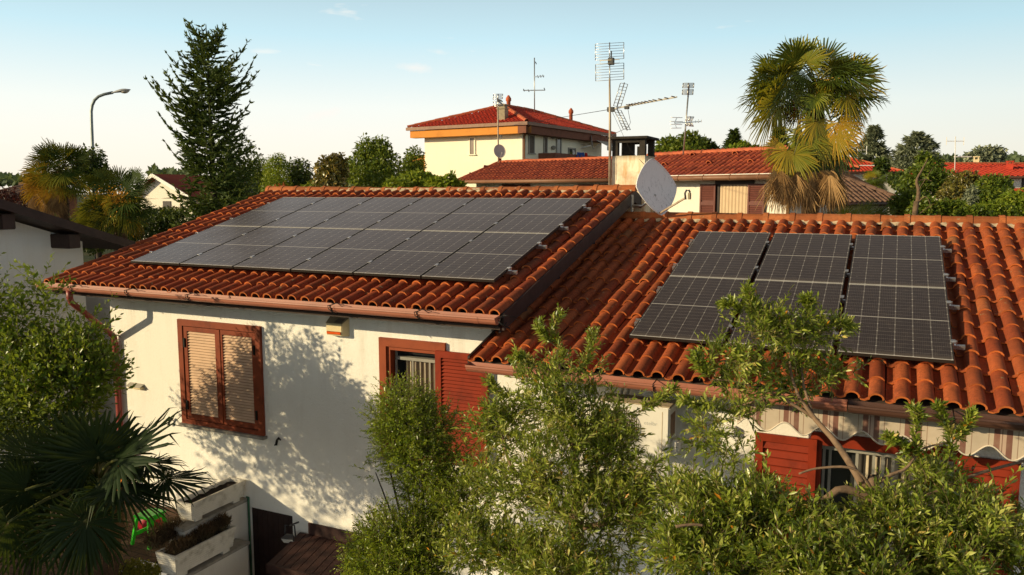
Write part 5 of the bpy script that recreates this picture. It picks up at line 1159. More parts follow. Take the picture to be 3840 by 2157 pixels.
# ---- street lamps
def street_lamp(label, d, pts, head, r, grp='street lamps'):
    base = atd(*pts[0], d); base = np.array([base[0], base[1], 0]); t = thing('street_lamp', label, 'street lamp', base, grp)
    P = [base]+[atd(x, y, d) for x, y in pts]; m = MB(); k = len(P); m.tube(P, [r*1.5]*2+[r*1.15]*1+[r*.8]*(k-3), 8); build('pole', m, M['lamp_post'], t)
    h0, h1 = atd(*head[0], d-.3), atd(*head[1], d-.5); ax_ = nrm(h1-h0); L = np.linalg.norm(h1-h0); sd_ = nrm(np.cross(ax_, (0, 0, 1))); up_ = np.cross(sd_, ax_)
    m = MB(); n = 9; seg = 12; V = []
    for i in range(n):
        f = i/(n-1); w = L*.20*(math.sin(PI*min(1, f*.86+.10))**.7)*(.45+.75*f if f < .7 else .97-(f-.7)*.8); V += [h0+ax_*L*f+sd_*w*math.cos(a)+up_*(w*.62*math.sin(a) if math.sin(a) > 0 else w*.25*math.sin(a)) for a in np.arange(seg)*2*PI/seg]
    m.add(V, [(i*seg+j, i*seg+(j+1) % seg, (i+1)*seg+(j+1) % seg, (i+1)*seg+j) for i in range(n-1) for j in range(seg)]+[tuple(range(seg))[::-1], tuple((n-1)*seg+j for j in range(seg))], 0, 0, 0, True); build('lamp_head', m, M['lamp_head'], t)
    m = MB(); V = []
    for i in range(6):
        f = .45+.5*i/5; w = L*.15*math.sin(PI*(i+.35)/5.7); V += [h0+ax_*L*f+sd_*w*math.cos(a)+up_*(-w*.75*abs(math.sin(a))-L*.02) for a in np.linspace(0, PI, 8)]
    m.add(V, [(i*8+j, i*8+j+1, (i+1)*8+j+1, (i+1)*8+j) for i in range(5) for j in range(7)], 0, 0, 0, True); build('lamp_bowl', m, M['lamp_bowl'], t)
street_lamp('tall curved grey street lamp standing above the palms on the left', 44, [(238, 520), (234.5, 420), (232.5, 360), (230, 300), (229.5, 280), (232, 265), (238, 252), (248, 243), (262, 237.5), (284, 233)], [(281, 234), (328, 226)], .10)
street_lamp('small distant street lamp peeping out right of the spruce', 75, [(623, 475), (624, 440), (626, 425), (631, 412), (640, 401), (652, 392)], [(650, 393), (664, 388)], .07)
# thin wires
m = MB(); m.tube([hub, onD(1925, 470, 30), onD(1975, 455, 45)], .006, 3); tag(build('aerial_cable', m, M['iron']), 'thin cable running from the rusty mast toward the yellow house', 'wire')
# ------------------------------------------------------------------ plants
class Cloud:
    """collects leaf triangles (numpy) with per-leaf tone and a material index"""
    def __init__(s): s.V = []; s.F = []; s.R = []; s.I = []; s.n = 0
    def tris(s, V, F, R, mi=0):
        s.V.append(V.reshape(-1, 3)); s.F.append(np.asarray(F)+s.n); s.R.append(np.asarray(R)); s.I.append(np.full(len(F), mi)); s.n += len(s.V[-1])
    def leaves(s, P, D, Nn, L, W, rnd, fold=.12, mi=0, mid=.45, droop=0.0):
        n = len(P); D = nrm(D); S = nrm(np.cross(Nn, D)); Nn = np.cross(D, S)
        L = np.broadcast_to(np.asarray(L, float), (n,))[:, None]; W = np.broadcast_to(np.asarray(W, float), (n,))[:, None]
        m_ = P+D*L*mid; l = m_-S*W/2+Nn*W*fold; r = m_+S*W/2+Nn*W*fold; t = P+D*L-np.array([0, 0, 1.])*L*droop
        V = np.stack([P, l, t, r], 1); b = np.arange(n)*4
        F = np.concatenate([np.stack([b, b+2, b+1], 1), np.stack([b, b+3, b+2], 1)])
        s.tris(V, F, np.repeat(rnd, 4), mi)
    def sticks(s, A, B, r, mi=1):
        n = len(A); d = nrm(B-A); ref = np.where(np.abs(d[:, 2:3]) > .9, np.array([[1., 0, 0]]), np.array([[0, 0, 1.]])); a = nrm(np.cross(d, ref)); b_ = np.cross(d, a)
        r = np.broadcast_to(np.asarray(r, float), (n,))[:, None]
        ring = [a*r, (-.5*a+.866*b_)*r, (-.5*a-.866*b_)*r]
        V = np.stack([A+ring[0], A+ring[1], A+ring[2], B+ring[0]*.6, B+ring[1]*.6, B+ring[2]*.6], 1); k = np.arange(n)*6
        F = np.concatenate([np.stack(x, 1) for i in range(3) for x in ([k+i, k+(i+1) % 3, k+3+(i+1) % 3], [k+i, k+3+(i+1) % 3, k+3+i])])
        s.tris(V, F, np.full(n*6, .5), mi)
    def build(s, name, mats, parent): return build_tris(name, np.concatenate(s.V), np.concatenate(s.F), mats, parent, None, np.concatenate(s.R), np.concatenate(s.I))
def lump(P, s, seed):
    q = np.random.default_rng(seed); o = np.zeros(len(P))
    for k in range(4):
        d = nrm(q.normal(size=3)); o += np.sin((P@d)*2*PI/(s*(.6+.8*q.random()))+q.random()*6.28)
    return o/2.2
def rand_unit(n, q): return nrm(q.normal(size=(n, 3)))
def blob_pts(blobs, n, q, shell=.5):
    C = np.array([b[0] for b in blobs], float); Rr = np.array([b[1] for b in blobs], float); w = np.array([(b[2] if len(b) > 2 else 1.)*np.prod(b[1])**(2/3) for b in blobs]); w /= w.sum()
    i = q.choice(len(blobs), n, p=w); u = rand_unit(n, q); f = q.random(n)**shell
    P = C[i]+u*Rr[i]*f[:, None]; return P, nrm(u/Rr[i]), i
def PB(px, py, rx, ry, d, w=1.0, rz=None):
    """a crown blob given by where it stands (2576-wide picture position and depth) -> centre, radii in metres"""
    c = atd(px, py, d); s = K*d/FPX; return (c, np.array([rx*s, (rz or (rx+ry)/2)*s, ry*s]), w)
def sprigs(cl, P, D, Ls, nl, lL, lW, q, bend=.35, ang=45, tone=None, mi=0, wood=1, tr=.003, up=.0):
    n = len(P); D = nrm(D); Ls = np.broadcast_to(np.asarray(Ls, float), (n,)); side = nrm(np.cross(D, rand_unit(n, q))); tone = q.random(n)*.5+.2 if tone is None else tone
    bd = bend*q.random(n)
    def pt(t): return P+D*(Ls*t)[:, None]+side*(Ls*bd*t*t)[:, None]+np.array([0, 0, 1.])*(Ls*up*t*t)[:, None]
    pr = pt(0.0)
    for t in (.5, 1.0):
        nx = pt(t); cl.sticks(pr, nx, tr, wood); pr = nx
    bin_ = nrm(np.cross(D, side))
    for k in range(nl):
        t = .12+.88*(k+.5)/nl; pair = k//2; sgn = 1 if k % 2 else -1; ph = pair*PI/2+q.normal(0, .35, n)
        o = (side*np.cos(ph)[:, None]+bin_*np.sin(ph)[:, None])*sgn; a = np.radians(ang+q.normal(0, 12, n)-(18 if k >= nl-2 else 0)); T = nrm(D+side*(2*bd*t)[:, None])
        d = T*np.cos(a)[:, None]+o*np.sin(a)[:, None]; nn = nrm(np.cross(np.cross(d, T), d)+.25*q.normal(size=(n, 3)))
        sz = (.55+.8*q.random(n))*(.75+.35*math.sin(PI*min(1, t*1.05)))
        r = np.clip(tone+q.normal(0, .16, n), 0, .975); r = np.where(q.random(n) > .994, 1.0, r)
        cl.leaves(pt(t), d, nn, lL*sz, lW*sz, r, .10, mi, .5, .08)
def wood_obj(name, paths, mat, parent, seg=8):
    m = MB()
    for pts, r in paths: m.tube(pts, r, seg)
    return build(name, m, mat, parent)
def curve_pts(pts, n=14):
    """smooth a poly-line"""
    P = np.array(pts, float); t = np.linspace(0, len(P)-1, n); o = []
    for x in t:
        i = min(int(x), len(P)-2); f = x-i; p0 = P[max(0, i-1)]; p1 = P[i]; p2 = P[i+1]; p3 = P[min(len(P)-1, i+2)]
        o.append(.5*((2*p1)+(-p0+p2)*f+(2*p0-5*p1+4*p2-p3)*f*f+(-p0+3*p1-3*p2+p3)*f**3))
    return np.array(o)
def base_of(blobs, z=0): c = np.mean([b[0] for b in blobs], 0); return np.array([c[0], c[1], z])
def leafy_tree(name, label, cat, blobs, n, lL, lW, mat, grp=None, seed=1, gap=.75, shell=.42, down=.25, trunk_r=None, base=None, bark='bark_dark', limbs=True, lsc=None, tonescale=1.0, spr=None, flat=0.0):
    q = np.random.default_rng(seed); base = base_of(blobs) if base is None else np.array(base, float)
    t = thing(name, label, cat, base, grp); cl = Cloud()
    P, O, bi = blob_pts(blobs, int(n*1.5), q, shell); R0 = np.mean([b[1].mean() for b in blobs]); s = lsc or R0*.55
    lu = lump(P, s, seed+1); k = lu > -gap; P, O, lu = P[k][:n], O[k][:n], lu[k][:n]; P = P+rand_unit(len(P), q)*R0*.06+O*(lu*R0*.10)[:, None]; P = P[P[:, 2] > .05] if True else P
    m = len(P); O = O[:m]; lu = lu[:m]; D = nrm(O*.7+rand_unit(m, q)*.9+np.array([0, 0, -down])); Nn = nrm(O+rand_unit(m, q)*.8+np.array([0, 0, .5]))
    if flat: D[:, 2] *= (1-flat); D = nrm(D)
    tone = np.clip(.45+.22*lu+q.normal(0, .20, m), 0, 1)*tonescale
    if spr: sprigs(cl, P, nrm(O*.8+rand_unit(m, q)*.5+np.array([0, 0, spr.get('up', .35)])), spr['L']*(.6+.8*q.random(m)), spr['n'], lL, lW, q, tone=np.clip(tone, 0, .9), tr=spr.get('tr', .003))
    else: cl.leaves(P, D, Nn, lL*(.6+.8*q.random(m)), lW*(.6+.8*q.random(m)), tone, .15, 0, .45, .1)
    cl.build('crown', [mat, M['twig']], t)
    if trunk_r:
        low = min(b[0][2]-b[1][2]*.5 for b in blobs); cc = np.mean([b[0] for b in blobs], 0); fork = np.array([base[0]*.6+cc[0]*.4, base[1]*.6+cc[1]*.4, base[2]+max(.4, (cc[2]-base[2])*.45)])
        paths = [(curve_pts([base-[0, 0, .1], (base+fork)/2+q.normal(0, trunk_r, 3)*[1, 1, 0], fork], 8), np.linspace(trunk_r*1.15, trunk_r*.75, 8))]
        if limbs:
            for b in blobs[:9]: paths.append((curve_pts([fork-[0, 0, .1], (fork+b[0])/2+q.normal(0, R0*.12, 3), b[0]+b[1]*[0, 0, .35]], 8), np.linspace(trunk_r*.55, trunk_r*.12, 8)))
        wood_obj('trunk', paths, M[bark], t, 7)
    return t

# ---- palms
def fan_leaf(cl, hub, axis, side, R, q, tone, nseg=40, spread=285, droop=.13, mi=0, tipcut=.16, fold=.28, join=.52):
    axis = nrm(axis); side = nrm(np.array(side)-axis*(np.array(side)@axis)); nn = np.cross(axis, side)
    dphi = R_(spread)/nseg; V = []; F = []; Rn = []
    for i in range(nseg):
        ph = (i-(nseg-1)/2)*dphi + q.normal(0, .012); f = abs(ph)/(R_(spread)/2); L = R*(1-.34*f*f)*(1-tipcut*q.random()); d = axis*math.cos(ph)+side*math.sin(ph); s = -axis*math.sin(ph)+side*math.cos(ph)
        lift = nn*(.10*R*(1-math.cos(ph*.5)))       # shallow cup
        w1 = join*L*math.tan(dphi*.5)*1.05; k = len(V); tn = np.clip(tone+q.normal(0, .05), 0, 1)
        dp = lambda u: np.array([0, 0, -1.])*droop*R*u**2.4*(1+.5*q.normal())
        p5 = hub+d*L*join+dp(join)+lift; p8 = hub+d*L*.84+dp(.84)+lift; p1 = hub+d*L+dp(1.12)+lift; pl = nn*w1*fold
        V += [hub+d*R*.02, p5-s*w1+pl, p5-pl, p5+s*w1+pl, p8-s*w1*.62+pl*.6, p8-pl*.6, p8+s*w1*.62+pl*.6, p1]
        F += [(k, k+1, k+2), (k, k+2, k+3), (k+1, k+4, k+5), (k+1, k+5, k+2), (k+2, k+5, k+6), (k+2, k+6, k+3), (k+4, k+7, k+5), (k+5, k+7, k+6)]
        tip = np.clip(tn+.06, 0, 1); tip2 = np.clip(tn+.30*(q.random() < .5), 0, 1); Rn += [tn, tn, tn*.9, tn, tip, tn, tip, tip2]
    cl.tris(np.array(V), np.array(F), np.array(Rn), mi)
def palm_fan(cl, stems, crown, hub, axis, q, R, tone, tilt=0.0, view=None, droop=.12, mi=0, **kw):
    """one leaf: petiole from the crown to the hub; the blade faces `view`, turned about its axis by tilt"""
    axis = nrm(axis); v = nrm(view if view is not None else CAM-hub); side = nrm(np.cross(axis, v)); nn = np.cross(side, axis); side = side*math.cos(tilt)+nn*math.sin(tilt)
    fan_leaf(cl, hub, axis, side, R, q, tone, droop=droop, mi=mi, **kw)
    if stems is not None: stems.append((curve_pts([crown, (crown+hub)/2+np.array([0, 0, .06]), hub], 6), np.linspace(.022, .011, 6)))
def cam_dir(dx, dy, dz=0.0): return nrm(RGT*dx-UPV*dy-FWD*dz)     # dy down in the picture, dz toward the camera
def palm(name, label, base, crown, fans, d, conv, Rscale, mats, seed, skirt=None, extra=0, trunk=(.11, .15), R_extra=.7, grp=None, el_extra=(-40, 70), wig=.05, bits=(), fan_kw={}):
    q = np.random.default_rng(seed); t = thing(name, label, 'palm', base, grp); cl = Cloud(); stems = []; crown = np.array(crown, float)
    for (x, y, dx, dy, R, tone, tilt, dz) in fans:
        px, py = conv(x, y); hub = at(px, py, d-dz); palm_fan(cl, stems, crown, hub, cam_dir(dx, dy, .25*np.sign(dz) if abs(dz) > .05 else 0), q, R*Rscale, tone, R_(tilt), droop=.10+.10*max(0, dy), **fan_kw)
    for i in range(extra):
        az = i*2.399+q.normal(0, .3); el = R_(el_extra[0]+(el_extra[1]-el_extra[0])*q.random()); dirv = np.array([math.cos(az)*math.cos(el), math.sin(az)*math.cos(el), math.sin(el)])
        hub = crown+dirv*(.45+.25*q.random()); ax_ = nrm(dirv+np.array([0, 0, -.35*(1-math.sin(el))])); palm_fan(cl, stems, crown, hub, ax_, q, R_extra*(.85+.3*q.random()), np.clip(.25-.35*math.sin(el)*.6+q.normal(0, .1)+(.3 if el < -.2 else 0), 0.05, .95), R_(q.normal(0, 18)), view=nrm(np.array([0, 0, 1.])+dirv*.2), droop=.16)
    for P_, L_, W_, tn_, mi_ in bits: cl.leaves(P_, rand_unit(len(P_), q), rand_unit(len(P_), q), L_, W_, tn_, .12, mi_)     # flower and fruit clusters
    cl.build('crown', [mats[0], M['leaf_purple']], t)
    wood_obj('leaf_stalks', stems, mats[3] if len(mats) > 3 else M['palm_stalk'], t, 5)
    # fibrous trunk
    m = MB(); n = 22; pts = curve_pts([base-[0, 0, .1], (base+crown)/2+[wig, 0, 0], crown-[0, 0, .05]], n); rad = np.linspace(trunk[1], trunk[0], n)*(1+.10*np.array([(-1)**i for i in range(n)])); m.tube(pts, rad, 12)
    for i in range(140):
        f = q.random(); p = pts[min(n-1, int(f*n))]; a = q.random()*6.28; o = np.array([math.cos(a), math.sin(a), 0])*trunk[1]*.9; m.beam(p+o, p+o*1.5+np.array([0, 0, .10+.1*q.random()])*(1 if q.random() < .6 else -1), .02, .008, (math.cos(a), math.sin(a), .1))
    build('trunk', m, M['fibre'], t)
    if skirt:
        c2 = Cloud()
        for (x, y, dx, dy, R, tone, tilt, dz) in skirt:
            px, py = conv(x, y); fan_leaf(c2, at(px, py, d-dz), cam_dir(dx, dy), nrm(np.cross(cam_dir(dx, dy), FWD))*math.cos(R_(tilt))+FWD*math.sin(R_(tilt)), R*Rscale, q, tone, nseg=22, spread=85, droop=.10, tipcut=.45, fold=.6, join=.35)
        c2.build('dead_fronds', [mats[2]], t)
    return t
M['palm_stalk'] = pm('palm_stalk', (.13, .13, .035), .5, .3, 6)
def Tc(ox, oy, s): return lambda x, y: (ox+x/s, oy+y/s)
cv = Tc(2560, 0, 2.0094); dP = 19.0; base = np.array([*at(3010, 812, dP)[:2], 0]); crown = at(2560+1010/2.0094, 640/2.0094, dP); Rs = dP/FPX/2.0094
fans = [(930, 470, -.12, -1, 235, .62, 4, .2), (1060, 490, .40, -.92, 250, .22, 0, .15), (845, 470, -.9, -.45, 255, .18, 15, .1), (870, 440, -.45, -.9, 215, .3, 0, 0), (1175, 500, .95, -.28, 285, .3, 62, .1), (1270, 590, 1, -.12, 290, .66, 20, .25), (1190, 560, .95, -.35, 330, .15, 55, .2),
 (1330, 700, .98, .12, 250, .14, 66, .2), (740, 575, -1, .02, 330, .25, 55, .2), (640, 610, -.55, .85, 260, .42, 40, .35), (610, 700, -1, .18, 245, .25, 62, .2), (710, 790, -.80, .58, 330, .66, 50, .35), (700, 700, -.9, .5, 330, .5, 58, .2), (800, 600, -.1, 1, 250, .38, 30, .4), (660, 520, -.6, -.6, 190, .2, 50, .1), (640, 530, .0, -1, 60, .1, 0, .1),
 (1000, 730, .05, 1, 180, .42, 20, .5), (1235, 720, .5, .85, 230, .72, 50, .45), (1300, 760, .3, 1, 200, .6, 60, .3), (1180, 925, .35, .95, 230, .90, 25, .55), (1010, 915, -.25, .97, 205, .74, 25, .55), (915, 1010, .05, 1, 250, .58, 18, .6), (790, 1130, -.35, .94, 210, .78, 14, .75), (840, 1165, .40, .92, 215, .66, 14, .78), (1180, 1090, .2, 1, 215, .18, 20, .5), (1070, 1160, .1, 1, 230, .12, 30, .45), (930, 560, -.2, .9, 170, .3, 30, .4), (1150, 640, .5, .9, 190, .35, 45, .4), (1100, 620, .1, .8, 120, .5, 40, .45), (1230, 830, .2, 1, 200, .25, 40, .35), (1150, 1010, .6, .8, 220, .84, 25, .6), (1040, 1050, .2, 1, 210, .7, 25, .6), (640, 560, -.8, .6, 240, .5, 45, .3), (960, 1180, .15, 1, 200, .45, 25, .5), (720, 1120, -.7, .7, 170, .86, 20, .7), (740, 760, -.4, .9, 220, .55, 40, .4)]
q = np.random.default_rng(4)
skirt = [(690+q.random()*460, 1270+q.random()*60, q.normal(0, .10), 1, 210+q.random()*110, q.random(), q.random()*60-30, .1+.85*q.random()) for _ in range(110)] + [(720+q.random()*420, 1130+q.random()*150, q.normal(0, .12), 1, 200+q.random()*90, q.random()*.7, q.random()*60-30, .1+.45*q.random()) for _ in range(36)] + [(850+q.random()*250, 900+q.random()*350, q.normal(0, .15), 1, 200+q.random()*90, q.random()*.4, q.random()*80-40, .05+.3*q.random()) for _ in range(22)]
pl = palm('palm_tree', 'tall fan palm with green and yellow leaves and a brown skirt behind the right roof', base, crown, fans, dP, cv, Rs, [M['palm'], None, M['dead_frond']], 7, skirt, extra=15, trunk=(.20, .20), R_extra=.60, el_extra=(-45, 40), bits=[(at(2560+1070/2.0094, 650/2.0094, dP-.4)+q.normal(0, .10, (500, 3)), .06, .022, np.clip(q.normal(.8, .1, 500), 0, 1), 0), (at(2560+800/2.0094, 850/2.0094, dP-.3)+q.normal(0, 1, (420, 3))*[.14, .12, .20], .05, .035, q.random(420), 1)])
# pair of palms on the left
cv = Tc(0, 480, 3.572); dP = 26.0; Rs = dP/FPX/3.572
base = np.array([*at(225, 860, dP)[:2], 0]); crown = at(820/3.572, 480+560/3.572, dP)
fans = [(860, 400, .02, -1, 265, .22, 0, .2), (640, 380, -.35, -.93, 235, .2, 0, .2), (1000, 400, .6, -.8, 250, .25, 0, .15), (700, 420, -.9, -.35, 240, .2, 20, .3), (580, 450, -.95, .0, 250, .35, 50, .3), (1050, 430, .95, -.15, 200, .22, 30, .2), (560, 600, -.95, .1, 300, .70, 30, .4), (600, 640, -.75, .55, 300, .76, 20, .5), (700, 650, -.1, 1, 230, .62, 20, .6), (520, 720, -.6, .8, 260, .88, 25, .5), (650, 870, -.2, 1, 240, .97, 10, .6), (480, 820, -.6, .85, 230, .92, 20, .5), (820, 800, .3, .9, 190, .75, 20, .5), (960, 560, .7, .6, 240, .3, 30, .4), (1000, 800, .6, .8, 200, .5, 35, .3), (880, 650, .4, .9, 220, .35, 25, .5), (420, 600, -.8, .6, 160, .75, 40, .4)]
q = np.random.default_rng(6); skirt = [(420+q.random()*400, 860+q.random()*120, q.normal(0, .2), 1, 190+q.random()*120, q.random()*.8, q.random()*60-30, .1+.6*q.random()) for _ in range(40)]
palm('palm_tree', 'fan palm with a skirt of orange brown old leaves, left of the pair', base, crown, fans, dP, cv, Rs, [M['palm_left'], None, M['dead_frond']], 17, skirt, extra=10, trunk=(.17, .17), grp='pair of palms beyond the left house')
dP = 22.5; Rs = dP/FPX/3.572; base = np.array([*at(440, 880, dP)[:2], 0]); crown = at(1590/3.572, 480+950/3.572, dP)
fans = [(1600, 720, .02, -1, 265, .22, 0, .2), (1390, 680, -.35, -.9, 210, .25, 5, .1), (1800, 690, .5, -.85, 225, .3, 40, .2), (1480, 740, -.85, -.45, 280, .15, 20, .2), (1720, 760, .9, -.2, 330, .14, 30, .2), (1330, 740, -.95, -.25, 320, .42, 66, .2), (1900, 760, .98, -.12, 250, .12, 55, .2), (1500, 980, -.2, .75, 180, .72, 30, .6), (1380, 1000, -.9, .25, 330, .32, 45, .4), (1270, 1060, -.9, .4, 330, .3, 50, .4), (1180, 1130, -.6, .8, 260, .5, 35, .5), (1400, 1150, -.3, 1, 250, .15, 25, .5), (1740, 1000, .7, .6, 280, .14, 30, .4), (1750, 920, .95, .0, 270, .62, 70, .3), (1700, 1200, .2, 1, 240, .12, 30, .5), (1560, 1200, -.1, 1, 240, .12, 20, .5), (1900, 1080, .8, .6, 260, .1, 30, .3), (1180, 1310, -.9, .1, 260, .4, 55, .5), (1300, 1330, -.5, .8, 250, .25, 40, .5), (1500, 860, -.6, -.2, 260, .2, 20, .3), (1660, 850, .5, -.4, 280, .16, 20, .3)]
palm('palm_tree', 'dark green fan palm with orange flower stalks, right of the pair', base, crown, fans, dP, cv, Rs, [M['palm_left'], None, M['dead_frond']], 27, None, extra=10, trunk=(.17, .17), grp='pair of palms beyond the left house', el_extra=(-60, 20), bits=[(at(x/3.572, 480+y/3.572, dP-.45)+q.normal(0, 1, (n, 3))*[.16, .14, .18], .07, .03, .9+.1*q.random(n), 0) for x, y, n in ((1600, 980, 420), (1640, 1050, 200), (1330, 960, 120))])
# dark palm in the lower left corner
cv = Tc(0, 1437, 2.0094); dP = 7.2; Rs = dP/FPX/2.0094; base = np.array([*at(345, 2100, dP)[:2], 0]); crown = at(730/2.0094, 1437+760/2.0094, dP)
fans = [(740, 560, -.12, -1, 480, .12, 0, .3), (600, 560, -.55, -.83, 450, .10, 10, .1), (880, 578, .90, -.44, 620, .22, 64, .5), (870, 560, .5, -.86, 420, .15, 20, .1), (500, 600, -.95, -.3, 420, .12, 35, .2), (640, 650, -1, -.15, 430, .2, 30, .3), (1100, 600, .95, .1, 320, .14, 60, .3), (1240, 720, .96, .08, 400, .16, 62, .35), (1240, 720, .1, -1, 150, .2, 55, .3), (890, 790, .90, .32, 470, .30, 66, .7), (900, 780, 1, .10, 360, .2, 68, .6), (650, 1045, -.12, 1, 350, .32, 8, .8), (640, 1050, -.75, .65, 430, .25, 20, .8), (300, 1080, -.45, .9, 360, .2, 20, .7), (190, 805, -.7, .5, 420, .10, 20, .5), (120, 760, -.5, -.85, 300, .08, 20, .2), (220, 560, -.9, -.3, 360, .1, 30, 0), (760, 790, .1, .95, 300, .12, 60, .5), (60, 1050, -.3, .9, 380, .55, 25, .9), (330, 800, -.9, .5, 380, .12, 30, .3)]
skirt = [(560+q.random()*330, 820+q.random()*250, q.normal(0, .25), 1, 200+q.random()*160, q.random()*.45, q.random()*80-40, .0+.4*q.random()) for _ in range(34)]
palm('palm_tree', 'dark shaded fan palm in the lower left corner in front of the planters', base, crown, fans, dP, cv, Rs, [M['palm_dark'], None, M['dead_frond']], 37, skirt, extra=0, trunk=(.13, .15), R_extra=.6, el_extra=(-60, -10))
# small palm behind the right ridge and a far one
cv = Tc(3080, 460, 3.3895); dP = 19.5; Rs = dP/FPX/3.3895; base = np.array([*at(3270, 850, dP)[:2], 0]); crown = at(3080+520/3.3895, 460+1260/3.3895, dP)
fans = [(275, 1215, -.05, -1, 275, .48, 0, .2), (400, 1215, .55, -.83, 260, .60, 30, .3), (520, 1185, .50, -.86, 330, .34, 45, .2), (170, 1170, -.9, -.40, 210, .25, 55, .2), (680, 1225, .93, -.36, 380, .20, 40, .2), (620, 1240, .75, -.66, 300, .30, 50, .1)]
palm('palm_tree', 'small fan palm whose leaf tips rise just above the right ridge', base, crown, fans, dP, cv, Rs, [M['palm'], None, M['dead_frond']], 47, None, extra=0, trunk=(.14, .15), fan_kw=dict(spread=130, join=.42, nseg=24))
cv = Tc(3080, 460, 3.3895); dP = 48; Rs = dP/FPX/3.3895; base = np.array([*at(3290, 780, dP)[:2], 0]); crown = at(3080+700/3.3895, 460+730/3.3895, dP)
palm('palm_tree', 'tiny distant fan palm in front of the far white house', base, crown, [(620, 690, -.6, -.6, 110, .75, 20, .2), (690, 670, 0, -1, 90, .5, 0, .2), (640, 740, -.8, .4, 110, .7, 20, .3), (740, 700, .7, -.5, 90, .3, 20, .2), (720, 760, .2, 1, 100, .5, 20, .4), (780, 730, .9, .1, 80, .3, 30, .2), (670, 780, -.3, 1, 90, .6, 20, .4)], dP, cv, Rs, [M['palm'], None, M['dead_frond']], 57, None, extra=8, trunk=(.16, .16), el_extra=(-50, 40))

# ---- tall spruce
def spruce(name, label, base, top, prof, seed, mat):
    q = np.random.default_rng(seed); t = thing(name, label, 'tree', base); cl = Cloud(); H = top[2]-base[2]; wood = []
    zs = []; z = base[2]+1.2
    while z < top[2]-.25: zs.append(z); z += .17+.05*q.random()
    A = []; B = []; Rr = []; WA_ = []; WB_ = []
    for z in zs:
        f = (z-base[2])/H; r0 = np.interp(z, prof[0], prof[1])
        k = 7 if r0 > .7 else 5
        for i in range(k):
            az = q.random()*6.28; r = r0*(.36+.74*q.random())*(1.2 if q.random() < .15 else 1); c = base+(top-base)*f; c[2] = z
            hd = np.array([math.cos(az), math.sin(az), 0]); up = (.10+.75*f**2+q.normal(0, .16))*r; sb_ = q.normal(0, .14)*r; hx = np.cross(hd, (0, 0, 1))
            n = max(4, int(r/.16)); pts = [c+hd*r*u+np.array([0, 0, 1.])*(up*u**1.6-.20*r*math.sin(PI*u)*(1-f)+.16*r*u**5)+hx*sb_*u*u for u in np.linspace(0, 1, n+1)]
            pts = np.array(pts); WA_.append(pts[:-1]); WB_.append(pts[1:]); sd_ = np.cross(hd, (0, 0, 1))
            for j in range(1, n+1):
                u = j/n; tl = (.16+.42*(1-u)*min(1, r))*(.7+.6*q.random()); tone = np.clip(.30+.35*u+q.normal(0, .15), 0, 1); fw = nrm(pts[j]-pts[j-1])
                for s_ in (-1, 1):
                    d = nrm(fw*.75+sd_*s_*(.8+.2*q.random())+np.array([0, 0, q.normal(.02, .34)])); A.append(pts[j]); B.append(pts[j]+d*tl); Rr.append(tone)
                    if tl > .28:
                        for g in (.4, .7): d2 = nrm(d+fw*.6*(1 if q.random() < .5 else -.2)+q.normal(0, .25, 3)); A.append(pts[j]+d*tl*g); B.append(pts[j]+d*tl*g+d2*tl*.5); Rr.append(tone)
                A.append(pts[j-1]); B.append(pts[j]); Rr.append(tone)
    A = np.array(A); B = np.array(B); Rr = np.array(Rr); D = B-A; L = np.linalg.norm(D, axis=1)
    for k in range(2):
        Nn = rand_unit(len(A), q); cl.leaves(A-D*.05, D, Nn, L*1.12, .066, Rr, .0, 0, .35)
    for g in np.linspace(.1, .95, 7):      # needle tufts along the shoots
        P = A+D*g; d = nrm(nrm(D)*.75+rand_unit(len(A), q)*.9); cl.leaves(P, d, rand_unit(len(A), q), .055, .020, np.clip(Rr+q.normal(0, .12, len(Rr)), 0, 1), 0, 0, .4)
    cl.sticks(np.concatenate(WA_), np.concatenate(WB_), .011, 1); cl.build('crown', [mat, M['bark_dark']], t)
    wood_obj('trunk', [(np.linspace(base, top, 10), np.linspace(.17, .012, 10))], M['bark_dark'], t)
    return t
dS = 25.0; sb = np.array([*atd(545, 640, dS)[:2], 0]); stp = atd(518, 62, dS); s_ = K*dS/FPX
def zy_(y): return float(atd(530, y, dS)[2])
ys = [640, 560, 500, 440, 390, 340, 290, 250, 215, 190, 160, 130, 100, 75, 60]; ws = [95, 108, 112, 108, 105, 112, 132, 125, 118, 62, 58, 56, 58, 24, 4]
spruce('spruce_tree', 'tall dark spruce with ragged branches rising behind the left ridge', sb, stp, ([zy_(y) for y in ys], [w*s_ for w in ws]), 5, M['spruce'])
# ---- trees and hedges, far to near
def T(lab, blobs, n, L, W, mat, seed, name='tree', cat='tree', grp='trees beyond the houses', tr=.16, **k): return leafy_tree(name, lab, cat, blobs, n, L, W, M[mat], grp, seed, trunk_r=tr, **k)
T('dark ivy covered tree standing against the right side of the spruce', [PB(606, 430, 30, 95, 27), PB(590, 500, 45, 80, 26.5), PB(560, 560, 60, 60, 26)], 5200, .13, .075, 'leaf_dark', 101)
T('dense bronze green tree behind the street lamp pole at left', [PB(232, 405, 30, 38, 34), PB(215, 430, 40, 45, 34), PB(255, 440, 22, 30, 34)], 2600, .16, .09, 'leaf_dark', 102)
T('round feathery green tree just right of the spruce', [PB(655, 435, 28, 40, 46), PB(650, 470, 32, 35, 45)], 3000, .20, .06, 'leaf_mid', 103, spr=None)
T('light green upright tree second to the right of the spruce', [PB(697, 428, 30, 38, 45), PB(695, 465, 36, 40, 44), PB(700, 405, 16, 18, 45)], 3200, .20, .055, 'leaf_bright', 104)
T('dark rounded tree third to the right of the spruce', [PB(752, 432, 32, 34, 47), PB(755, 465, 34, 36, 46)], 2800, .20, .10, 'leaf_dark', 105)
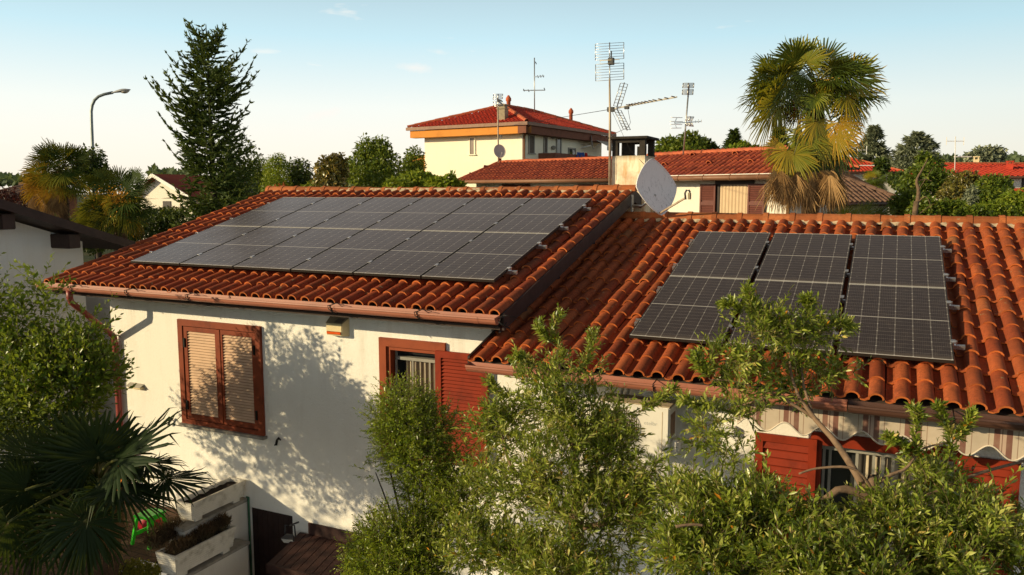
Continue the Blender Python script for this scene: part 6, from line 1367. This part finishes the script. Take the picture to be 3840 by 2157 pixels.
T('bronze leaved magnolia tree with glossy leaves left of the big green tree', [PB(833, 428, 38, 38, 40), PB(830, 465, 44, 40, 39.5), PB(850, 410, 22, 22, 40)], 2600, .24, .12, 'leaf_bronze', 106)
T('big bushy green tree left of the yellow house', [PB(940, 400, 50, 52, 43), PB(915, 430, 42, 50, 43), PB(970, 430, 42, 55, 42.5), PB(940, 460, 60, 50, 42), PB(925, 375, 30, 28, 43), PB(960, 370, 24, 26, 43)], 6500, .21, .11, 'leaf_mid', 107)
T('green tree touching the left wall of the yellow house', [PB(1042, 405, 22, 36, 47), PB(1030, 430, 26, 35, 46), PB(1050, 440, 20, 30, 46)], 2200, .2, .11, 'leaf_mid', 108)
T('broad leaved fig bush below the yellow house wall', [PB(1050, 455, 50, 22, 35), PB(1110, 465, 45, 18, 34), PB(1000, 468, 35, 18, 34), PB(1150, 468, 22, 10, 34), PB(1135, 462, 10, 26, 34)], 3600, .20, .13, 'leaf_bright', 109, name='fig_bush', cat='bush')
T('low distant bush behind the magnolia and the big tree', [PB(875, 430, 22, 28, 55), PB(800, 475, 60, 14, 40)], 1200, .25, .12, 'leaf_mid', 110)
T('small red tipped shrub at the left end of the left ridge', [PB(690, 480, 12, 7, 17), PB(712, 474, 9, 5, 17)], 260, .11, .03, 'leaf_red', 111, name='red_shrub', cat='shrub', tr=.02, limbs=False)
T('purple leaved hedge at the left edge above the dark roof', [PB(10, 520, 55, 45, 30), PB(50, 545, 40, 40, 29), PB(-40, 530, 50, 50, 30)], 4200, .12, .07, 'leaf_purple', 112, name='purple_hedge', cat='hedge', tr=None)
T('dark green shrub peeping over the left house roof', [PB(120, 575, 45, 26, 22), PB(80, 590, 40, 25, 22)], 2200, .06, .03, 'leaf_mid', 113, name='shrub', cat='shrub', tr=None)
T('dense dark hedge between the palms and the spruce', [PB(400, 560, 60, 38, 29), PB(330, 580, 70, 45, 28), PB(450, 565, 40, 40, 29), PB(230, 590, 60, 45, 27), PB(160, 590, 60, 45, 27)], 8000, .12, .07, 'leaf_dark', 114, name='dark_hedge', cat='hedge', tr=None)
T('brown clipped hedge in front of the white gabled house', [PB(430, 535, 45, 14, 45), PB(380, 540, 30, 14, 45)], 1800, .16, .08, 'leaf_bronze', 115, name='brown_hedge', cat='hedge', tr=None, tonescale=.5)
T('tree group just behind the chimney on the neighbour ridge', [PB(1690, 372, 40, 24, 72), PB(1735, 362, 28, 28, 73), PB(1715, 385, 60, 18, 71)], 3600, .42, .22, 'leaf_mid', 116)
T('dark poplar like tree right of the slim white aerial', [PB(1768, 372, 24, 24, 76), PB(1792, 380, 14, 14, 76)], 1800, .42, .2, 'leaf_dark', 117)
T('bright green tree above the neighbour ridge', [PB(1850, 380, 18, 12, 60), PB(1870, 374, 18, 15, 61)], 1200, .3, .2, 'leaf_bright', 118)
T('small round dark tree above the right end of the neighbour ridge', [PB(1898, 381, 18, 11, 62)], 800, .3, .2, 'leaf_dark', 119)
def cedar(lab, px, py0, py1, rx, d, seed, n=2600, mat='cedar', ex=.9):
    q = np.random.default_rng(seed); s = K*d/FPX; base = np.array([*atd(px, 470, d)[:2], 0]); top = atd(px, py0, d); t = thing('cedar_tree', lab, 'tree', base, 'trees beyond the houses'); cl = Cloud(); z0 = atd(px, py1, d)[2]-2.0; P = []; O = []; Ls = []
    nl = 12
    for i in range(nl):
        f = i/(nl-1); z = z0+(top[2]-z0)*f; r = rx*s*(1-f)**ex*(1.0 if f > .1 else .9)+.10
        for k in range(9):
            az = q.random()*6.28; rr = r*(.7+.5*q.random()); m = int(n/nl/9); u = q.random(m)**.7; hd = np.array([math.cos(az), math.sin(az), 0]); sp = np.cross(hd, (0, 0, 1))
            pts = np.array([base[0], base[1], 0])+hd*(rr*u)[:, None]+sp*(q.normal(0, .16, m)*rr*(.4+u))[:, None]; pts[:, 2] = z+rr*.22*u**2+q.normal(0, .030*s*22, m)-.05*rr; P.append(pts); O.append(hd*np.ones((m, 1)))
    P = np.concatenate(P); O = np.concatenate(O); D = nrm(O+rand_unit(len(P), q)*.7+np.array([0, 0, .15])); tone = np.clip(q.normal(.5, .25, len(P)), 0, 1)
    cl.leaves(P, D, nrm(rand_unit(len(P), q)*.6+np.array([0, 0, 1.])), .55*d/75*(.6+.8*q.random(len(P))), .17*d/75, tone, .1, 0, .5, .1); cl.build('crown', [M[mat]], t)
    wood_obj('trunk', [(np.linspace(base, top, 6), np.linspace(.3, .03, 6))], M['bark_dark'], t, 6)
cedar('grey green cedar with spreading tiers above the neighbour ridge', 1840, 335, 385, 36, 82, 201, 2600, 'spruce')
cedar('dark cedar partly hidden behind the left side of the big palm', 1955, 328, 380, 34, 98, 202, 2600, 'spruce')
cedar('dark ragged cedar just right of the big palm', 2192, 326, 405, 56, 105, 203, 4800)
cedar('large broad blue green cedar right of the red hipped roof', 2300, 342, 425, 84, 100, 204, 7500, ex=.62)
T('rounded blue green tree behind the far red roof', [PB(2480, 392, 34, 20, 92), PB(2505, 388, 22, 17, 92), PB(2455, 396, 26, 14, 92)], 2400, .5, .25, 'cedar', 205)
T('dark small tree at the left foot of the broad cedar', [PB(2218, 416, 14, 16, 72)], 700, .4, .25, 'leaf_dark', 206)
T('dark green shrub beside the tiny far palm', [PB(2262, 452, 26, 18, 46), PB(2285, 468, 30, 22, 42)], 2200, .2, .11, 'leaf_dark', 207, name='bush', cat='bush')
T('tall yellow green tree in front of the broad cedar', [PB(2340, 430, 32, 40, 40), PB(2310, 455, 40, 38, 38), PB(2360, 460, 40, 35, 38), PB(2325, 400, 14, 20, 40)], 4200, .19, .10, 'leaf_mid', 208)
T('reddish brown leaved tree in the middle of the right garden', [PB(2420, 470, 42, 38, 34), PB(2400, 500, 45, 32, 33), PB(2440, 455, 22, 25, 34)], 3400, .15, .08, 'leaf_bronze', 209, tonescale=.75)
T('blue green young conifer among the right bushes', [PB(2442, 505, 16, 24, 30), PB(2446, 485, 10, 14, 30)], 900, .16, .05, 'cedar', 210)
T('dense round bright green bush below the far red roof', [PB(2500, 475, 42, 36, 31), PB(2480, 500, 36, 25, 30), PB(2525, 500, 28, 25, 30)], 4600, .13, .08, 'leaf_mid', 211, name='bush', cat='bush', tr=.08)
T('leafy bright green bush at the right edge behind the ridge', [PB(2550, 520, 40, 36, 25), PB(2500, 535, 50, 24, 24), PB(2585, 515, 40, 40, 25)], 5200, .12, .07, 'leaf_bright', 212, name='bush', cat='bush', tr=.07)
T('dense green bush right behind the middle of the right ridge', [PB(2290, 515, 48, 34, 25), PB(2330, 530, 40, 28, 24), PB(2390, 530, 45, 26, 24), PB(2450, 538, 40, 18, 23)], 8200, .12, .07, 'leaf_mid', 213, name='bush', cat='bush', tr=.07)
# bare pale trunk with dead twigs
bt = thing('bare_tree', 'thin bare pale trunk with dead twigs among the right bushes', 'tree', np.array([*atd(2302, 548, 22.5)[:2], 0])); c = [np.array([*atd(2302, 548, 22.5)[:2], 0]), atd(2301, 548, 22.5), atd(2308, 510, 22.5), atd(2311, 480, 22.5), atd(2306, 455, 22.5), atd(2318, 430, 22.5), atd(2334, 400, 22.5)]
wood_obj('trunk', [(curve_pts(c, 18), np.linspace(.09, .012, 18))], M['bark'], bt, 7)
for pts, r in (([c[4], atd(2330, 452, 22.5), atd(2345, 456, 22.4)], .018), ([c[3], atd(2322, 460, 22.4), atd(2350, 418, 22.4)], .014), ([c[2], atd(2330, 495, 22.3), atd(2345, 530, 22.3)], .018), ([c[1], atd(2330, 525, 22.4), atd(2350, 512, 22.2)], .014)):
    wood_obj('bare_branch', [(curve_pts(pts, 8), np.linspace(r, r*.3, 8))], M['bark'], bt, 5)
# the far woods on the horizon: one mass
cl = Cloud(); q = np.random.default_rng(77)
for (pa, pb, y0, hgt, d, n) in ((-80, 130, 462, 20, 210, 2200), (2330, 2640, 418, 24, 190, 3600), (380, 480, 450, 22, 180, 900), (600, 1100, 470, 16, 220, 2500), (1900, 2340, 420, 14, 230, 2500)):
    x = pa+(pb-pa)*q.random(n); h = hgt*(.65+.35*np.sin(x*.11)*np.sin(x*.043+1)+.2*np.sin(x*.31)); y = y0-h*q.random(n)**.6; P = np.array([atd(a, b, d*(1+.06*q.normal())) for a, b in zip(x, y)]); cl.leaves(P, rand_unit(n, q), rand_unit(n, q), 1.5, .9, q.random(n))
fw = build_tris('far_woods', np.concatenate(cl.V), np.concatenate(cl.F), [M['leaf_far']], None, None, np.concatenate(cl.R)); tag(fw, 'hazy line of far woods on the horizon', None, None, 'stuff')
# ------------------------------------------------------------------ near shrubs and olive trees
# bright leafy bush at the left, in front of the house corner
db = 10.0
bl = [PB(22, 825, 26, 62, db, .55), PB(62, 850, 30, 40, db, .6), PB(100, 785, 22, 58, db, .5), PB(100, 728, 11, 40, db, .8), PB(60, 925, 100, 66, db-.1), PB(160, 925, 62, 62, db-.1, .9), PB(150, 850, 18, 45, db, .5), PB(190, 860, 22, 40, db, .5), PB(228, 835, 18, 52, db, .55), PB(205, 942, 75, 66, db-.2), PB(250, 972, 30, 50, db-.2), PB(110, 1002, 130, 90, db-.3), PB(5, 767, 20, 26, db, .6), PB(-90, 810, 90, 105, db+.1, .5), PB(-170, 890, 110, 125, db+.1, .8), PB(-105, 705, 30, 60, db+.1, .3), PB(-200, 770, 45, 70, db+.2, .35), PB(-330, 920, 120, 115, db+.4, .7), PB(-290, 810, 50, 60, db+.4, .35)]
leafy_tree('leafy_bush', 'bright green leafy bush at the left edge in front of the house corner', 'bush', bl, 2700, .080, .034, M['bush'], None, 301, gap=.35, shell=.36, trunk_r=.05, limbs=False, spr={'L': .30, 'n': 9, 'up': .75, 'tr': .0022})
T('dark hedge in shade behind the bush and the terrace', [PB(60, 1080, 120, 90, 9.2), PB(-60, 1150, 140, 140, 9.0), PB(180, 1060, 60, 60, 9.6), PB(-100, 1010, 150, 115, 9.9), PB(20, 1030, 100, 80, 9.7)], 9000, .05, .028, 'leaf_dark', 302, name='dark_hedge', cat='hedge', grp=None, tr=None)  # last two blobs, mostly unseen, are added to shade the lower wall
# unseen trees: one inferred from the wall's shadow, one added to shade the palm
for lab, c, r, n, sd in (('tall leafy tree beyond the left edge of the terrace', (-15.0, 1.8, 2.0), (1.9, 1.9, 2.1), 8000, 311), ('unseen broad leafy tree added left of the dark palm to shade it', (-9.1, 2.5, 3.3), (1.15, 1.15, 1.75), 7000, 312)):
    leafy_tree('unseen_tree', lab, 'tree', [(np.array(c), np.array(r), 1.0), (np.array(c)+[.7, .3, -.9], np.array(r)*.8, 1.0)], n, .11, .06, M['leaf_mid'], None, sd, gap=.6, trunk_r=.1)
# clipped yellow green moss plant and dry plants
T('yellow green mossy plant at the bottom edge below the planters', [PB(340, 1432, 46, 20, 7.6), PB(375, 1440, 30, 20, 7.6), PB(305, 1450, 30, 20, 7.5)], 2600, .028, .016, 'moss', 321, name='mossy_plant', cat='plant', grp=None, tr=None)
def dry(lab, pts, n, seed, L=.07, mat='dry', parent_z=None):
    q = np.random.default_rng(seed); c = np.mean([p[0] for p in pts], 0); t = thing('dry_plant', lab, 'plant', (c[0], c[1], min(p[0][2]-p[1][2] for p in pts)), None); cl = Cloud(); P, O, _ = blob_pts([(p[0], p[1]) for p in pts], n, q, .6); D = nrm(rand_unit(n, q)*.7+np.array([0, 0, .8])); cl.leaves(P, D, rand_unit(n, q), L*(.5+q.random(n)), L*.16, q.random(n), .1)
    b = P-D*L*.8; k = n//6; cl.sticks(b[:k]-[0, 0, .06], P[:k]+D[:k]*L, .0018, 1); cl.build('foliage', [M[mat], M['twig']], t); return t
dry('dry brown heather filling the lower planter', [((-8.40, 7.40, .285), np.array((.13, .26, .05))), ((-8.40, 7.85, .30), np.array((.13, .30, .06))), ((-8.36, 8.10, .33), np.array((.12, .12, .08)))], 3000, 331)
dry('bushy dry plant with dark twigs behind the lower planter', [((-8.74, 7.30, .36), np.array((.12, .20, .16))), ((-8.68, 7.50, .38), np.array((.10, .20, .16))), ((-8.92, 7.9, .30), np.array((.08, .20, .14)))], 3200, 332)
# small leaved evergreen shrubs in front of the window
def privet(lab, blobs, n, seed, wisps=()):
    t = leafy_tree('evergreen_shrub', lab, 'shrub', blobs, n, .032, .0115, M['privet'], 'small leaved shrubs under the left window', seed, gap=.95, shell=.33, trunk_r=.035, spr={'L': .15, 'n': 12, 'up': .45, 'tr': .0018}, base=[*base_of(blobs)[:2], 0])
    return t
dv_ = 7.5
privet('tall small leaved shrub covering the lower part of the open window', [PB(1015, 1045, 62, 70, dv_), PB(1065, 1090, 60, 75, dv_), PB(1010, 1120, 55, 60, dv_), PB(1060, 1170, 62, 60, dv_-.1), PB(1085, 1240, 62, 55, dv_-.1), PB(1100, 1310, 55, 50, dv_-.2), PB(950, 1060, 18, 40, dv_, .35), PB(945, 1195, 14, 18, dv_, .5), PB(1120, 1060, 30, 36, dv_, .3), PB(1150, 1120, 40, 50, dv_, .16), PB(1145, 1195, 55, 48, dv_-.1, .8), PB(1165, 1270, 70, 55, dv_-.3, .9), PB(980, 1000, 20, 22, dv_, .6)], 3300, 341)
privet('rounded small leaved shrub at the bottom beside the slatted porch roof', [PB(985, 1372, 84, 66, 6.9), PB(1050, 1400, 80, 60, 6.8), PB(925, 1410, 40, 40, 6.9), PB(1000, 1440, 120, 40, 6.7)], 2600, 342)
# olive trees
def olive(name_lab, base, forks, blobs, n, seed, lL, lW, sL, shoots=(), limbs=()):
    q = np.random.default_rng(seed); t = thing('olive_tree', name_lab, 'tree', base, 'olive trees in front of the house'); cl = Cloud()
    P, O, bi = blob_pts(blobs, int(n*1.5), q, .45); lu = lump(P, .42, seed+2); k = lu > -.35; P, O, lu = P[k][:n], O[k][:n], lu[k][:n]; m = len(P)
    D = nrm(O*.6+rand_unit(m, q)*.75+np.array([0, 0, .5])); tone = np.clip(.40+.20*lu+q.normal(0, .17, m), .02, .9)
    sprigs(cl, P-D*sL*.3, D, sL*(.6+.8*q.random(m)), 13, lL, lW, q, bend=.4, ang=38, tone=tone, tr=.0022)
    for pts, ln in shoots:                         # leafy shoots that stick out of the crown
        c = curve_pts(pts, 26); d = np.gradient(c, axis=0); seg = c[3:]; dd = nrm(d[3:]); cl.sticks(c[:-1], c[1:], .0035, 1)
        kk = len(seg); 
        for rep in range(2): sprigs(cl, seg, nrm(dd*.9+rand_unit(kk, q)*.65+np.array([0, 0, .25])), ln*(.5+.7*q.random(kk)), 8, lL*.95, lW, q, tone=np.clip(q.normal(.5, .15, kk), 0, .9), tr=.0018)
    cl.build('crown', [M['olive'], M['twig']], t)
    wood_obj('trunk', [(curve_pts(forks[0][0], 14), np.linspace(forks[0][1], forks[0][2], 14))], M['bark_olive'], t, 10)
    for pts, r0, r1 in forks[1:]: wood_obj('branch', [(curve_pts(pts, 14), np.linspace(r0, r1, 14))], M['bark_olive'], t, 8)
    return t
A = lambda x, y, d: atd(x, y, d)
# left olive
b0 = np.array([*A(1440, 1500, 6.2)[:2], 0])
bl = [PB(1280, 1070, 62, 85, 6.8, .75), PB(1400, 1010, 90, 80, 6.6, .7), PB(1470, 1060, 85, 95, 6.5), PB(1530, 1140, 70, 85, 6.4), PB(1420, 1170, 150, 95, 6.3), PB(1300, 1240, 90, 70, 6.3, .7), PB(1500, 1330, 150, 110, 5.9), PB(1600, 1260, 85, 75, 6.1), PB(1210, 1370, 100, 85, 6.3), PB(1310, 1400, 110, 70, 6.0), PB(1420, 1440, 170, 50, 5.7), PB(1405, 930, 34, 40, 6.6, .25), PB(1490, 940, 30, 40, 6.6, .3), PB(1265, 1010, 55, 50, 6.8, .6), PB(1235, 1080, 55, 60, 6.9, .6), PB(1325, 960, 55, 45, 6.7, .55), PB(1550, 1055, 55, 55, 6.3, .5), PB(1215, 1210, 60, 60, 6.8, .7), PB(1640, 1180, 45, 45, 6.0, .5), PB(1215, 1130, 40, 60, 7.0, .4), PB(1160, 1280, 60, 60, 6.9, .5)]
fk = [([b0, A(1445, 1440, 6.3), A(1450, 1330, 6.3), A(1455, 1240, 6.35)], .085, .05), ([A(1450, 1330, 6.3), A(1380, 1260, 6.4), A(1290, 1180, 6.6), A(1260, 1080, 6.8)], .035, .008), ([A(1455, 1240, 6.35), A(1440, 1120, 6.5), A(1420, 1000, 6.6), A(1400, 880, 6.6)], .035, .006), ([A(1455, 1240, 6.35), A(1520, 1150, 6.4), A(1580, 1080, 6.4)], .03, .006), ([A(1450, 1330, 6.3), A(1560, 1310, 6.1), A(1640, 1290, 6.0)], .03, .008), ([A(1445, 1420, 6.3), A(1330, 1390, 6.2), A(1210, 1370, 6.2)], .03, .006)]
sh = [([A(1420, 930, 6.6), A(1412, 880, 6.6), A(1395, 838, 6.6), A(1408, 800, 6.6)], .10), ([A(1440, 940, 6.6), A(1480, 900, 6.6), A(1494, 850, 6.6)], .10), ([A(1350, 930, 6.6), A(1325, 905, 6.6), A(1308, 900, 6.6)], .09), ([A(1395, 870, 6.6), A(1375, 850, 6.6), A(1358, 826, 6.6)], .08), ([A(1600, 1040, 6.3), A(1650, 1010, 6.2), A(1690, 985, 6.2)], .09), ([A(1300, 1000, 6.8), A(1260, 990, 6.8), A(1235, 965, 6.8)], .09)]
olive('grey green olive tree in front of the wall left of the air conditioner', b0, fk, bl, 3000, 401, .054, .0145, .19, sh)
# right olive with the pale leaning branch
b1 = np.array([*A(2215, 1500, 4.9)[:2], 0])
bl = [PB(1745, 1290, 100, 80, 5.2), PB(1880, 1290, 120, 85, 5.0), PB(1790, 1390, 150, 75, 4.8), PB(1960, 1370, 130, 90, 4.8), PB(2110, 1350, 120, 70, 4.8), PB(2260, 1330, 130, 80, 4.8), PB(2400, 1330, 120, 80, 4.8), PB(2520, 1290, 70, 65, 5.0, .6), PB(2040, 1420, 200, 50, 4.5), PB(2300, 1425, 220, 55, 4.5), PB(2510, 1390, 100, 75, 4.6), PB(2350, 1220, 90, 45, 5.1, .5), PB(1800, 1200, 70, 45, 5.4, .45), PB(1775, 1090, 36, 70, 5.7, .28), PB(1840, 1130, 60, 60, 5.6, .18),
 PB(1900, 840, 52, 50, 5.8, .5), PB(1985, 835, 66, 45, 5.8, .55), PB(2060, 855, 50, 48, 5.8, .5), PB(1840, 905, 76, 45, 5.7, .42), PB(1950, 920, 80, 42, 5.8, .45), PB(2055, 930, 60, 42, 5.8, .4), PB(1785, 950, 48, 26, 5.8, .45), PB(1880, 985, 66, 26, 5.7, .42), PB(2120, 935, 45, 14, 5.8, .35), PB(1960, 790, 40, 26, 5.8, .6), PB(1860, 1040, 60, 30, 5.7, .25), PB(2000, 985, 40, 30, 5.8, .5)]
fk = [([b1, A(2200, 1300, 5.0), A(2178, 1240, 5.05), A(2150, 1185, 5.1), A(2100, 1110, 5.3), A(2055, 1060, 5.45), A(2010, 1000, 5.6)], .034, .013), ([A(2010, 1000, 5.6), A(1990, 940, 5.7), A(1985, 860, 5.8), A(1975, 790, 5.8)], .012, .004), ([A(2020, 1015, 5.6), A(1930, 985, 5.7), A(1850, 960, 5.7), A(1790, 955, 5.7)], .010, .004), ([A(2045, 1045, 5.5), A(2020, 960, 5.7), A(2018, 880, 5.8)], .013, .004), ([A(2060, 1060, 5.5), A(1960, 1000, 5.6), A(1900, 1010, 5.6), A(1830, 1030, 5.7)], .014, .004),
 ([A(2200, 1240, 4.9), A(2150, 1180, 4.85), A(2060, 1178, 4.9), A(2010, 1192, 4.9)], .010, .006), ([A(2178, 1240, 5.0), A(2230, 1200, 5.0), A(2280, 1178, 5.0), A(2320, 1130, 5.0), A(2400, 1110, 5.0)], .015, .004), ([A(2210, 1260, 4.9), A(2120, 1230, 4.9), A(2060, 1260, 4.9), A(1900, 1280, 5.0), A(1760, 1290, 5.1)], .03, .008), ([A(2215, 1290, 4.9), A(2350, 1240, 5.0), A(2450, 1195, 5.1), A(2576, 1160, 5.2)], .014, .009), ([A(2210, 1330, 4.9), A(2330, 1340, 4.8), A(2450, 1350, 4.7)], .03, .008), ([A(1700, 1325, 4.7), A(1740, 1320, 4.7), A(1768, 1322, 4.7)], .010, .008)]
sh = [([A(1920, 800, 5.8), A(1895, 770, 5.8), A(1880, 742, 5.8)], .10), ([A(2030, 810, 5.8), A(2035, 780, 5.8), A(2030, 762, 5.8)], .08), ([A(2080, 820, 5.8), A(2110, 815, 5.8), A(2130, 820, 5.8)], .07), ([A(1870, 800, 5.8), A(1850, 775, 5.8), A(1832, 770, 5.8)], .07),
 ([A(2330, 1200, 5.0), A(2300, 1120, 5.0), A(2310, 1060, 5.0), A(2302, 1035, 5.0)], .05), ([A(2380, 1180, 5.0), A(2395, 1110, 5.0), A(2375, 1060, 5.0), A(2362, 1028, 5.0)], .045), ([A(2395, 1110, 5.0), A(2425, 1080, 5.0), A(2440, 1045, 5.0)], .045), ([A(2300, 1150, 5.0), A(2265, 1120, 5.0), A(2240, 1105, 5.0)], .045), ([A(1800, 1010, 5.7), A(1760, 1020, 5.7), A(1730, 1010, 5.7)], .08), ([A(1790, 960, 5.7), A(1770, 930, 5.7), A(1755, 905, 5.7)], .08)]
olive('large olive tree with a pale leaning branch filling the lower right corner', b1, fk, bl, 3700, 402, .056, .0150, .19, sh)
# ------------------------------------------------------------------ camera, sun, sky
cam_d = bpy.data.cameras.new('camera'); cam = bpy.data.objects.new('camera', cam_d); COL.objects.link(cam)
cam.location = (0, 0, CAMZ); cam.rotation_euler = (PI/2-PITCH, 0, -YAW)
cam_d.sensor_width = 36; cam_d.lens = FPX/3840*36; cam_d.clip_start = .05; cam_d.clip_end = 3000
SC.camera = cam
SUN_AZ, SUN_EL = 47.0, 17.0          # light travels toward +X/+Y (angle from +Y toward +X)
sd = bpy.data.lights.new('sun', 'SUN'); so = bpy.data.objects.new('sun', sd); COL.objects.link(so)
sd.energy = 5.0; sd.angle = R_(.5); sd.color = (1.0, .82, .49)
dv = Vector((math.sin(R_(SUN_AZ))*math.cos(R_(SUN_EL)), math.cos(R_(SUN_AZ))*math.cos(R_(SUN_EL)), -math.sin(R_(SUN_EL))))
so.rotation_euler = dv.to_track_quat('-Z', 'Y').to_euler(); so.location = (-20, -20, 30)
w = bpy.data.worlds.new('World'); SC.world = w; w.use_nodes = True
nt = w.node_tree; nt.nodes.clear()
def wn(t): return nt.nodes.new(t)
sky = wn('ShaderNodeTexSky'); sky.sky_type = 'NISHITA'; sky.sun_disc = False
sky.sun_elevation = R_(SUN_EL)
# Blender's Nishita: rotation 0 puts the sun at +Y, growing toward +X ; the sun stands opposite to the travel of its light
sky.sun_rotation = R_(180+SUN_AZ); sky.altitude = 100; sky.air_density = 1.0; sky.dust_density = 1.6; sky.ozone_density = 1.5
bg = wn('ShaderNodeBackground'); bg.inputs[1].default_value = .14
out = wn('ShaderNodeOutputWorld')
tc = wn('ShaderNodeTexCoord'); sp = wn('ShaderNodeSeparateXYZ'); nt.links.new(tc.outputs['Generated'], sp.inputs[0])
# haze: the sky whitens toward the horizon
rp = wn('ShaderNodeValToRGB'); nt.links.new(sp.outputs[2], rp.inputs[0])
cr = rp.color_ramp; cr.elements[0].position = 0.0; cr.elements[0].color = (8.2, 7.4, 6.2, 1); cr.elements[1].position = 1.0; cr.elements[1].color = (.22, .22, .24, 1)
for p, c in ((.05, (8.1, 7.6, 6.7)), (.10, (7.5, 7.7, 7.2)), (.18, (4.7, 6.6, 7.2)), (.27, (3.4, 4.4, 4.9)), (.40, (4.6, 4.1, 3.7)), (.56, (1.3, 1.12, .98)), (.70, (.5, .44, .40))):
    e = cr.elements.new(p); e.color = (*c, 1)
mx = wn('ShaderNodeMix'); mx.data_type = 'RGBA'; mx.inputs[0].default_value = .86
nt.links.new(sky.outputs[0], mx.inputs[6]); nt.links.new(rp.outputs[0], mx.inputs[7])
# small drifting clouds low over the roofs
mp = wn('ShaderNodeMapping'); mp.inputs['Scale'].default_value = (5, 5, 22); nt.links.new(tc.outputs['Generated'], mp.inputs[0])
nz = wn('ShaderNodeTexNoise'); nz.inputs['Scale'].default_value = 2.3; nz.inputs['Detail'].default_value = 6; nt.links.new(mp.outputs[0], nz.inputs['Vector'])
cl = wn('ShaderNodeValToRGB'); nt.links.new(nz.outputs['Fac'], cl.inputs[0]); cl.color_ramp.elements[0].position = .66; cl.color_ramp.elements[0].color = (0, 0, 0, 1); cl.color_ramp.elements[1].position = .80; cl.color_ramp.elements[1].color = (.55, .55, .55, 1)
m2 = wn('ShaderNodeMix'); m2.data_type = 'RGBA'; nt.links.new(cl.outputs[0], m2.inputs[0]); nt.links.new(mx.outputs[2], m2.inputs[6]); m2.inputs[7].default_value = (8.2, 7.4, 6.6, 1)
last = m2.outputs[2]
def vm(op, a, b):
    n_ = wn('ShaderNodeVectorMath'); n_.operation = op
    for i, v in enumerate((a, b)):
        if hasattr(v, 'is_output'): nt.links.new(v, n_.inputs[i])
        else: n_.inputs[i].default_value = tuple(float(x) for x in v)
    return n_
def fm(op, a, b=0.0):
    n_ = wn('ShaderNodeMath'); n_.operation = op
    for i, v in enumerate((a, b)):
        if hasattr(v, 'is_output'): nt.links.new(v, n_.inputs[i])
        else: n_.inputs[i].default_value = v
    return n_.outputs[0]
nz2 = wn('ShaderNodeTexNoise'); nz2.inputs['Scale'].default_value = 34; nz2.inputs['Detail'].default_value = 7; nz2.inputs['Roughness'].default_value = .6; nt.links.new(tc.outputs['Generated'], nz2.inputs['Vector'])
for (cx_, cy_, wx, wy, am, tl) in ((1040, 170, .024, .0055, .55, .05), (812, 287, .026, .0060, .50, -.28), (1105, 131, .014, .0035, .30, .1)):   # small cumulus wisps by direction
    d_ = nrm(ray(cx_*K, cy_*K)); df = vm('SUBTRACT', tc.outputs['Generated'], d_).outputs[0]
    ua, va = RGT+UPV*(-tl), UPV+RGT*tl
    a_ = fm('DIVIDE', vm('DOT_PRODUCT', df, ua).outputs['Value'], wx); b_ = fm('DIVIDE', vm('DOT_PRODUCT', df, va).outputs['Value'], wy)
    rr2 = fm('SQRT', fm('ADD', fm('MULTIPLY', a_, a_), fm('MULTIPLY', b_, b_)))
    val = fm('ADD', fm('SUBTRACT', 1.0, rr2), fm('MULTIPLY', fm('SUBTRACT', nz2.outputs['Fac'], .5), 2.6)); k_ = wn('ShaderNodeMath'); k_.operation = 'MULTIPLY'; k_.use_clamp = True; nt.links.new(val, k_.inputs[0]); k_.inputs[1].default_value = am
    mm = wn('ShaderNodeMix'); mm.data_type = 'RGBA'; nt.links.new(k_.outputs[0], mm.inputs[0]); nt.links.new(last, mm.inputs[6]); mm.inputs[7].default_value = (7.4, 6.9, 6.4, 1); last = mm.outputs[2]
side = wn('ShaderNodeMath'); side.operation = 'MULTIPLY'; side.use_clamp = True; nt.links.new(vm('DOT_PRODUCT', tc.outputs['Generated'], RGT).outputs['Value'], side.inputs[0]); side.inputs[1].default_value = .62
sm = wn('ShaderNodeMix'); sm.data_type = 'RGBA'; sm.blend_type = 'MULTIPLY'; nt.links.new(side.outputs[0], sm.inputs[0]); nt.links.new(last, sm.inputs[6]); sm.inputs[7].default_value = (.56, .66, .68, 1); last = sm.outputs[2]    # away from the sun the sky is deeper
nt.links.new(last, bg.inputs[0]); nt.links.new(bg.outputs[0], out.inputs[0])
SC.view_settings.view_transform = 'Standard'; SC.view_settings.look = 'None'; SC.view_settings.exposure = 0; SC.view_settings.gamma = 1
SC.render.engine = 'CYCLES'; SC.cycles.max_bounces = 6; SC.cycles.transparent_max_bounces = 6
